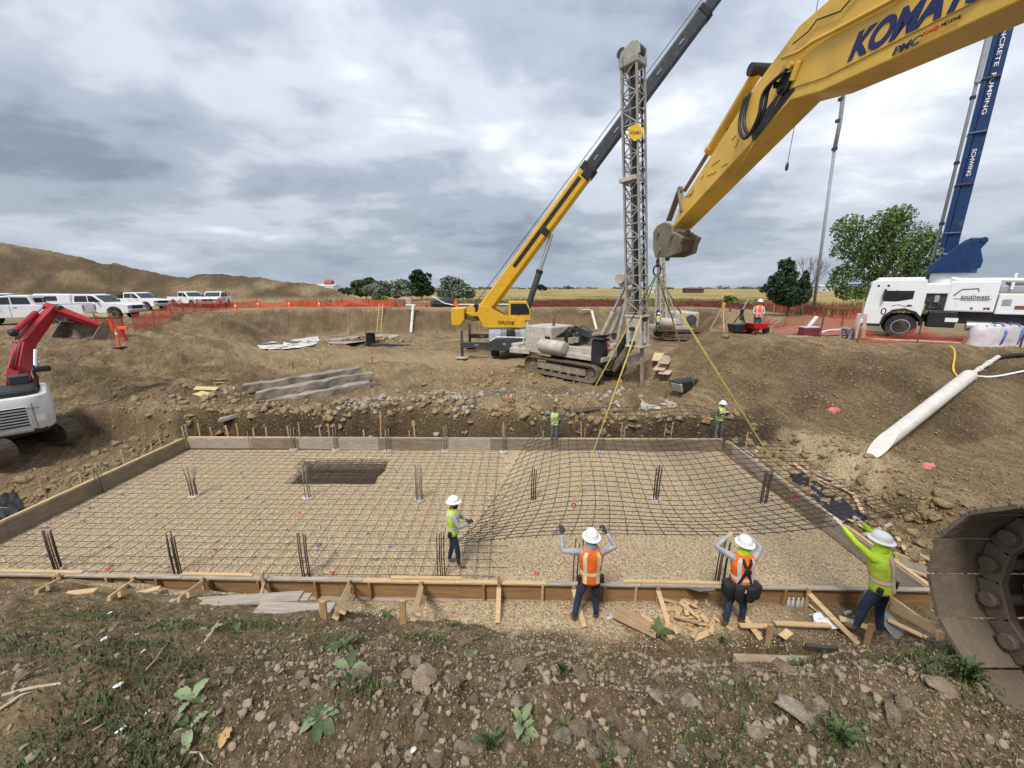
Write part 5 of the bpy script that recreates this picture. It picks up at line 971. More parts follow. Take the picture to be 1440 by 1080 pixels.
# ------------------------------------------------------------------ small red and white excavator on the left
def mk_red():
    c = Vector((-17.9, 12.6, 0)); c.z = gz(c.x+.8, c.y)+.12; t = T('small_excavator', 'compact red and white tracked excavator at the left with its bucket raised toward the pickups', 'excavator', tuple(c))
    for y in (-1.25, .72): 
        tr = track(t, -.26, .26, -1.4, 1.35, .42, .36, TRKST, TRKST, 'track', .13); tr.matrix_local = Matrix.Translation((0, y+.26, 0)) @ Matrix.Rotation(R(-96), 4, 'Z')
    MB().box((0, 0, .62), (1.4, 1.6, .3)).obj('undercarriage', BLKM, t, bevel=.04); MB().cyl((0, 0, .7), (0, 0, .95), .55, n=20).obj('slew_ring', BLKM, t)
    up = bpy.data.objects.new('upper_body', None); COL.objects.link(up); up.parent = t; up.location = (0, 0, .86); up.scale = (1.12, 1.1, 1.1); up.rotation_euler = (0, 0, R(50))
    def plan(z, g=0., x0=-1.22, x1=1.22, y0=-1.5, y1=1.1, n=8, r=.55):
        pts = []
        for cx, cy, a0, rr in ((x1, y1, 0, .2), (x0, y1, 90, .2), (x0, y0, 180, r), (x1, y0, 270, r)):
            sx = 1 if cx > 0 else -1; sy = 1 if cy > 0 else -1
            for k in range(n): a = R(a0+90*k/(n-1)); pts.append(Vector((cx-sx*(rr)+(rr+g)*math.cos(a), cy-sy*rr+(rr+g)*math.sin(a)+(-.12*max(0, 1-(cx-0)**2) if 0 else 0), z)))
        return pts
    MB().loft([plan(.0, -.12), plan(.05, -.04), plan(.12, 0), plan(.75, .02), plan(1.0, 0), plan(1.08, -.03), plan(1.12, -.10)]).obj('engine_body', WHT, up, 35)
    MB().loft([plan(-.07, -.14), plan(.0, -.13)]).obj('skirt', BLKM, up, 35)
    MB().loft([plan(1.12, -.16, y1=.2), plan(1.24, -.18, y1=.2), plan(1.30, -.26, y1=.2)]).obj('hood_cover', BLKM, up, 35)
    g = MB().box((.36, -1.515, .52), (.82, .02, .62)).obj('grille', WHT, up, bevel=.01)
    for k in range(7): MB().box((.36, -1.53, .26+k*.088), (.74, .02, .045), (.3, 0, 0)).obj('slot', BLKM, g)
    MB().box((.86, -1.51, .5), (.012, .02, .85)).obj('panel_seam', DKG, up); MB().box((0, -1.522, .83), (2.0, .012, .012), (0, .08, 0)).obj('panel_seam', DKG, up); MB().box((.95, -1.43, .42), (.22, .02, .20), (0, 0, .5)).obj('label_plate', TXT_W, up); MB().box((.9, -1.4, .08), (.3, .03, .10), (0, 0, .55)).obj('vent_slot', BLKM, up)
    MB().cyl((-1.0, -1.44, .22), (-1.0, -1.47, .22), .06, n=12).obj('reflector', mat('amber', (.75, .45, .02), .4), up)
    MB().box((-.75, .35, 1.75), (.95, 1.4, 1.6)).obj('cab', BLKM, up, bevel=.08); MB().box((-.75, .30, 1.95), (.97, 1.1, .8)).obj('cab_glass', GLASS, up, bevel=.05)
    # handrail and mirror on the right of the hood
    MB().tube([(1.05, -.6, 1.05), (1.05, -.6, 1.75), (1.05, .1, 1.75), (1.05, .1, 1.05)], .03, 6).obj('handrail', BLKM, up); MB().tube([(1.05, -.25, 1.05), (1.08, -.25, 1.9)], .025, 6).obj('mirror_post', BLKM, up); MB().box((1.25, -.3, 1.75), (.34, .10, .20)).obj('mirror', BLKM, up, bevel=.06); MB().box((.7, .3, 1.35), (.4, .5, .4)).obj('tool_box', DKG, up, bevel=.03)
    # boom: built from where it stands in the pit
    inv = lambda p: Vector(p)-c
    def bp(px, py, Y): return inv(at_depth(px, py, Y))
    b0, b1, b2, b3 = bp(22, 566, 13.4), bp(27, 520, 13.9), bp(36, 480, 14.7), bp(76, 434, 16.1)
    sd = Vector((1, .18, 0)).normalized()
    def box_path(nm, pts, ws, hs, m, par=t):
        rings = []
        for i, p in enumerate(pts):
            d = (pts[min(i+1, len(pts)-1)]-pts[max(i-1, 0)]).normalized(); x = (sd-d*sd.dot(d)).normalized(); y = d.cross(x); rings.append([p+x*ws[i]*a+y*hs[i]*b_ for a, b_ in ((-.5, -.5), (.5, -.5), (.5, .5), (-.5, .5))])
        return MB().loft(rings).obj(nm, m, par, bevel=.02)
    bm_ = box_path('boom', [b0, b1, b2, b2.lerp(b3, .5), b3], [.33, .36, .35, .30, .26], [.38, .46, .50, .40, .30], RED)
    a1 = bp(140, 458, 16.6); box_path('stick', [b3+Vector((-.25, -.1, .12)), b3, b3.lerp(a1, .5), a1], [.22, .25, .22, .18], [.22, .34, .28, .18], RED)
    MB().cyl(b3-sd*.26, b3+sd*.26, .13, n=14).obj('pivot_pin', BLKM, t, 40)
    c_a, c_b = b2+Vector((-.05, -.25, .36)), b3+Vector((-.22, -.1, .16)); MB().cyl(c_a, c_a.lerp(c_b, .7), .10, n=12).obj('arm_cylinder', RED, t, 40); MB().cyl(c_a.lerp(c_b, .7), c_b, .05, n=10).obj('cylinder_rod', CHROME, t, 40); MB().ball(c_a, .15, 10).obj('cylinder_cap', BLKM, t, 40)
    l0, l1 = bp(48, 566, 13.3), bp(50, 492, 14.3); MB().cyl(l0, l0.lerp(l1, .5), .10, n=12).obj('lift_cylinder', RED, t, 40); MB().cyl(l0.lerp(l1, .5), l1, .055, n=10).obj('cylinder_rod', CHROME, t, 40)
    for k in range(4):
        o_ = sd*(.05+.05*k)+Vector((0, -.30, .02)); MB().tube([b1+o_+Vector((0, 0, .1)), b2+o_+Vector((0, -.05, -.1+.03*k)), b2+o_+Vector((.1, .1, .15)), b2.lerp(b3, .6)+o_*.9], .022, 6).obj('hose', RED if k % 2 else HOSE, t, 180)
    for k in range(3): MB().box(b2+sd*(-.05+.1*k)+Vector((0, -.36, .05)), (.05, .04, .08)).obj('fitting', CHROME, t)
    MB().box(b0+Vector((.1, -.1, .12)), (.55, .5, .7), (0, 0, .2)).obj('swing_post', RED, t, bevel=.04)
    # bucket held level with the open side to the camera
    w0 = 1.5; bk = bpy.data.objects.new('bucket', None); COL.objects.link(bk); bk.parent = t; bk.location = bp(112, 466, 16.4); bk.rotation_euler = (R(-6), R(3), R(8))
    prof = [(-.42, -.30), (.25, -.34), (.42, -.12), (.45, .30), (.12, .42)]; inn = [(-.42, -.26), (.22, -.29), (.36, -.1), (.38, .28), (.12, .38)]
    MB().prism(prof+inn[::-1], -w0/2, w0/2, 'x').obj('shell', DIRTST, bk, bevel=.01)
    for sx in (-1, 1): MB().prism(prof, sx*w0/2-.02, sx*w0/2+.02, 'x').obj('side_plate', DIRTST, bk, bevel=.008)
    for k in range(5): MB().prism([(-.42, -.31), (-.42, -.25), (-.58, -.30)], -w0/2+.1+k*.31, -w0/2+.2+k*.31, 'x').obj('tooth', TRKST, bk)
    for sx in (-.15, .15): MB().prism([(.0, .36), (.40, .28), (.42, .55), (.05, .62)], sx-.03, sx+.03, 'x').obj('ear', RED, bk, bevel=.01)
    MB().beam(a1+Vector((0, 0, -.1)), bp(118, 452, 16.5), .1, .12).obj('bucket_link', RED, t, bevel=.02)
mk_red()
# ------------------------------------------------------------------ mobile crane in the pit
def mk_crane():
    c = Vector((-.1, 31, 0)); c.z = gz(-.1, 31)+.02; t = T('mobile_crane', 'yellow rough terrain crane on outriggers with a long dark boom rising to the right', 'crane', tuple(c))
    for sx in (-1, 1):
        for y in (-1.9, 2.0): wheel(t, (sx*1.18, y, .72), .72, .60, (1, 0, 0), GRYP, sx)
    MB().box((0, 0, .95), (1.5, 6.4, .55)).obj('chassis', DKG, t, bevel=.05)
    fr = MB().prism([(-1.55, .62), (1.55, .62), (1.55, 1.25), (1.1, 1.50), (-1.1, 1.50), (-1.55, 1.25)], -3.25, -2.95, 'y').obj('front_bumper', DKG, t, bevel=.03)
    for x in (-.45, .15, .85): MB().box((x, -3.26, 1.1), (.22, .02, .14)).obj('lamp', GRYP, fr)
    for y in (-1.9, 2.0):
        for sx in (-1, 1): MB().prism([(y-1.05, 1.3), (y-.9, 1.85), (y-.6, 2.05), (y+.7, 2.05), (y+1.0, 1.3), (y+.85, 1.3), (y+.6, 1.55), (y-.6, 1.55), (y-.85, 1.3)], sx*1.15-.45, sx*1.15+.45, 'x').obj('fender', GRYP, t, bevel=.04)
    MB().box((0, 0, 1.62), (1.5, 5.4, .75)).obj('deck', GRYP, t, bevel=.05); MB().box((0, -2.4, 1.6), (.6, 1.0, .9)).obj('engine_grille', BLKM, t, bevel=.03)
    MB().tube([(-1.5, -3.1, 1.3), (-1.0, -3.2, 1.62), (1.2, -3.2, 1.55)], .04, 6).obj('rail', TXT_W, t)
    STRIPE = mat('hazard_post', (.10, .09, .05), .6, var=.6, scale=9)
    for y in (-2.7, 2.7):
        for sx in (-1, 1):
            o = MB().box((sx*2.5, y, .98), (2.4, .32, .36)).obj('outrigger_beam', DKG, t, bevel=.02); MB().box((sx*2.5, y-.17, .98), (.3, .02, .06)).obj('reflector', RIMM, o)
            j = MB().cyl((sx*3.6, y, .10), (sx*3.6, y, 1.05), .11, n=10).obj('outrigger_jack', DKG, t, 40); MB().lathe([(.1, .12), (.18, .12), (.45, .06), (.5, .02), (.5, 0), (.1, 0)], (sx*3.6, y, 0), n=18).obj('pad', mat('pad_grey', (.34, .32, .29), .8, dirt=.3), j, 40); MB().cyl((sx*3.6, y, 1.05), (sx*3.6, y, 2.0), .10, n=10).obj('jack_tube', STRIPE, t, 40)
    # turntable, house, cab, counterweight
    MB().cyl((0, 0, 1.95), (0, 0, 2.2), .85, n=24).obj('turntable', BLKM, t, 40)
    MB().prism([(-2.0, 2.15), (.95, 2.15), (1.15, 2.4), (1.0, 2.75), (-.4, 3.05), (-1.75, 3.75), (-2.35, 3.75), (-2.5, 3.1)], -1.95, -1.78, 'y').obj('side_frame', YELC, t, bevel=.03)
    MB().prism([(-2.0, 2.15), (.95, 2.15), (1.15, 2.4), (1.0, 2.75), (-.4, 3.05), (-1.75, 3.75), (-2.35, 3.75), (-2.5, 3.1)], .55, .85, 'y').obj('side_frame', YELC, t, bevel=.03)
    text_box('GROVE', t, frame((-.35, -1.96, 2.52), (1, 0, -.06), (0, 0, 1)), 1.25, .26, TXT_K, .02)
    MB().box((-3.2, .0, 3.05), (1.7, 1.3, .30)).obj('rear_frame', YELC, t, bevel=.03); MB().prism([(-4.55, 2.25), (-3.85, 2.25), (-3.55, 2.7), (-3.55, 3.55), (-4.55, 3.55)], -1.25, 1.25, 'y').obj('counterweight', YELC, t, bevel=.06); MB().cyl((-3.1, -.6, 3.4), (-3.1, .6, 3.4), .34, n=18).obj('winch_drum', YELC, t, 40); MB().cyl((-2.7, -.5, 3.55), (-2.7, .5, 3.55), .28, n=18).obj('winch_drum', GREASE, t, 40)
    for k in range(4): MB().tube([(-3.7, -.7, 3.2-k*.12), (-3.0, -.9, 2.9-k*.1), (-2.1, -.9, 2.9-k*.08)], .035, 5).obj('hose', HOSE, t, 180)
    cb = MB().prism([(-.15, 2.65), (1.5, 2.65), (1.5, 3.4), (1.2, 4.1), (-.15, 4.1)], -1.75, -.9, 'y').obj('cab', YELC, t, bevel=.05); MB().prism([(0, 3.1), (1.4, 3.1), (1.4, 3.42), (1.15, 3.92), (0, 3.92)], -1.765, -.885, 'y').obj('cab_window', GLASS, cb); MB().box((.6, -1.78, 3.5), (.05, .03, .9)).obj('window_post', BLKM, cb)
    # boom
    p0 = Vector((-2.05, 0, 3.35)); d = Vector((13.6+2.05, 0, 23.7-3.35)).normalized(); n = Vector((-d.z, 0, d.x))
    def at(s, o=0): return p0+d*s+n*o
    def sec(nm, s0, s1, h0, w0, m, o=0, par=t):
        h = h0/2; prof = [(-.5, -.25), (-.25, -.5), (.25, -.5), (.5, -.25), (.5, .42), (.42, .5), (-.42, .5), (-.5, .42)]
        return MB().loft([[at(s, o)+Vector((0, a*w0, 0))+n*(b_*h0) for a, b_ in prof] for s in (s0, s1)]).obj(nm, m, par, bevel=.02)
    sec('boom_base', -1.0, 12.6, 1.15, .85, YELC); sec('boom_collar', 12.3, 12.9, 1.28, .95, BLKM); sec('boom_section', 12.5, 24.6, .98, .72, DKG); sec('boom_collar', 24.4, 24.8, 1.06, .8, BLKM); sec('boom_section', 24.5, 36.0, .80, .58, DKG); sec('boom_head', 35.8, 37.2, .95, .6, BLKM)
    MB().cyl(p0+Vector((0, -.7, 0)), p0+Vector((0, .7, 0)), .32, n=20).obj('boom_pivot', YELC, t, 40)
    sec('side_tray', 4.0, 11.8, .38, .95, BLKM, .15)
    for s in (7.4, 12.2): MB().box(at(s, -.1), (.5, 1.0, .7), (0, -math.atan2(d.z, d.x), 0)).obj('bracket', BLKM, t, bevel=.06)
    for s in np.arange(13.5, 35, 2.2): MB().box(at(s, .1)+Vector((0, -.40 if s < 24 else -.31, 0)), (.45, .02, .08), (0, -math.atan2(d.z, d.x), 0)).obj('boom_mark', GRYP, t)
    l0 = Vector((1.15, 0, 2.95)); l1 = at(7.6, -.65); MB().cyl(l0, l0.lerp(l1, .55), .24, n=16).obj('lift_cylinder', DKG, t, 40); MB().cyl(l0.lerp(l1, .52), l1, .15, n=14).obj('lift_rod', CHROME, t, 40); MB().cyl(l0.lerp(l1, .53), l0.lerp(l1, .57), .28, n=14).obj('gland', BLKM, t, 40)
    for off in (-.2, .2):
        MB().tube([(-3.0, off, 3.6), at(13, .75)+Vector((0, off, 0))], .016, 5).obj('cable', GREASE, t); MB().tube([at(13, .75)+Vector((0, off, 0)), at(36.6, .62)+Vector((0, off*.6, 0))], .016, 5).obj('cable', GREASE, t)
    hx = at_depth(1107, 232, 31)-c; tip = at(36.9, -.4); MB().tube([tip, Vector((hx.x, 0, hx.z))], .022, 5).obj('hook_line', GREASE, t); MB().lathe([(.03, .0), (.10, .1), (.12, .3), (.08, .5), (.03, .6)], (hx.x, 0, hx.z-.4), n=10).obj('hook_ball', DKG, t, 40)
mk_crane()
# ------------------------------------------------------------------ drilling rigs
def lattice(par, p0, p1, w_, bays, m, rc=.035, rb=.02, w1=None):
    w1 = w1 or w_; d = p1-p0; x = Vector((0, 1, 0)).cross(d).normalized(); y = d.normalized().cross(x); co = [(-.5, -.5), (.5, -.5), (.5, .5), (-.5, .5)]
    def C(k, f): a, b_ = co[k]; q = w_+(w1-w_)*f; return p0+d*f+x*(a*q)+y*(b_*q)
    for k in range(4): MB().beam(C(k, 0), C(k, 1), rc*2, rc*2).obj('chord', m, par)
    for k in range(4):
        for i in range(bays):
            f0, f1 = i/bays, (i+1)/bays; a, b_ = (C(k, f0), C((k+1) % 4, f1)) if i % 2 else (C((k+1) % 4, f0), C(k, f1)); MB().beam(a, b_, rb*2, rb*2).obj('brace', m, par); MB().beam(C(k, f1), C((k+1) % 4, f1), rb*2, rb*2).obj('strut', m, par)
def mk_rig():
    c = Vector((3.75, 22.9, 0)); c.z = gz(3.75, 22.9)+.02; yaw = R(-135); t = T('drill_rig', 'dirty white crawler drill rig with a tall lattice mast in the pit', 'drill rig', tuple(c), yaw)
    inv = (Matrix.Translation(c) @ Matrix.Rotation(yaw, 4, 'Z')).inverted()
    def w(px, py, Y): return inv @ at_depth(px, py, Y)
    MUD = mat('muddy_paint', (.30, .25, .18), .85, var=.3, dirt=.5)
    for x in (1.0, -1.55): track(t, x, x+.62, -2.1, 2.2, .52, .45, DIRTST, DIRTST, 'track', .19, MUD)
    MB().box((0, 0, .75), (2.2, 2.6, .45)).obj('car_body', BLKM, t, bevel=.05); MB().cyl((0, 0, .9), (0, 0, 1.2), .75, n=20).obj('slew_ring', BLKM, t)
    MB().box((0, -.3, 1.32), (2.5, 6.0, .28)).obj('deck', RIGW, t, bevel=.03); MB().box((0, .6, 1.6), (2.2, 3.0, .5)).obj('deck_housing', RIGW, t, bevel=.05)
    h = MB().box((.1, -1.9, 2.12), (2.2, 2.1, 1.35)).obj('engine_house', RIGW, t, bevel=.06)
    for y in (-2.5, -1.7): MB().box((1.215, y, 2.15), (.02, .6, .9)).obj('door', RIGW, h, bevel=.008)
    MB().box((1.215, -1.1, 2.0), (.02, .4, .5)).obj('grille', BLKM, h); MB().cyl((.3, -1.4, 2.8), (.3, -1.4, 3.3), .09, n=10).obj('exhaust', BRWN, t, 40)
    MB().lathe([(.05, -.95), (.3, -.92), (.40, -.8), (.40, .8), (.3, .92), (.05, .95)], (1.45, -.55, 1.72), (0, 1, 0), 18).obj('fuel_tank', RIGW, t, 40)
    for y in (-1.1, 0.0): MB().lathe([(.36, -.03), (.42, -.03), (.42, .03), (.36, .03)], (1.45, y, 1.72), (0, 1, 0), 18).obj('tank_band', RIGW, t, 40)
    MB().box((.2, -3.55, 1.35), (2.6, .65, .55)).obj('counterweight', RIGW, t, bevel=.06); MB().tube([(.9, -3.4, 1.6), (.6, -3.3, 2.9), (.2, -3.4, 1.6)], .06, 6).obj('stay', RIGW, t); MB().box((1.3, -3.2, 1.2), (.5, 1.4, .35), (0, 0, .3)).obj('outrigger', RIGW, t, bevel=.05)
    rr = random.Random(3)
    for k in range(26): MB().box((rr.uniform(-.9, 1.25), rr.uniform(-.6, 2.4), 1.8+rr.uniform(0, .75)), (rr.uniform(.12, .4), rr.uniform(.15, .5), rr.uniform(.15, .45))).obj('hydraulic_block', rr.choice((RIGW, BLKM, DKG, RIGW, MUD)), t, bevel=.03)
    for k in range(3): MB().cyl((-.6+.6*k, -.2, 2.15), (-.6+.6*k, .9, 2.2), .22, n=14).obj('winch', rr.choice((RIGW, DKG)), t, 40)
    for k in range(16):
        x = rr.uniform(-.8, 1.2); MB().tube([(x, -.6, 2.2), (x+.1, .3, 2.7+.2*rr.random()), (x*.7, 1.4, 2.4), (x*.5, 2.6, 2.6)], .035, 5).obj('hose', HOSE, t, 180)
    cb = MB().prism([(1.95, 1.0), (2.65, 1.0), (2.7, 1.7), (2.5, 2.35), (2.0, 2.35)], .65, 1.25, 'x').obj('operator_cab', BLKM, t, bevel=.05); MB().box((1.26, 2.3, 1.7), (.02, .5, .9)).obj('cab_window', GLASS, cb); MB().box((.95, 2.25, 2.4), (.75, .85, .05)).obj('cab_roof', BLKM, cb)
    # mast
    m0 = w(897, 498, 20.0); m1 = w(890, 92, 20.0); ax = (m1-m0).normalized()
    MASTM = mat('mast_grey', (.33, .31, .275), .55, var=.15, dirt=.35, dcol=(.22, .18, .13)); mast = bpy.data.objects.new('mast', None); COL.objects.link(mast); mast.parent = t
    lattice(mast, m0+ax*1.0, m1, .74, 20, MASTM, .042, .022)
    MB().beam(m0+ax*.5, m1+ax*.2, .16, .16).obj('kelly_guide', DKG, mast); MB().tube([m0+ax*3+Vector((.2, .2, 0)), m1+Vector((.2, .2, 0))], .09, 8).obj('kelly_bar', BLKM, mast); MB().tube([m0+ax*1+Vector((-.3, .25, 0)), m1+Vector((-.3, .25, 0))], .05, 6).obj('hydraulic_line', BLKM, mast)
    [MB().beam(m0+ax*.45+Vector((q*.38, 0, 0)), m0+ax*2.0+Vector((q*.38, 0, 0)), .10, .85).obj('mast_foot_plate', RIGW, mast, bevel=.03) for q in (-1, 1)]; MB().beam(m0+ax*.5, m0+ax*1.9, .45, .5).obj('mast_foot_core', DKG, mast, bevel=.05); [MB().box(m0+ax*q, (.95, .95, .10)).obj('mast_foot_rib', RIGW, mast, bevel=.02) for q in (.45, 2.0)]; MB().beam(m0+ax*.6, m0+ax*1.7, .14, .9).obj('mast_foot_web', RIGW, mast)
    for k in range(4): MB().lathe([(.01, -.46), (.10, -.46), (.10, .46), (.01, .46)], m0+ax*(.65+.36*k)+Vector((.25*(-1)**k, 0, 0)), (1, 0, 0), 10).obj('pin', BLKM, mast, 40)
    MB().beam(m1-ax*.1, m1+ax*.18, .92, .9).obj('crown', MASTM, mast, bevel=.04)
    for sx in (-.3, .3): MB().prism([(-.55, .1), (.5, .1), (.45, .5), (.1, .7), (-.4, .45)], sx-.03, sx+.03, 'x').obj('crown_plate', MASTM, mast, bevel=.01).location = m1+ax*.1
    for dy in (-.4, .25): MB().cyl(m1+ax*.5+Vector((-.3, dy, 0)), m1+ax*.5+Vector((.3, dy, 0)), .22, n=18).obj('sheave', DKG, mast, 40)
    sg = MB().lathe([(.02, -.02), (.36, -.02), (.36, .02), (.02, .02)], w(894, 186, 19.4), (0.7, 0.7, 0), 6).obj('sign_plate', mat('sign_yellow', (.70, .50, .04), .5), mast)
    # the camera looks along -x-ish of the rig: plate faces it
    text_box('SOILTEK' if 0 else 'SOILMEC', mast, frame(w(894, 186, 19.36), inv.to_3x3() @ Vector((1, 0, 0)), inv.to_3x3() @ Vector((0, 0, 1))), .50, .12, TXT_R, .01)
    MB().beam(w(888, 256, 20.0)+Vector((0, 0, 0)), w(888, 256, 20.0)+ax*.2, .86, .86).obj('mast_collar', RIGW, mast, bevel=.02)
    # mast support: gusset, links, stay cylinders
    g = [w(*q, 20.4) for q in ((868, 392), (905, 360), (908, 395), (876, 404))]; gx = inv.to_3x3() @ Vector((0, .5, 0))
    MB().loft([g, [q+gx for q in g]]).obj('mast_gusset', RIGW, t, bevel=.03); MB().cyl(w(871, 392, 20.3), w(871, 392, 21.0), .24, n=16).obj('gusset_boss', RIGW, t, 40)
    for (a, b_) in (((838, 490, 21.6), (891, 378, 20.7)), ((855, 478, 22.4), (905, 372, 21.2))):
        p, q = w(*a), w(*b_); MB().cyl(p, p.lerp(q, .48), .13, n=12).obj('stay_cylinder', RIGW, t, 40); MB().cyl(p.lerp(q, .46), q, .085, n=10).obj('stay_rod', CHROME, t, 40)
    for a, b_ in (((868, 480, 21.0), (885, 405, 20.3)), ((880, 470, 21.2), (893, 415, 20.2))): MB().beam(w(*a), w(*b_), .10, .22).obj('parallel_link', RIGW, t, bevel=.02)
    for a, b_, m_ in (((862, 520, 21.2), (893, 478, 20.0), DIRTST), ((850, 515, 21.6), (905, 500, 20.1), RIGW), ((862, 505, 21.3), (895, 450, 20.2), BLKM)): MB().beam(w(*a), w(*b_), .22, .38).obj('mast_arm', m_, t, bevel=.03)
    MB().box(w(858, 492, 21.2), (.8, .8, .8)).obj('mast_bracket', RIGW, t, bevel=.08)
    MB().tube([w(876, 80, 19.6), w(882, 400, 20.0)], .016, 5).obj('rope', GREASE, t)
    p = w(903, 478, 19.75); q = w(903, 556, 19.75); MB().beam(p, q, .15, .15).obj('drill_rod', MUD, t)
    f = at_depth(851, 517, 21.3); return t
mk_rig()
pf = at_depth(851, 515, 21.0); person('rig operator in orange shirt and white hard hat seated at the rig controls', pf, R(-120), .92, ((-.2, .3, 1.1), (.2, .3, 1.1)), ((-.1, .1), (.1, .1)), (0, .05), vest=ORNG, sleeve=ORNG)
def mk_rig2():
    c = at_depth(966, 470, 38); c.z = gz(c.x, c.y); t = T('far_drill_rig', 'second white drill rig far back at the right end of the pit', 'drill rig', tuple(c)); s = 38/541/1.005
    inv = lambda px, py, Y=38: at_depth(px, py, Y)-c
    MB().box(inv(966, 450)+Vector((0, 1.6, 0)), (2.3, 3.4, 1.5)).obj('engine_house', RIGW, t, bevel=.12); MB().cyl(inv(972, 450, 37.82), inv(972, 450, 37.7), .5, n=18).obj('fan_grille', DKG, t, 40); MB().box(inv(954, 449, 37.85), (.8, .08, 1.0)).obj('door', RIGW, t, bevel=.03)
    MB().cyl(inv(925, 453, 37.5), inv(948, 455, 37.5), .48, n=16).obj('tank', RIGW, t, 40); MB().box(inv(940, 461)+Vector((.6, 1, 0)), (3.6, 2.4, .35)).obj('deck', RIGW, t, bevel=.04)
    for dy in (0, 2.4): track(t, -.25, .25, -1.7, 1.7, .42, .38, DIRTST, DIRTST, 'track', .2).matrix_local = Matrix.Translation((-.3, dy, .2)) @ Matrix.Rotation(R(90), 4, 'Z')
    mast = bpy.data.objects.new('mast', None); COL.objects.link(mast); mast.parent = t
    lattice(mast, inv(931, 452), inv(929, 330), .5, 14, RIGW, .05, .03); MB().beam(inv(938, 450), inv(935, 380), .16, .16).obj('pipe', RIGW, mast); MB().beam(inv(921, 455), inv(924, 385), .14, .14).obj('stay', RIGW, t); MB().beam(inv(944, 452), inv(930, 392), .14, .14).obj('stay', RIGW, t); MB().beam(inv(952, 446), inv(934, 400), .10, .10).obj('stay', RIGW, t)
    MB().box(inv(926, 440), (.5, .5, .6)).obj('winch', DKG, t, bevel=.05)
mk_rig2()
pf = at_depth(924, 466, 36); person('tiny figure in lime vest beside the far drill rig', pf, R(180), .95, ((-.2, .2, 1.0), (.2, .2, 1.0)), vest=LIMEV, sleeve=BLUES)
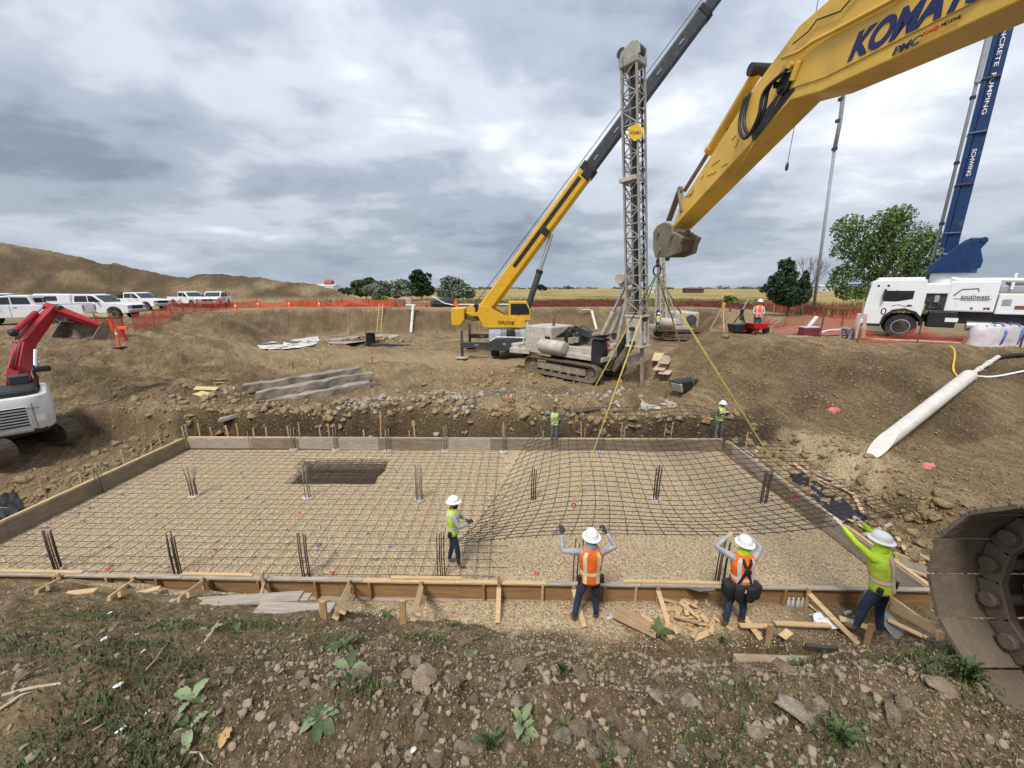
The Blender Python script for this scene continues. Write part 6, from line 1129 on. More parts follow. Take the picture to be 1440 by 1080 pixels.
# ------------------------------------------------------------------ concrete pump truck
def mk_pump():
    Y0 = 18.6; z0 = 3.66; yaw = R(-40); c = Vector((17.4, 19.35, z0)); t = T('concrete_pump_truck', 'white concrete pump truck with a blue folded boom raised beside the trees', 'pump truck', tuple(c), yaw); pinv = (Matrix.Translation(c) @ Matrix.Rotation(yaw, 4, 'Z')).inverted()
    def q(px, py, dy=0.): return pinv @ at_depth(px, py, Y0+dy)
    def X(px): return q(px, 440).x
    D = 2.45
    cab = MB().prism([(0.0, .55), (0.0, 1.55), (.10, 2.62), (.25, 2.72), (1.95, 2.72), (2.02, 2.0), (2.02, 1.15), (1.98, .95)][::1]+[(1.78, 1.2), (1.45, 1.38), (1.05, 1.30), (.78, 1.0), (.70, .55)], 0, D, 'y').obj('cab', TWHT, t, bevel=.03)
    MB().prism([(.62, 1.72), (.66, 2.22), (1.62, 2.22), (1.62, 1.85), (1.1, 1.72)], -.012, .02, 'y').obj('side_window', GLASS, cab, bevel=.01); MB().box((1.04, -.02, 2.0), (.03, .03, .5)).obj('window_post', BLKM, cab); MB().prism([(.55, .72), (.55, 1.66), (1.70, 1.66), (1.70, 1.5)]+[(1.45, 1.44), (1.02, 1.36), (.74, 1.05), (.62, .72)], -.008, .0, 'y').obj('door', TWHT, cab)
    MB().box((.62, -.13, 2.05), (.08, .2, .5)).obj('mirror', BLKM, cab, bevel=.02); MB().prism([(-.02, 1.5), (.08, 2.5), (.10, 2.5), (0, 1.5)], .15, D-.15, 'y').obj('windscreen', GLASS, cab); MB().box((1.55, -.02, 1.55), (.16, .03, .06)).obj('door_handle', BLKM, cab)
    MB().box((1.1, 1.2, 2.78), (1.6, 1.8, .10)).obj('roof_rack', TWHT, cab, bevel=.02)
    for x in (.35, .7): MB().cyl((x, -.012, 2.45), (x, .0, 2.45), .05, n=10).obj('marker_lamp', BLKM, cab)
    MB().box((-.05, D/2, .62), (.25, D, .45)).obj('bumper', TWHT, t, bevel=.04); MB().box((.35, .02, .60), (.7, .1, .12)).obj('step', BLKM, t, bevel=.01)
    ar = MB().prism([(.66+.62*0, .62), (.72, 1.02), (1.02, 1.34), (1.42, 1.42), (1.82, 1.28), (2.10, .95), (2.14, .62), (2.05, .62), (2.0, .9), (1.78, 1.18), (1.42, 1.32), (1.06, 1.24), (.82, .96), (.75, .62)], -.03, .5, 'y').obj('wheel_arch', BLKM, t)
    for y, sd in ((.22, -1), (D-.2, 1)): wheel(t, (1.42, y, .56), .56, .34, (0, 1, 0), RIMM, sd)
    for x in (6.4, 7.7):
        for y, sd in ((.25, -1), (D-.25, 1)): wheel(t, (x, y, .56), .56, .5, (0, 1, 0), RIMM, sd)
    MB().box((5.0, D/2, .95), (8.4, 1.0, .35)).obj('chassis', BLKM, t, bevel=.03)
    # under-body boxes, ladder, tanks
    MB().box((2.7, .3, .95), (.9, .5, .7)).obj('battery_box', BLKM, t, bevel=.03); MB().box((4.9, .5, 1.05), (3.6, .3, .5)).obj('side_skirt', BLKM, t, bevel=.03); MB().cyl((3.5, .25, .70), (4.6, .25, .70), .2, n=16).obj('air_tank', RIMM, t, 40); MB().box((3.0, .04, .95), (.4, .02, .18)).obj('plate', TWHT, t)
    MB().box((2.3, 1.2, 1.75), (.9, 2.0, .8)).obj('pump_unit', DKG, t, bevel=.08)
    for k in range(6): MB().box((2.0+.13*k, .2+.1*(k % 3), 1.5+.12*(k % 4)), (.16, .25, .3)).obj('valve_block', (GRYP, BLKM, DKG)[k % 3], t, bevel=.02)
    # boom rest beam and pedestal
    MB().box((2.25, .35, 2.32), (1.1, .5, .46)).obj('rest_beam', TWHT, t, bevel=.04); MB().cyl((2.75, 1.25, 1.6), (2.75, 1.25, 3.0), .75, .62, n=24).obj('pedestal', TWHT, t, 40); MB().tube([(2.7, .35, 2.75), (3.0, .3, 2.68), (4.05, .3, 2.68), (7.2, .35, 2.6)], .09, 10).obj('pipe', TWHT, t, 180)
    # body panels
    b1 = MB().box((3.42, .55, 1.98), (1.45, .9, 1.30)).obj('body_panel', TWHT, t, bevel=.03); MB().box((3.42, .095, 1.98), (1.36, .012, 1.2)).obj('panel_door', TWHT, b1)
    b2 = MB().box((6.45, .6, 1.68), (4.5, .9, .85)).obj('body_panel', TWHT, t, bevel=.03); MB().box((4.45, .14, 1.75), (.25, .02, .25)).obj('vent', GRYP, b2); MB().box((4.85, .14, 1.55), (.3, .02, .14)).obj('badge', BRWN, b2)
    for x, m3 in ((3.5, BRWN), (3.88, LAMP_R), (3.98, TXT_K)): MB().box((x, .083, 1.48), (.08, .02, .08)).obj('marker', m3, b1)
    MB().box((6.4, 1.4, 2.3), (4.2, 1.0, .3)).obj('hopper_deck', GRYP, t, bevel=.05); MB().box((5.2, 1.4, 2.62), (1.3, .8, .35)).obj('rolled_tarp', mat('grey_tarp', (.28, .26, .24), .9), t, bevel=.14); MB().tube([(4.6, .8, 2.3), (4.6, .8, 2.9), (4.65, .8, 2.95)], .05, 6).obj('stand', TWHT, t)
    text_box('southwest', t, frame((3.52, .082, 1.98), (1, 0, 0), (0, 0, 1)), .82, .17, TXT_K, .0); text_box('CONCRETE PUMPING', t, frame((3.52, .082, 1.82), (1, 0, 0), (0, 0, 1)), .82, .05, TXT_K, .0)
    MB().tube([(2.88, .08, 2.02), (3.08, .08, 2.28), (3.55, .08, 2.32), (3.58, .08, 2.2)], .018, 5).obj('emblem', TXT_K, t); MB().box((3.45, .082, 1.88), (1.1, .008, .018)).obj('emblem_line', TXT_K, t)
    text_box('0', t, frame((.72, -.012, 1.25), (1, 0, 0), (0, 0, 1)), .2, .32, TXT_K, .0); MB().tube([(.95, -.012, 1.5), (1.15, -.012, 1.58), (1.45, -.012, 1.5)], .012, 5).obj('emblem', TXT_K, t)
    # outrigger leg at the cab front
    for px in (1208, 1217): a, b_ = q(px, 441, -.6), q(px-3, 476, -.6); MB().beam(a, b_, .14, .14).obj('outrigger_leg', mat('faded_red_white', (.60, .42, .36), .6), t, bevel=.02)
    # turret and boom
    bc = Vector((2.75, 1.25, 0))
    MB().cyl(bc+Vector((0, 0, 3.0)), bc+Vector((0, 0, 3.2)), .80, n=24).obj('slew_ring', BLUE, t, 40)
    MB().prism([(-.66, 3.0), (.62, 3.0), (.64, 3.16), (.80, 3.2), (.82, 3.5), (.66, 4.0), (.82, 4.36), (.74, 4.48), (.28, 4.5), (-.06, 4.15), (-.70, 3.40), (-.70, 3.16)], -.5+1.25, -.32+1.25, 'y').obj('turret_plate', BLUE, t, bevel=.03).location = (2.75, 0, 0)
    MB().prism([(-.66, 3.0), (.62, 3.0), (.64, 3.16), (.80, 3.2), (.82, 3.5), (.66, 4.0), (.82, 4.36), (.74, 4.48), (.28, 4.5), (-.06, 4.15), (-.70, 3.40), (-.70, 3.16)], .32+1.25, .5+1.25, 'y').obj('turret_plate', BLUE, t, bevel=.03).location = (2.75, 0, 0)
    MB().box((2.72, 1.25, 3.5), (.9, .7, .8)).obj('turret_body', BLUE, t, bevel=.06); MB().cyl((3.42, .7, 4.38), (3.42, 1.8, 4.38), .11, n=14).obj('turret_pin', BLUE, t, 40)
    e = .75; b0 = q(1334, 360, e); b1_ = q(1414, 45, e); dd = (b1_-b0).normalized(); top = b0+dd*13.5
    bm = MB().beam(b0, top, .36, .42, (1, 0, 0), w1=.30, h1=.36).obj('boom_section', BLUE, t, bevel=.03)
    MB().beam(b0+Vector((-.30, -.1, .4)), top+Vector((-.27, -.1, .2)), .26, .15, (1, 0, 0)).obj('boom_section', BLUE, t, bevel=.02)
    for k in range(6): MB().box(b0+dd*(1+2.1*k)+Vector((-.1, -.05, 0)), (.56, .42, .10)).obj('boom_bracket', BLKM if k % 2 else BLUE, t, bevel=.02)
    MB().tube([b0+Vector((-.52, -.2, -.2)), b0+dd*8+Vector((-.50, -.2, 0)), top+Vector((-.46, -.2, 0))], .065, 10).obj('concrete_pipe', GRYP, t, 180)
    for k in range(4): MB().cyl(b0+dd*(1.5+2.6*k)+Vector((-.51, -.2, -.1)), b0+dd*(1.62+2.6*k)+Vector((-.51, -.2, -.1)), .10, n=10).obj('pipe_coupling', BLKM, t)
    MB().cyl(b0+dd*7.2+Vector((-.50, -.25, 0)), b0+dd*9.6+Vector((-.49, -.25, 0)), .10, n=12).obj('boom_cylinder', GRYP, t, 40)
    sd = Vector((0, -1, 0)); fo = b0+Vector((-.40, -.265, 0)); rd = -dd
    text_box('SOUTHWEST  CONCRETE  PUMPING', t, frame(b0+dd*9.0+Vector((-.05, -.19, 0)), rd, (1, 0, 0)), 6.2, .13, TXT_W, .005); text_box('SCHWING', t, frame(b0+dd*4.0+Vector((-.05, -.19, 0)), rd, (1, 0, 0)), 1.1, .13, TXT_W, .01)
    # folded upper sections and the hanging end hose
    hx = 34.0; hb = pinv @ at_depth(1143, 441, hx); ht = pinv @ at_depth(1183, 138, hx); up = hb+(ht-hb)*1.25; tp = top+Vector((0, 0, .2))
    MB().beam(tp, up.lerp(tp, .45)+Vector((0, 0, 5)), .4, .5).obj('boom_section', BLUE, t, bevel=.03); MB().beam(up.lerp(tp, .45)+Vector((0, 0, 5)), up+Vector((0, 0, .4)), .3, .4).obj('boom_section', BLUE, t, bevel=.03)
    MB().tube([hb, hb.lerp(ht, .78)], .11, 8).obj('end_hose', GRYP, t, 180); MB().tube([hb.lerp(ht, .78), hb.lerp(ht, .9)+Vector((.12, 0, 0)), ht+Vector((.1, 0, 0)), up+Vector((0, 0, .4))], .14, 8).obj('hose_elbow', GRYP, t, 180)
    for f in (.78, .9, .99): MB().cyl(hb.lerp(ht, f), hb.lerp(ht, f+.012), .2, n=10).obj('hose_coupling', DKG, t)
mk_pump()
# ------------------------------------------------------------------ trees and shrubs
BARK = mat('bark', (.15, .115, .085), .9, var=.3, scale=6, bump=.6, bscale=10)
def leaf_cloud(n, blobs, size, seed, gap=-.08):
    r = np.random.default_rng(seed); w_ = np.array([b_[3]*b_[4]*b_[5] for b_ in blobs]); w_ = w_**.75; w_ /= w_.sum(); k = r.choice(len(blobs), n, p=w_); B = np.array(blobs)[k]
    d = r.normal(size=(n, 3)); d /= np.linalg.norm(d, axis=1)[:, None]; rad = r.random(n)**.42
    P = B[:, :3]+d*B[:, 3:6]*rad[:, None]
    keep = fbm(P[:, 0]*2.1/max(.5, size*8)+P[:, 2]*.7+seed, P[:, 1]*1.7/max(.5, size*8)+P[:, 2]*1.9/max(.5, size*8), seed, 3) > gap; P = P[keep]; n = len(P)
    a = r.normal(size=(n, 3)); a /= np.linalg.norm(a, axis=1)[:, None]; b_ = np.cross(a, r.normal(size=(n, 3))); b_ /= np.linalg.norm(b_, axis=1)[:, None]; s = size*r.uniform(.6, 1.4, n)[:, None]
    V = np.stack([P-a*s, P+b_*s*.5, P+a*s, P-b_*s*.5], 1).reshape(-1, 3); F = np.arange(4*n).reshape(n, 4); return V, F
def tree(name, label, base, blobs, n, size, m, trunk_h, trunk_r, seed=1, group=None, limbs=True, cat='tree'):
    t = T(name, label, cat, tuple(base), 0, group); V, F = leaf_cloud(n, blobs, size, seed); link('crown', np_mesh('crown', V, F, m), t)
    m_ = MB(); m_.tube([(0, 0, -.3), (.05*trunk_h, 0, trunk_h*.5), (0, 0, trunk_h)], [trunk_r, trunk_r*.8, trunk_r*.6], 8)
    if limbs:
        for b_ in blobs:
            q = Vector(b_[:3]); st = Vector((0, 0, trunk_h*random.uniform(.5, .95))); m_.tube([st, st.lerp(q, .5)+Vector((0, 0, .06*q.length)), q], [trunk_r*.45, trunk_r*.3, trunk_r*.1], 6)
            for _ in range(3):
                e = q+Vector((random.uniform(-1, 1)*b_[3], random.uniform(-1, 1)*b_[4], random.uniform(-.4, .9)*b_[5]))*.8; m_.tube([st.lerp(q, .7), e], [trunk_r*.18, trunk_r*.05], 5)
    m_.obj('trunk', BARK, t, 60); return t
def leafm(name, c): return mat(name, c, .6, var=.55, scale=.9, spec=.25)
LG = leafm('cottonwood_leaf', (.10, .165, .040)); LD = leafm('juniper_leaf', (.030, .060, .026)); LS = leafm('silver_leaf', (.22, .26, .19)); LB = leafm('bush_leaf', (.055, .085, .03)); LO = leafm('far_leaf', (.035, .055, .035))
def px_blobs(base, Y, L_):
    out = []
    for px, py, rx, rz in L_:
        p = at_depth(px, py, Y)-base; s = Y/541/1.05; out.append((p.x, p.y+random.uniform(-.2, .2)*rx*s, p.z, rx*s, min(rx, 40)*s*.9, rz*s))
    return out
Y = 44; b0 = at_depth(1236, 432, Y); b0.z = 3.5
tree('cottonwood_tree', 'large leafy cottonwood tree behind the pump truck cab', b0, px_blobs(b0, Y, [(1195, 322, 22, 20), (1182, 350, 16, 16), (1208, 352, 22, 24), (1192, 385, 22, 14), (1178, 400, 14, 10), (1200, 412, 22, 12), (1246, 318, 26, 24), (1268, 306, 20, 18), (1240, 345, 26, 22), (1262, 355, 24, 26), (1230, 385, 20, 20), (1285, 335, 18, 22), (1290, 372, 22, 24), (1308, 350, 18, 26), (1312, 335, 10, 10), (1250, 400, 26, 16), (1300, 395, 20, 20), (1276, 385, 18, 18), (1222, 410, 18, 12), (1218, 365, 14, 12)]), 30000, .14, LG, 3.6, .28, 5)
Y = 34; b0 = at_depth(1108, 432, Y); b0.z = 3.55
tree('juniper_tree', 'dark dense juniper tree behind the red fence left of the bare tree', b0, px_blobs(b0, Y, [(1108, 378, 12, 14), (1100, 395, 18, 14), (1118, 398, 18, 16), (1092, 410, 16, 14), (1110, 415, 26, 16), (1130, 412, 12, 16), (1086, 404, 12, 8), (1098, 372, 5, 7), (1112, 366, 4, 6), (1132, 388, 6, 8), (1076, 408, 8, 4)]), 17000, .11, LD, 1.6, .16, 8)
def bare_tree(px, base_py, top_py, Y, label):
    b = at_depth(px, base_py, Y); b.z = 3.5; h = at_depth(px, top_py, Y).z-b.z; t = T('bare_tree', label, 'tree', tuple(b)); r = random.Random(11); tr = MB(); cr = MB()
    def grow(p, d, L_, rad, lvl):
        q = p+d*L_; (tr if lvl < 2 else cr).tube([p, p.lerp(q, .5)+Vector((r.uniform(-.05, .05)*L_, r.uniform(-.05, .05)*L_, 0)), q], [rad, rad*.8, rad*.6], 5 if lvl < 3 else 3)
        if lvl < 5:
            for k in range(3 if lvl else 5):
                nd = (d+Vector((r.uniform(-.65, .65), r.uniform(-.65, .65), r.uniform(-.05, .55)))).normalized(); grow(p.lerp(q, r.uniform(.45, 1)), nd, L_*r.uniform(.55, .78), rad*.55, lvl+1)
    grow(Vector((0, 0, 0)), Vector((.02, 0, 1)), h*.34, .10, 0); tr.obj('trunk', mat('grey_bark', (.26, .23, .20), .9, var=.2), t, 60); cr.obj('twigs', MATS['grey_bark'], t, 60)
bare_tree(1128, 432, 325, 36, 'bare leafless grey tree just right of the dark juniper'); 
for (px, py, Y, L_, n, s, m, lab, sd) in (
    (515, 414, 82, [(505, 402, 12, 8), (518, 400, 13, 10), (532, 408, 10, 8), (512, 410, 16, 7)], 5000, .30, LB, 'rounded green tree at the left of the far shrub row', 21),
    (533, 414, 76, [(522, 407, 12, 8), (536, 405, 14, 10), (528, 412, 14, 6)], 4500, .26, LS, 'silvery shrub in front of the rounded green tree', 22),
    (557, 415, 78, [(548, 404, 12, 10), (562, 402, 13, 10), (555, 412, 16, 7), (570, 410, 10, 7)], 5000, .26, LS, 'silvery shrub in the middle of the far shrub row', 23),
    (577, 415, 84, [(572, 402, 9, 8), (580, 408, 10, 8)], 3000, .28, LB, 'green shrub between the silvery shrub and the dark tree', 24),
    (593, 415, 76, [(588, 386, 10, 7), (600, 390, 8, 6), (594, 400, 13, 10), (585, 398, 9, 7), (600, 408, 12, 8), (590, 412, 12, 5), (578, 390, 4, 4)], 5200, .28, LD, 'tall dark tree in the far shrub row', 25),
    (633, 420, 62, [(630, 398, 12, 10), (642, 402, 14, 12), (636, 412, 18, 9), (655, 410, 12, 10), (622, 410, 10, 8)], 7000, .22, LS, 'large silvery shrub beside the crane counterweight', 26),
    (656, 420, 66, [(652, 408, 12, 9), (660, 412, 9, 8)], 3500, .22, LS, 'smaller silvery shrub just left of the crane counterweight', 27),
    (485, 416, 90, [(480, 410, 6, 4), (490, 409, 6, 5)], 900, .3, LB, 'low dark bush left of the far shrub row', 28),
    (534, 424, 58, [(530, 420, 7, 5), (540, 421, 6, 4)], 1500, .15, LG, 'small green weed clump at the far pit rim', 29),
    (425, 408, 100, [(424, 404, 6, 4), (430, 406, 5, 3)], 800, .3, LO, 'little dark bush behind the end of the spoil heap', 30),
    (762, 408, 150, [(760, 404, 5, 4), (766, 405, 4, 3)], 700, .5, LO, 'lone field tree seen right of the crane boom', 31),
    (1028, 425, 40, [(1024, 420, 6, 5), (1032, 421, 5, 4)], 1200, .12, LG, 'small bush before the far dark red fence', 32)):
    b = at_depth(px, py, Y); b.z = gz(b.x, b.y)-.05; tree('shrub' if 'tree' not in lab else 'tree', lab, b, px_blobs(b, Y, L_), n, s, m, max(.6, 1.3 if 'tree' in lab else .5), .12, sd, None, True, 'tree' if 'tree' in lab else 'shrub')
def far_row():
    V = []; F = []; o = 0; r = np.random.default_rng(4)
    for i in range(150):
        px = r.uniform(440, 1430); Y = r.uniform(600, 1500); b = at_depth(px, 405, Y); w_ = r.uniform(5, 22); h = r.uniform(2, 7); v, f = leaf_cloud(130, [(b.x, b.y, 3.5+h*.5, w_, 4, h*.6)], 1.6, i); V.append(v); F.append(f+o); o += len(v)
    link('far_tree_line', np_mesh('far_tree_line', np.concatenate(V), np.concatenate(F), mat('hazy_leaf', (.075, .10, .10), .8, var=.3, scale=.05)), kind='stuff')
far_row()
def reeds():
    P = []
    for (x0, x1, y0, y1, n) in ((-14, 26, 52, 60, 14000), (12, 40, 50, 58, 7000), (-30, -10, 52, 56, 2500), (26, 48, 30, 46, 9000), (32, 40, 24.5, 30, 1500)):
        x = rng.uniform(x0, x1, n); y = rng.uniform(y0, y1, n); k = (gnoise(x*.3, y*.3, 7) > -.2) & (rim_dist(x, y)[0] < -3); x, y = x[k], y[k]; P.append(np.column_stack([x, y, ground_z(x, y)]))
    return np.concatenate(P)
RP = reeds(); blades('field_reeds', RP[::2], .35, 1.15, .035, leafmat('reed_green', (.085, .12, .035)), .5); blades('dry_reeds', RP[1::2], .4, 1.0, .03, leafmat('reed_dry', (.33, .27, .12)), .5)
# distant sheds
for (px, py, Y, w_, d, h, c, roof, lab) in ((450, 412, 300, 26, 14, 4.0, (.62, .64, .66), (.60, .62, .65), 'long pale farm building far beyond the pit'), (464, 411, 300, 5, 6, 6.5, (.38, .13, .09), (.3, .1, .08), 'small red farm tower beside the pale building'), (918, 409, 190, 7, 5, 2.2, (.62, .60, .56), (.5, .45, .4), 'white trailer on the far field by the drill mast'), (975, 408, 200, 9, 4, 2.0, (.10, .05, .04), (.1, .05, .04), 'dark red truck trailer on the far field'), (1160, 408, 260, 12, 8, 3.5, (.5, .5, .5), (.45, .45, .48), 'pale shed far behind the bare tree')):
    p = at_depth(px, 406, Y); t = T('far_building' if 'trailer' not in lab else 'trailer', lab, 'building' if 'trailer' not in lab else 'trailer', (p.x, p.y, 3.5)); mm = mat('wall_'+lab[:9], c, .8); MB().box((0, 0, h/2), (w_, d, h)).obj('wall', mm, t); MB().prism([(-d/2-.3, h), (d/2+.3, h), (0, h+h*.35)], -w_/2-.2, w_/2+.2, 'x').obj('roof', mat('roof_'+lab[:9], roof, .6), t)
    for k in range(3): MB().box((-w_*.3+w_*.3*k, -d/2-.02, h*.4), (w_*.08, .06, h*.4)).obj('door', DKG, t)
# ------------------------------------------------------------------ pickups on the left
PW = mat('pickup_white', (.78, .79, .80), .25, var=.03, dirt=.06, dcol=(.5, .45, .36))
def pickup(label, loc, rz, L_=5.7, canopy=False, rack=False, group='pickups parked along the spoil heap', m=PW):
    t = T('pickup_truck', label, 'pickup', tuple(loc), rz, group); W_ = 1.95   # nose towards +y
    h = L_/2
    def side(poly, x0, x1, nm, mm, par=t, bev=.03): return MB().prism(poly, x0, x1, 'x').obj(nm, mm, par, bevel=bev)
    lower = [(-h, .62), (-h+.05, .50), (-h+.75, .50)]
    def arch(cy): return [(cy-.52, .50), (cy-.46, .78), (cy-.24, .96), (cy+.02, 1.0), (cy+.26, .94), (cy+.46, .76), (cy+.52, .50)]
    body = [(-h, .62), (-h, .50)]+arch(-h+1.2)+arch(h-1.0)+[(h-.06, .50), (h, .75), (h-.05, 1.10), (h-.35, 1.22), (h-1.65, 1.30), (-h, 1.30)]
    b = side(body, -W_/2, W_/2, 'body', m)
    side([(h-1.55, 1.29), (h-2.25, 1.88), (h-2.7, 1.95), (h-3.55, 1.93), (h-3.75, 1.29)], -W_/2+.12, W_/2-.12, 'cab', m, t, .05)
    for sx in (-1, 1):
        x = sx*(W_/2-.115); side([(h-1.85, 1.36), (h-2.30, 1.80), (h-2.62, 1.82), (h-2.62, 1.36)], x-.01, x+.01, 'side_window', GLASS, t, 0); side([(h-2.70, 1.36), (h-2.70, 1.82), (h-3.45, 1.80), (h-3.55, 1.36)], x-.01, x+.01, 'side_window', GLASS, t, 0)
        MB().box((sx*W_/2, h-2.6, .9), (.02, .012, .75)).obj('door_seam', DKG, t); MB().box((sx*(W_/2+.10), h-1.95, 1.42), (.2, .12, .2)).obj('mirror', BLKM, t, bevel=.03); MB().box((sx*.75, h-.02, .98), (.38, .06, .2)).obj('headlight', GRYP, t, bevel=.02); MB().box((sx*.88, -h-.01, 1.05), (.16, .04, .34)).obj('tail_light', LAMP_R, t); MB().box((sx*(W_/2+.005), h-2.85, 1.15), (.02, .18, .04)).obj('door_handle', BLKM, t)
        for cy in (-h+1.2, h-1.0): wheel(t, (sx*.84, cy, .40), .40, .28, (1, 0, 0), RIMM, sx)
    MB().loft([[Vector((-.80, h-1.66, 1.34)), Vector((.80, h-1.66, 1.34)), Vector((.72, h-2.22, 1.84)), Vector((-.72, h-2.22, 1.84))], [Vector((-.80, h-1.60, 1.34)), Vector((.80, h-1.60, 1.34)), Vector((.72, h-2.16, 1.85)), Vector((-.72, h-2.16, 1.85))]]).obj('windscreen', GLASS, t)
    MB().box((0, h-3.68, 1.6), (1.3, .05, .32)).obj('rear_window', GLASS, t); MB().box((0, h-.01, .95), (1.1, .06, .28)).obj('grille', BLKM, t, bevel=.01); MB().box((0, h+.02, .62), (1.9, .16, .2)).obj('bumper', GRYP, t, bevel=.03); MB().box((0, -h-.04, .6), (1.8, .14, .16)).obj('rear_bumper', GRYP, t, bevel=.03); MB().box((0, -h-.005, 1.0), (1.45, .02, .5)).obj('tailgate', m, t, bevel=.008)
    if canopy: side([(h-3.78, 1.30), (h-3.70, 1.92), (-h+.12, 1.98), (-h+.02, 1.30)], -W_/2+.08, W_/2-.08, 'canopy', m, t, .06); MB().box((0, -h+.06, 1.62), (1.4, .05, .42), (-.15, 0, 0)).obj('canopy_window', GLASS, t); [MB().box((sx*(W_/2-.07), -h+1.0, 1.63), (.03, 1.2, .34)).obj('canopy_side_window', GLASS, t) for sx in (-1, 1)]
    else: MB().box((0, -h+.95, 1.28), (1.6, 1.75, .08)).obj('bed', DKG, t)
    if rack: [MB().tube([(sx*.85, h-3.8, 1.3), (sx*.85, h-3.8, 1.98), (sx*.85, -h+.3, 1.9), (sx*.85, -h+.3, 1.3)], .03, 5).obj('rack', BLKM, t) for sx in (-1, 1)]; MB().box((0, h-4.2, 1.5), (1.6, .5, .4)).obj('tool_box', BLKM, t, bevel=.02)
    return t
def gp(px, py, Y): p = at_depth(px, py, Y); p.z = gz(p.x, p.y)-.02; return p
pickup('white pickup nearest the small excavator facing left with its windscreen showing', gp(44, 450, 26.5), R(118), 6.0)
pickup('white pickup with a white canopy behind the bucket of the small excavator', gp(132, 440, 31), R(-80), 6.2, canopy=True)
pickup('white pickup with a black rack behind the gap in the orange fence', gp(197, 432, 43), R(-96), 5.8, rack=True)
pickup('white pickup in the middle distance facing right nearest the end of the heap', gp(268, 426, 50), R(-112), 5.8)
pickup('dark backed pickup parked just right of another at the end of the heap', gp(304, 425, 50), R(-160), 5.4, rack=True)
pickup('white pickup cut by the left edge of the frame behind the nearest one', gp(2, 437, 36), R(-80), 5.7)
# ------------------------------------------------------------------ fences, cones, barriers
def netmat(name, col, a):
    m = bpy.data.materials.new(name); m.use_nodes = True; nt = m.node_tree; b = nt.nodes['Principled BSDF']; b.inputs['Base Color'].default_value = (*col, 1); b.inputs['Roughness'].default_value = .7
    tc = nt.nodes.new('ShaderNodeTexCoord'); n = nt.nodes.new('ShaderNodeTexNoise'); n.inputs['Scale'].default_value = 2.5; nt.links.new(tc.outputs['Object'], n.inputs['Vector']); r = nt.nodes.new('ShaderNodeMapRange'); r.inputs[1].default_value = .3; r.inputs[2].default_value = .7; r.inputs[3].default_value = a-.18; r.inputs[4].default_value = min(1, a+.18); nt.links.new(n.outputs[0], r.inputs[0]); nt.links.new(r.outputs[0], b.inputs['Alpha']); return m
NET = netmat('orange_netting', (.66, .075, .04), .66); NETD = netmat('dark_red_silt_fabric', (.15, .022, .022), .92); NETR = netmat('red_netting', (.50, .07, .05), .42); POST = mat('fence_post', (.09, .06, .05), .8)
def fence(label, pts, h, m, step=2.4, sag=.15, post=True, name='mesh_fence', lean=.0):
    P = [Vector(p) for p in pts]; base = P[0].copy(); t = T(name, label, 'fence', tuple(base)); dd = [0]
    for a, b in zip(P, P[1:]): dd.append(dd[-1]+(b-a).length)
    L_ = dd[-1]; n = max(1, round(L_/step)); rows = []
    def on(s): i = min(max(int(np.searchsorted(dd, s))-1, 0), len(P)-2); f = (s-dd[i])/(dd[i+1]-dd[i]); q = P[i].lerp(P[i+1], f); q.z = gz(q.x, q.y); return q
    for k in range(n):
        a, b = L_*k/n, L_*(k+1)/n; V = []
        sg = sag*random.uniform(.4, 1.5); hh = h*random.uniform(.85, 1.05); g = 6
        for i in range(g+1):
            for j in range(5):
                q = on(a+(b-a)*i/g); f = i/g; top = hh-sg*4*f*(1-f); q = q+Vector((lean*j/4+.05*math.sin(i*2.1+k), .08*math.sin(i*1.7+j+k), .02+top*j/4))-base; V.append(q)
        m_ = MB(); m_.add(V, [(i*5+j, (i+1)*5+j, (i+1)*5+j+1, i*5+j+1) for i in range(g) for j in range(4)]); m_.obj('net_panel', m, t, 180)
    if post:
        for k in range(n+1): q = on(L_*k/n)-base; MB().cyl(q-Vector((0, 0, .2)), q+Vector((lean*1.1, 0, h*1.12)), .022, n=5).obj('post', POST, t)
    return t
G = lambda px, py: on_ground(px, py)
fence('bright orange net panel beside the cones at the edge of the left bank', [gp(134, 455, 24.5), gp(171, 452, 26)], 1.15, NET, 2.2, lean=.05)
fence('orange net panels running before the parked pickups on the left rim', [gp(186, 448, 27), gp(241, 440, 33), gp(268, 437, 38), gp(318, 432, 45)], 1.25, NET, 3.0)
fence('thin orange net fence along the far left pit rim behind the cones', [gp(318, 431, 46), gp(360, 429, 48.5), gp(430, 428, 50), gp(490, 428, 50.3), gp(555, 428, 50.5)], 1.0, NET, 3.2, .25)
fence('sagging red netting along the far rim behind the ladder', [gp(555, 430, 50.4), gp(600, 430, 50.4), gp(660, 431, 50.6)], .7, NETR, 2.5, .3)
fence('dark red silt fence along the far rim behind the crane', [gp(745, 432, 50.5), gp(800, 432, 50.8), gp(880, 432, 51)], 1.0, NETD, 3.0, .1, name='silt_fence')
fence('long dark red silt fence across the back of the right plateau', [gp(945, 432, 51), gp(1000, 432, 50), gp(1056, 434, 44), gp(1110, 436, 38), gp(1165, 438, 33.5), gp(1212, 440, 31)], .85, NETD, 3.0, .1, name='silt_fence')
fence('tall orange net above the dark red fence on the right plateau', [gp(1060, 436, 42), gp(1120, 438, 36), gp(1180, 440, 31.5), gp(1215, 442, 29)], 1.25, NETR, 3.0, .2)
fence('low red netting slumped on the plateau behind the orange vest man', [gp(1068, 462, 23), gp(1110, 458, 24.5), gp(1155, 455, 25), gp(1205, 455, 24)], .9, NETR, 2.2, .45, lean=.2)
fence('red netting hung in front of the pump truck wheels', [gp(1206, 478, 17.3), gp(1260, 479, 17.0), gp(1330, 482, 16.6), gp(1395, 486, 16.2), gp(1470, 489, 15.9)], .75, NETR, 2.6, .35)
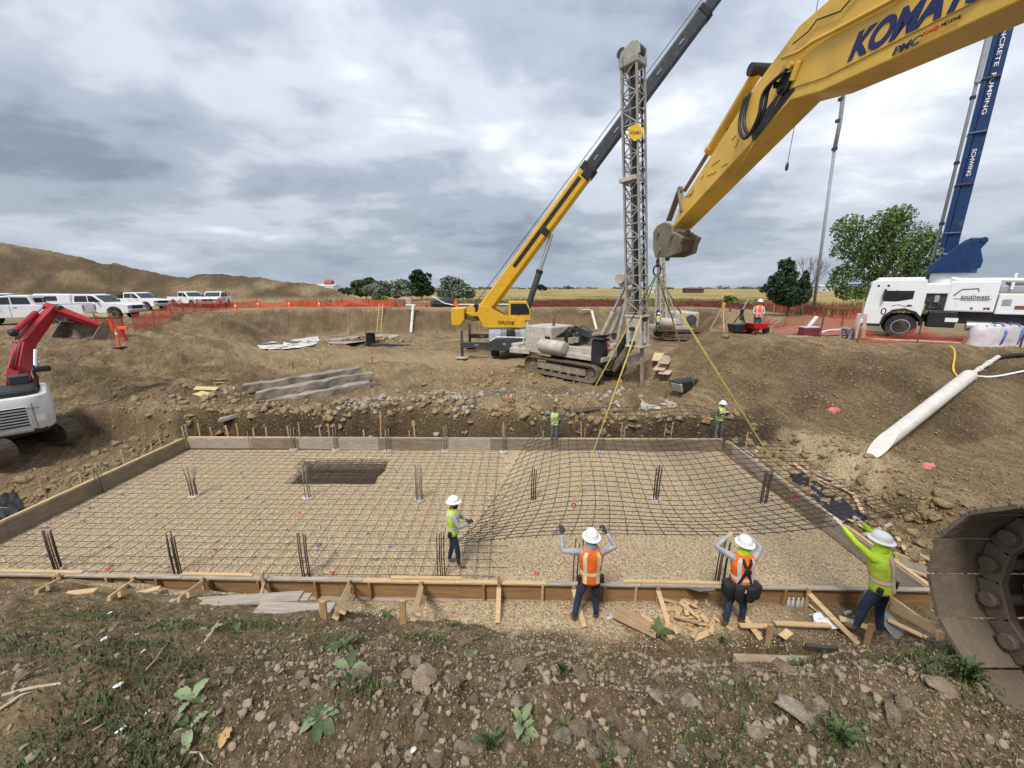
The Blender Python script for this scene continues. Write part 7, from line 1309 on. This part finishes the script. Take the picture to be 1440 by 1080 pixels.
sheet('fallen_netting', [gp(1090, 455, 25), gp(1200, 455, 24.5), gp(1205, 470, 19.5), gp(1085, 468, 20.5)], mat('fallen_red_netting', (.30, .10, .065), .8, var=.3, scale=2), 'red netting lying flat on the plateau behind the toolbox', 'netting', .08, 14)
sheet('fallen_netting', [gp(1215, 480, 17.2), gp(1460, 489, 16.0), gp(1460, 478, 17.6), gp(1215, 474, 18.2)], MATS['fallen_red_netting'], 'red netting strewn on the ground before the pump truck', 'netting', .05, 16)
CONE_W = mat('cone_band', (.75, .75, .75), .5)
def cone(px, py, Y, lab, s=1):
    p = gp(px, py, Y); t = T('traffic_cone', lab, 'cone', tuple(p), 0, 'traffic cones on the rim'); t.scale = (s,)*3
    MB().box((0, 0, .02), (.36, .36, .04)).obj('base', ORGN, t, bevel=.01); MB().lathe([(.14, .04), (.025, .72), (.01, .72)], n=14).obj('cone_body', ORGN, t, 40); MB().lathe([(.098, .32), (.072, .47), (.06, .47), (.08, .32)], n=14).obj('band', CONE_W, t, 40)
for px, Y, lab in ((363, 48.6, 'leftmost of three cones on the far left rim'), (407, 49.5, 'middle one of three cones on the far left rim'), (449, 50, 'rightmost of three cones on the far left rim'), (331, 44, 'cone at the end of the orange panels')): cone(px, 430, Y, lab, 1.25)
p = gp(162, 462, 23); t = T('channelizer', 'tall slim orange delineator post in front of the orange net panel', 'delineator', tuple(p)); MB().box((0, 0, .04), (.45, .45, .08)).obj('base', BLKM, t, bevel=.02); MB().lathe([(.07, .08), (.06, .5), (.055, 1.1), (.03, 1.15)], n=10).obj('post', ORGN, t, 40); MB().lathe([(.062, .8), (.060, .95)], n=10, caps=False).obj('band', CONE_W, t)
p = gp(170, 455, 24.6); t = T('sawhorse', 'red orange plastic barricade leaning by the net panel', 'barricade', tuple(p)); MB().beam((-.1, 0, 1.0), (.2, 0, 0), .12, .12).obj('leg', LAMP_R, t); MB().beam((-.1, 0, 1.0), (-.15, .3, 0), .10, .10).obj('leg', LAMP_R, t); MB().beam((-.25, 0, 1.0), (.35, 0, 1.0), .14, .2).obj('rail', ORGN, t, bevel=.02)
p = gp(132, 448, 25.2); t = T('board_barrier', 'low board barrier with a tan top rail beside the canopy pickup', 'barrier', tuple(p)); MB().box((0, 0, 1.0), (2.6, .25, .14), (0, 0, -.15)).obj('rail', WOODN, t); [MB().box((x, 0, .5), (.1, .2, 1.0)).obj('leg', ORGN, t) for x in (-1.1, 1.1)]
# ------------------------------------------------------------------ things in the pit
t0 = on_ground(533, 467); t1 = at_depth(536, 430, t0.y+2.4); t = T('ladder', 'pale wooden ladder leaning against the far pit wall', 'ladder', tuple(t0)); d = t1-t0
for sx in (-.24, .24): MB().beam(Vector((sx, 0, 0)), d+Vector((sx, 0, .2)), .06, .10).obj('rail', WOODN, t)
for k in range(14): f = (k+.5)/14; MB().beam(d*f+Vector((-.24, -.03, 0)), d*f+Vector((.24, -.03, 0)), .05, .06).obj('rung', WOODN, t)
PVC = mat('white_pvc', (.62, .59, .53), .5, var=.08, dirt=.32, dcol=(.42, .35, .26))
def pipe(name, label, a, b, r, extra=None, n=14):
    t = T(name, label, 'pipe', tuple(a)); d = Vector(b)-Vector(a); MB().cyl((0, 0, 0), d, r, n=n).obj('barrel', PVC, t, 40); return t, d
a = on_ground(578, 468); b = at_depth(581, 430, a.y+2.2); t, d = pipe('vertical_pipe', 'white plastic pipe standing against the far pit wall right of the ladder', a, b, .17); MB().cyl(d+Vector((-.9, 0, .05)), d+Vector((.3, 0, .05)), .12, n=10).obj('cross_pipe', PVC, t, 40)
a = on_ground(839, 464); b = at_depth(832, 437, a.y+2.0); t, d = pipe('vertical_pipe', 'white plastic pipe leaning on the far wall between the crane and drill rig', a, b, .16); MB().tube([d, d+Vector((-.5, 0, .15)), d+Vector((-1.2, 0, .1))], .09, 8).obj('elbow', PVC, t, 180)
# big white pipe on the right slope
a = on_ground(1222, 642); b = on_ground(1360, 537); a.z += .10; b.z += .24; dv = (b-a).normalized(); r = .215
t = T('culvert_pipe', 'thick white pipe lying down the right slope with a slanted lower end', 'pipe', tuple(a)); L_ = (b-a).length; qx = dv.cross(Vector((0, 0, 1))).normalized(); qz = qx.cross(dv); rings = []
for s0, cut in ((0, 1), (L_, 0)): rings.append([dv*(s0+cut*(.75+.75*math.sin(2*math.pi*i/20)))+qx*r*math.cos(2*math.pi*i/20)+qz*r*math.sin(2*math.pi*i/20) for i in range(20)])
MB().loft(rings).obj('barrel', PVC, t, 40); MB().cyl(dv*(L_-.03), dv*(L_+.02), r*1.04, n=20).obj('rim', PVC, t, 40)
c2 = on_ground(1402, 507)+Vector((0, 0, .15))-a; MB().cyl(dv*(L_), c2, .075, n=12).obj('thin_pipe', PVC, t, 40)
for f in (.3, .62): q = (dv*L_).lerp(c2, f); MB().cyl(q, q+(c2-dv*L_).normalized()*.15, .10, n=12).obj('coupling', PVC, t, 40)
def hose(label, pts, r, m, name='hose'):
    P = [on_ground(*q)+Vector((0, 0, r)) for q in pts]; o0 = P[0].copy(); k = np.arange(len(P), dtype=float); S = [Vector(spl(k, np.array([tuple(p) for p in P]), q))-o0 for q in np.linspace(0, len(P)-1, (len(P)-1)*6+1)]
    o = MB().tube(S, r, 8).obj(name, m, None, 180); o.location = o0; tag(o, label, 'hose'); return o
hose('black corrugated hose joining the thin white pipe at the right edge', [(1402, 506), (1420, 503), (1438, 502), (1470, 498)], .09, HOSE); hose('thin white hose running right from the thick white pipe', [(1370, 530), (1395, 531), (1420, 527), (1445, 522), (1475, 516)], .035, TXT_W)
YH = mat('yellow_cord', (.65, .42, .04), .5); hose('yellow hose looping over the bank edge above the thick pipe', [(1335, 488), (1341, 493), (1342, 505), (1340, 520), (1347, 532)], .035, YH); hose('short yellow hose by the outrigger leg', [(1203, 478), (1206, 475), (1214, 474), (1222, 478)], .03, YH); hose('white hose on the ground beside the grey steps', [(1152, 470), (1165, 466), (1178, 465), (1192, 463)], .05, TXT_W); hose('pale pipe laid along the bank top before the netting', [(1225, 478), (1300, 481), (1380, 485), (1460, 489)], .035, PVC)
hose('dark cable along the outside of the left form', [(228, 618), (200, 633), (165, 650), (120, 670)], .025, HOSE)
# old weathered beams
CB = mat('weathered_beam', (.29, .25, .20), .9, var=.4, scale=1.2, bump=.9, bscale=6, dirt=.5, dcol=(.17, .13, .09))
def beamx(px0, py0, px1, py1, Y0, Y1, w_, h, lab):
    a, b = at_depth(px0, py0, Y0), at_depth(px1, py1, Y1); t = T('concrete_beam', lab, 'beam', tuple(a), 0, 'old weathered beams stacked in the pit'); d = b-a; x = d.cross(Vector((0, 0, 1))).normalized(); rings = []; r = random.Random(int(px0))
    for k in range(15): c = d*k/14; rings.append([c+x*(sx*w_/2+r.uniform(-.045, .045))+Vector((0, 0, sz*h/2+r.uniform(-.05, .05)-.06)) for sx, sz in ((-1, -1), (1, -1), (1, 1), (-1, 1))])
    MB().loft(rings).obj('beam_body', CB, t, bevel=.025)
    for k in (0, 1): MB().cyl(d*(k*1.02-.01)+Vector((.08, 0, .05)), d*(k*1.05-.025)+Vector((.08, 0, .05)), .018, n=6).obj('bar', BRWN, t)
beamx(342, 546, 508, 519, 18.2, 20.6, .50, .42, 'rearmost and topmost of the four old weathered beams'); beamx(360, 555, 524, 526, 17.6, 20.0, .50, .42, 'second weathered beam from the back with its end cracked'); beamx(374, 568, 520, 539, 17.1, 19.4, .50, .42, 'front weathered beam lying lowest over the trench'); beamx(352, 566, 500, 541, 17.8, 19.7, .5, .4, 'weathered beam wedged beneath the top ones')
o = put_rock(345, 577, .1, 0, 1, 'x', None, name='stone'); bpy.data.objects.remove(o)
a = on_ground(318, 590); lie('concrete_slab', 0, 0, 1.5, .55, .12, 25, CB, 'broken concrete slab jutting over the trench left of the beams', 'slab', tilt=-.25, world=(a.x+.5, a.y+.2, a.z+.15))
for px, py, L_, ang, lab in ((290, 548, .9, 20, 'pale plywood scrap lying on the left slope'), (286, 556, .7, -15, 'second plywood scrap below the first on the left slope'), (312, 535, .5, 70, 'little pale board leaning left of the beams'), (308, 540, .5, 50, 'pale stick of wood crossing the little board')):
    lie('plywood_scrap', px, py, L_, .45 if 'ply' in lab else .1, .03, ang, CHIP if 'ply' in lab else WOODN, lab, 'board', tilt=.12, roll=.1, dz=.05)
lie('plank', 822, 580, 1.3, .3, .06, 8, mat('dark_timber', (.10, .08, .06), .9), 'dark timber lying on the pit edge behind the blue shirted worker', 'plank', dz=.08, tilt=-.08)
lie('plywood_scrap', 888, 603, .35, .3, .03, 40, WOODN, 'orange wood scrap behind the rear form under the mat', 'board', tilt=.4, dz=.1)
# washout puddle, black drum, boards and tub near the far drill rig
PUD = mat('washout_slurry', (.62, .61, .58), .35, var=.25, scale=1.5)
def blob_sheet(name, px_pts, m, label, cat, dz=.03):
    P = [on_ground(*q) for q in px_pts]; c = sum(P, Vector())/len(P); n = len(P); k = np.arange(n+1, dtype=float); A = np.array([tuple(p) for p in P+[P[0]]]); R_ = [Vector(spl(k, A, q)) for q in np.linspace(0, n, n*5, endpoint=False)]; m_ = MB()
    for ring in (1, .72, .4): m_.v += [tuple((c+(p-c)*ring*(1+.15*float(gnoise(p.x*2, p.y*2+ring*3, 5)))+Vector((0, 0, dz+.06*(1-ring))))-c) for p in R_]
    L_ = len(R_)
    for q in range(2): m_.f += [(q*L_+i, q*L_+(i+1) % L_, (q+1)*L_+(i+1) % L_, (q+1)*L_+i) for i in range(L_)]
    m_.f.append(tuple(range(2*L_, 3*L_))); m_.m = [0]*len(m_.f); o = m_.obj(name, m, None, 180); o.location = c; tag(o, label, cat); return o
blob_sheet('slurry_puddle', [(362, 486), (385, 481), (420, 477), (446, 474), (447, 482), (430, 488), (400, 491), (370, 491)], PUD, 'pale grey washout puddle before the far left pit wall', 'puddle', .05)
blob_sheet('slurry_puddle', [(455, 478), (500, 473), (545, 470), (560, 474), (520, 480), (470, 484)], mat('grey_slurry', (.33, .30, .26), .7, var=.4, scale=1.2), 'grey slurry patch in front of the ladder', 'puddle', .04)
blob_sheet('dried_slurry', [(865, 566), (900, 560), (940, 564), (948, 574), (905, 576), (872, 574)], mat('dried_slurry', (.40, .355, .29), .85, var=.3, scale=2), 'dried pale concrete spill behind the rear of the mat', 'concrete spill', .03)
p = on_ground(522, 486); t = T('black_drum', 'short black drum standing in the pit before the ladder', 'drum', tuple(p)); MB().lathe([(.3, 0), (.42, .05), (.42, 1.1), (.46, 1.15), (.40, 1.15), (.38, .4)], n=18).obj('drum_body', BLKP, t, 40); MB().box((1.6, -.4, .12), (4.4, .3, .2), (0, .02, -.12)).obj('skid', DKG, t)
FORMP = mat('pinkish_formboard', (.52, .38, .28), .8, var=.2, scale=3)
for k, (px, py, ang, tl) in enumerate(((935, 512, 62, -.06), (930, 520, 60, -.04), (925, 505, 66, -.08), (938, 523, 58, -.02))): lie('form_panel', px, py, 1.9, .55, .05, ang, FORMP if k != 2 else CHIP, ['slotted form panel on top of the pile by the drill rod', 'form panel beneath the slotted one', 'tan form panel behind the slotted one', 'form panel nearest the black tub in the pile'][k], 'panel', tilt=tl, dz=.05+.06*(3-k))
for k in range(7): o = MB().box((-.75+.25*k, 0, .04), (.06, .5, .03)).obj('slot', BRWN, bpy.data.objects['form_panel'] if False else [q for q in bpy.data.objects if q.get('label', '').startswith('slotted form')][0])
p = on_ground(962, 548); t = T('black_tub', 'black rubber tub with grey front lying by the ramp', 'tub', tuple(p), R(25)); MB().prism([(-.55, 0), (.55, 0), (.75, .5), (-.75, .5)], -.32, .32, 'y').obj('tub_body', BLKP, t, bevel=.06); MB().box((-.62, -.1, .22), (.12, .62, .42), (0, -.3, 0)).obj('grey_plate', mat('tub_grey', (.34, .30, .26), .8), t, bevel=.03); MB().box((.1, 0, .5), (1.2, .5, .04)).obj('liner', HOSE, t, bevel=.02)
pk = mat('pink_paint', (.58, .16, .13), .9, var=.4, scale=4)
for px, py, lab in ((1172, 577, 'red paint mark on the right slope'), (1305, 655, 'red paint mark low on the right slope')): blob_sheet('paint_mark', [(px-9, py), (px-3, py-4), (px+8, py-3), (px+9, py+3), (px, py+5)], pk, lab, 'paint mark', .015)
for px, py, lab in ((664, 612, 'x'),): pass
for k, (px, py, dx) in enumerate(((715, 575, .3), (450, 512, 0), (523, 512, .2), (412, 518, 0), (896, 545, 0), (935, 560, 0))):
    p = on_ground(px, py); t = T('steel_pins', ['rusty pins with orange tape on a lump before the blue shirted worker', 'pair of dark pins behind the beams', 'twisted pins at the end of the beams', 'short pin with orange tape left of the beams', 'thin pin by the drill rod', 'thin pin by the black tub'][k], 'pins', tuple(p))
    for j in range(4 if k == 0 else 2): MB().tube([(.07*j, .03*j, -.1), (.07*j+dx*.1*(j-1), 0, .45+.05*j)], .014, 5).obj('pin', STEELR, t)
    if k in (0, 3): MB().box((.08, 0, .45), (.16, .04, .06), (.3, .2, .4)).obj('tape', ORGN, t)
# far rim clutter behind the ladder
for k, (px, Y, w_, h, c, lab) in enumerate(((562, 51.2, 1.4, 1.0, (.30, .14, .10), 'rusty crate at the left of the far rim clutter'), (572, 51.6, 1.5, 1.2, (.48, .40, .34), 'tan crate in the far rim clutter'), (590, 51.2, 2.0, .7, (.40, .24, .17), 'stack of reddish boards on the far rim'), (604, 51.5, 2.4, .8, (.45, .27, .18), 'longer stack of reddish boards on the far rim'))):
    p = gp(px, 424, Y); t = T('crate' if k < 2 else 'board_stack', lab, 'crate' if k < 2 else 'boards', tuple(p)); mm = mat('clutter_%d' % k, c, .85, var=.2)
    for j in range(3): MB().box((0, 0, h*(j+.5)/3), (w_*random.uniform(.85, 1), .8, h/3-.03)).obj('board', mm, t)
p = gp(625, 425, 51); t = T('tarp_heap', 'black tarp and white pole heap on the far rim beside the shrub', 'tarp heap', tuple(p)); MB().ball((0, 0, .4), (2.0, 1, .8), 10).obj('tarp', BLKP, t); MB().tube([(-1.4, -.9, 1.4), (.2, -.9, .5), (1.2, -.9, .3), (2.2, -.9, -.1)], .07, 6).obj('pole', TXT_W, t); MB().prism([(-.4, 0), (.4, 0), (0, .9)], -1.05, -.95, 'y').obj('red_flag', ORGN, t).location = (1.6, 0, .2)
o = put_rock(0, 0, .9, 3, 0, 'low heap of dirt on the far rim behind the ladder', None, name='dirt_heap', P=gp(502, 425, 52)); o.scale = (2.6, 1.6, 1.0); o['category'] = 'heap'
for px in (665, 715): lie('plank', 0, 0, 4.6, .5, .12, 0, TXT_W, 'long white board on the far rim '+('left' if px < 700 else 'right')+' of the crane cab', 'board', world=tuple(gp(px, 425, 50.6)), dz=.3)
# ------------------------------------------------------------------ things on the right plateau
def tripod(label, px, py, top, Y, m, head, ylw=False):
    p = gp(px, py, Y); t = T('survey_tripod', label, 'tripod', tuple(p)); h = at_depth(px, top, Y).z-p.z
    for k in range(3): a = R(20+120*k); MB().beam((.55*math.cos(a), .55*math.sin(a), 0), (.05*math.cos(a), .05*math.sin(a), h*.82), .05, .05).obj('leg', m, t); MB().beam((.05*math.cos(a), .05*math.sin(a), h*.5), (.05*math.cos(a), .05*math.sin(a), h*.9), .04, .04).obj('upper_leg', m, t)
    MB().cyl((0, 0, h*.82), (0, 0, h*.88), .09, n=12).obj('plate', m, t); MB().box((0, 0, h*.95), (.15, .15, .2)).obj('instrument', head, t, bevel=.02); return t, h
tripod('wooden survey tripod with a yellow instrument at the left end of the plateau', 1013, 463, 426, 22.5, WOODN, YELC)
t, h = tripod('black survey tripod standing behind a black tub', 1040, 463, 436, 22, BLKM, BLKM); MB().beam((0, 0, h), (.35, 0, h+.8), .05, .05).obj('mast', GRYP, t)
p = gp(1045, 464, 21); t = T('black_tub', 'black plastic tub beside the orange vest man', 'tub', tuple(p)); MB().prism([(-.6, .05), (.5, .05), (.65, .5), (-.75, .5)], -.35, .35, 'y').obj('tub_body', BLKP, t, bevel=.04)
p = gp(1074, 468, 20.5); t = T('wheelbarrow', 'red wheelbarrow frame behind the orange vest man', 'wheelbarrow', tuple(p), R(10)); wheel(t, (.1, 0, .2), .2, .1, (0, 1, 0), ORGN); [MB().tube([(-1.0, y, .1), (-.3, y*.8, .35), (.5, y*.6, .75)], .03, 6).obj('handle', LAMP_R, t) for y in (-.3, .3)]; MB().prism([(-.8, .3), (-.2, .3), (.0, .6), (-1.0, .6)], -.3, .3, 'y').obj('tray', LAMP_R, t, bevel=.03)
p = gp(1137, 468, 19.6); t = T('toolbox', 'dark red toolbox on the plateau edge', 'toolbox', tuple(p), R(4)); MB().box((0, 0, .22), (.8, .45, .42)).obj('box', mat('maroon', (.20, .03, .05), .5), t, bevel=.02); MB().box((0, 0, .45), (.82, .47, .06)).obj('lid', mat('pale_lid', (.55, .5, .5), .6), t, bevel=.015); lie('plank', 0, 0, 1.2, .25, .05, 3, WOODG, 'pale board lying in front of the dark red toolbox', 'board', world=tuple(gp(1122, 469, 19.2)), dz=.02); o = MB().cyl((0, 0, .2), (.7, .3, .9), .10, n=10).obj('leaning_pipe', PVC, None, 40); o.location = gp(1132, 466, 20.2); tag(o, 'white pipe leaning behind the dark red toolbox', 'pipe')
p = gp(1191, 472, 18.6); t = T('grey_steps', 'small grey step stool left of the pump truck', 'step stool', tuple(p)); MB().box((-.02, 0, .5), (.32, .5, .05)).obj('tread', GRYP, t); MB().box((.12, 0, .25), (.2, .5, .05)).obj('tread', GRYP, t); [MB().beam((-.18+.08, y, 0), (-.02, y, .55), .04, .1).obj('leg', GRYP, t) for y in (-.25, .25)]; [MB().beam((.3, y, 0), (.06, y, .5), .04, .1).obj('leg', GRYP, t) for y in (-.25, .25)]; MB().box((.28, -.1, .2), (.3, .4, .38)).obj('box', GRYP, t, bevel=.02)
for px, py, top, Y, lab in ((1153, 473, 441, 19.2, 'dark rusty post between the toolbox and the grey steps'), (1433, 492, 442, 15.7, 'dark post at the right edge of the netting'), (1184, 455, 435, 24, 'dark post farther back in the slumped netting')):
    p = gp(px, py, Y); o = MB().cyl((0, 0, -.2), (0, 0, at_depth(px, top, Y).z-p.z), .035, n=6).obj('post', POST, None); o.location = p; tag(o, lab, 'post')
# bulk bag lying by the netting
p = gp(1398, 484, 16.3); t = T('bulk_bag', 'crumpled white bulk bag with blue stripes lying in front of the pump truck', 'bag', tuple(p)); m_ = MB(); rings = []
for k in range(13):
    f = k/12; z = .85*math.sin(f*math.pi/2); rr = (1.12-.25*f) if k < 11 else (.6 if k == 11 else .15); rings.append([Vector((1.05*rr*math.cos(a)*(1+.10*float(gnoise(a*1.9, z*4, 3))), .55*rr*math.sin(a)*(1+.14*float(gnoise(a*2.3+3, z*3, 4))), z*(1+.22*float(gnoise(a*1.3, f*3, 6))))) for a in [2*math.pi*j/26 for j in range(26)]])
b = m_.loft(rings).obj('bag_body', mat('woven_bag', (.52, .48, .47), .8, var=.18, scale=4, bump=.5, bscale=5), t, 50)
for x in (-.35, .3): MB().tube([(x-.1, -.58, .15), (x, -.58, .6), (x+.1, -.3, .92), (x+.15, .1, .95)], .035, 6).obj('blue_strap', mat('bag_blue', (.10, .16, .42), .7), t, 180)
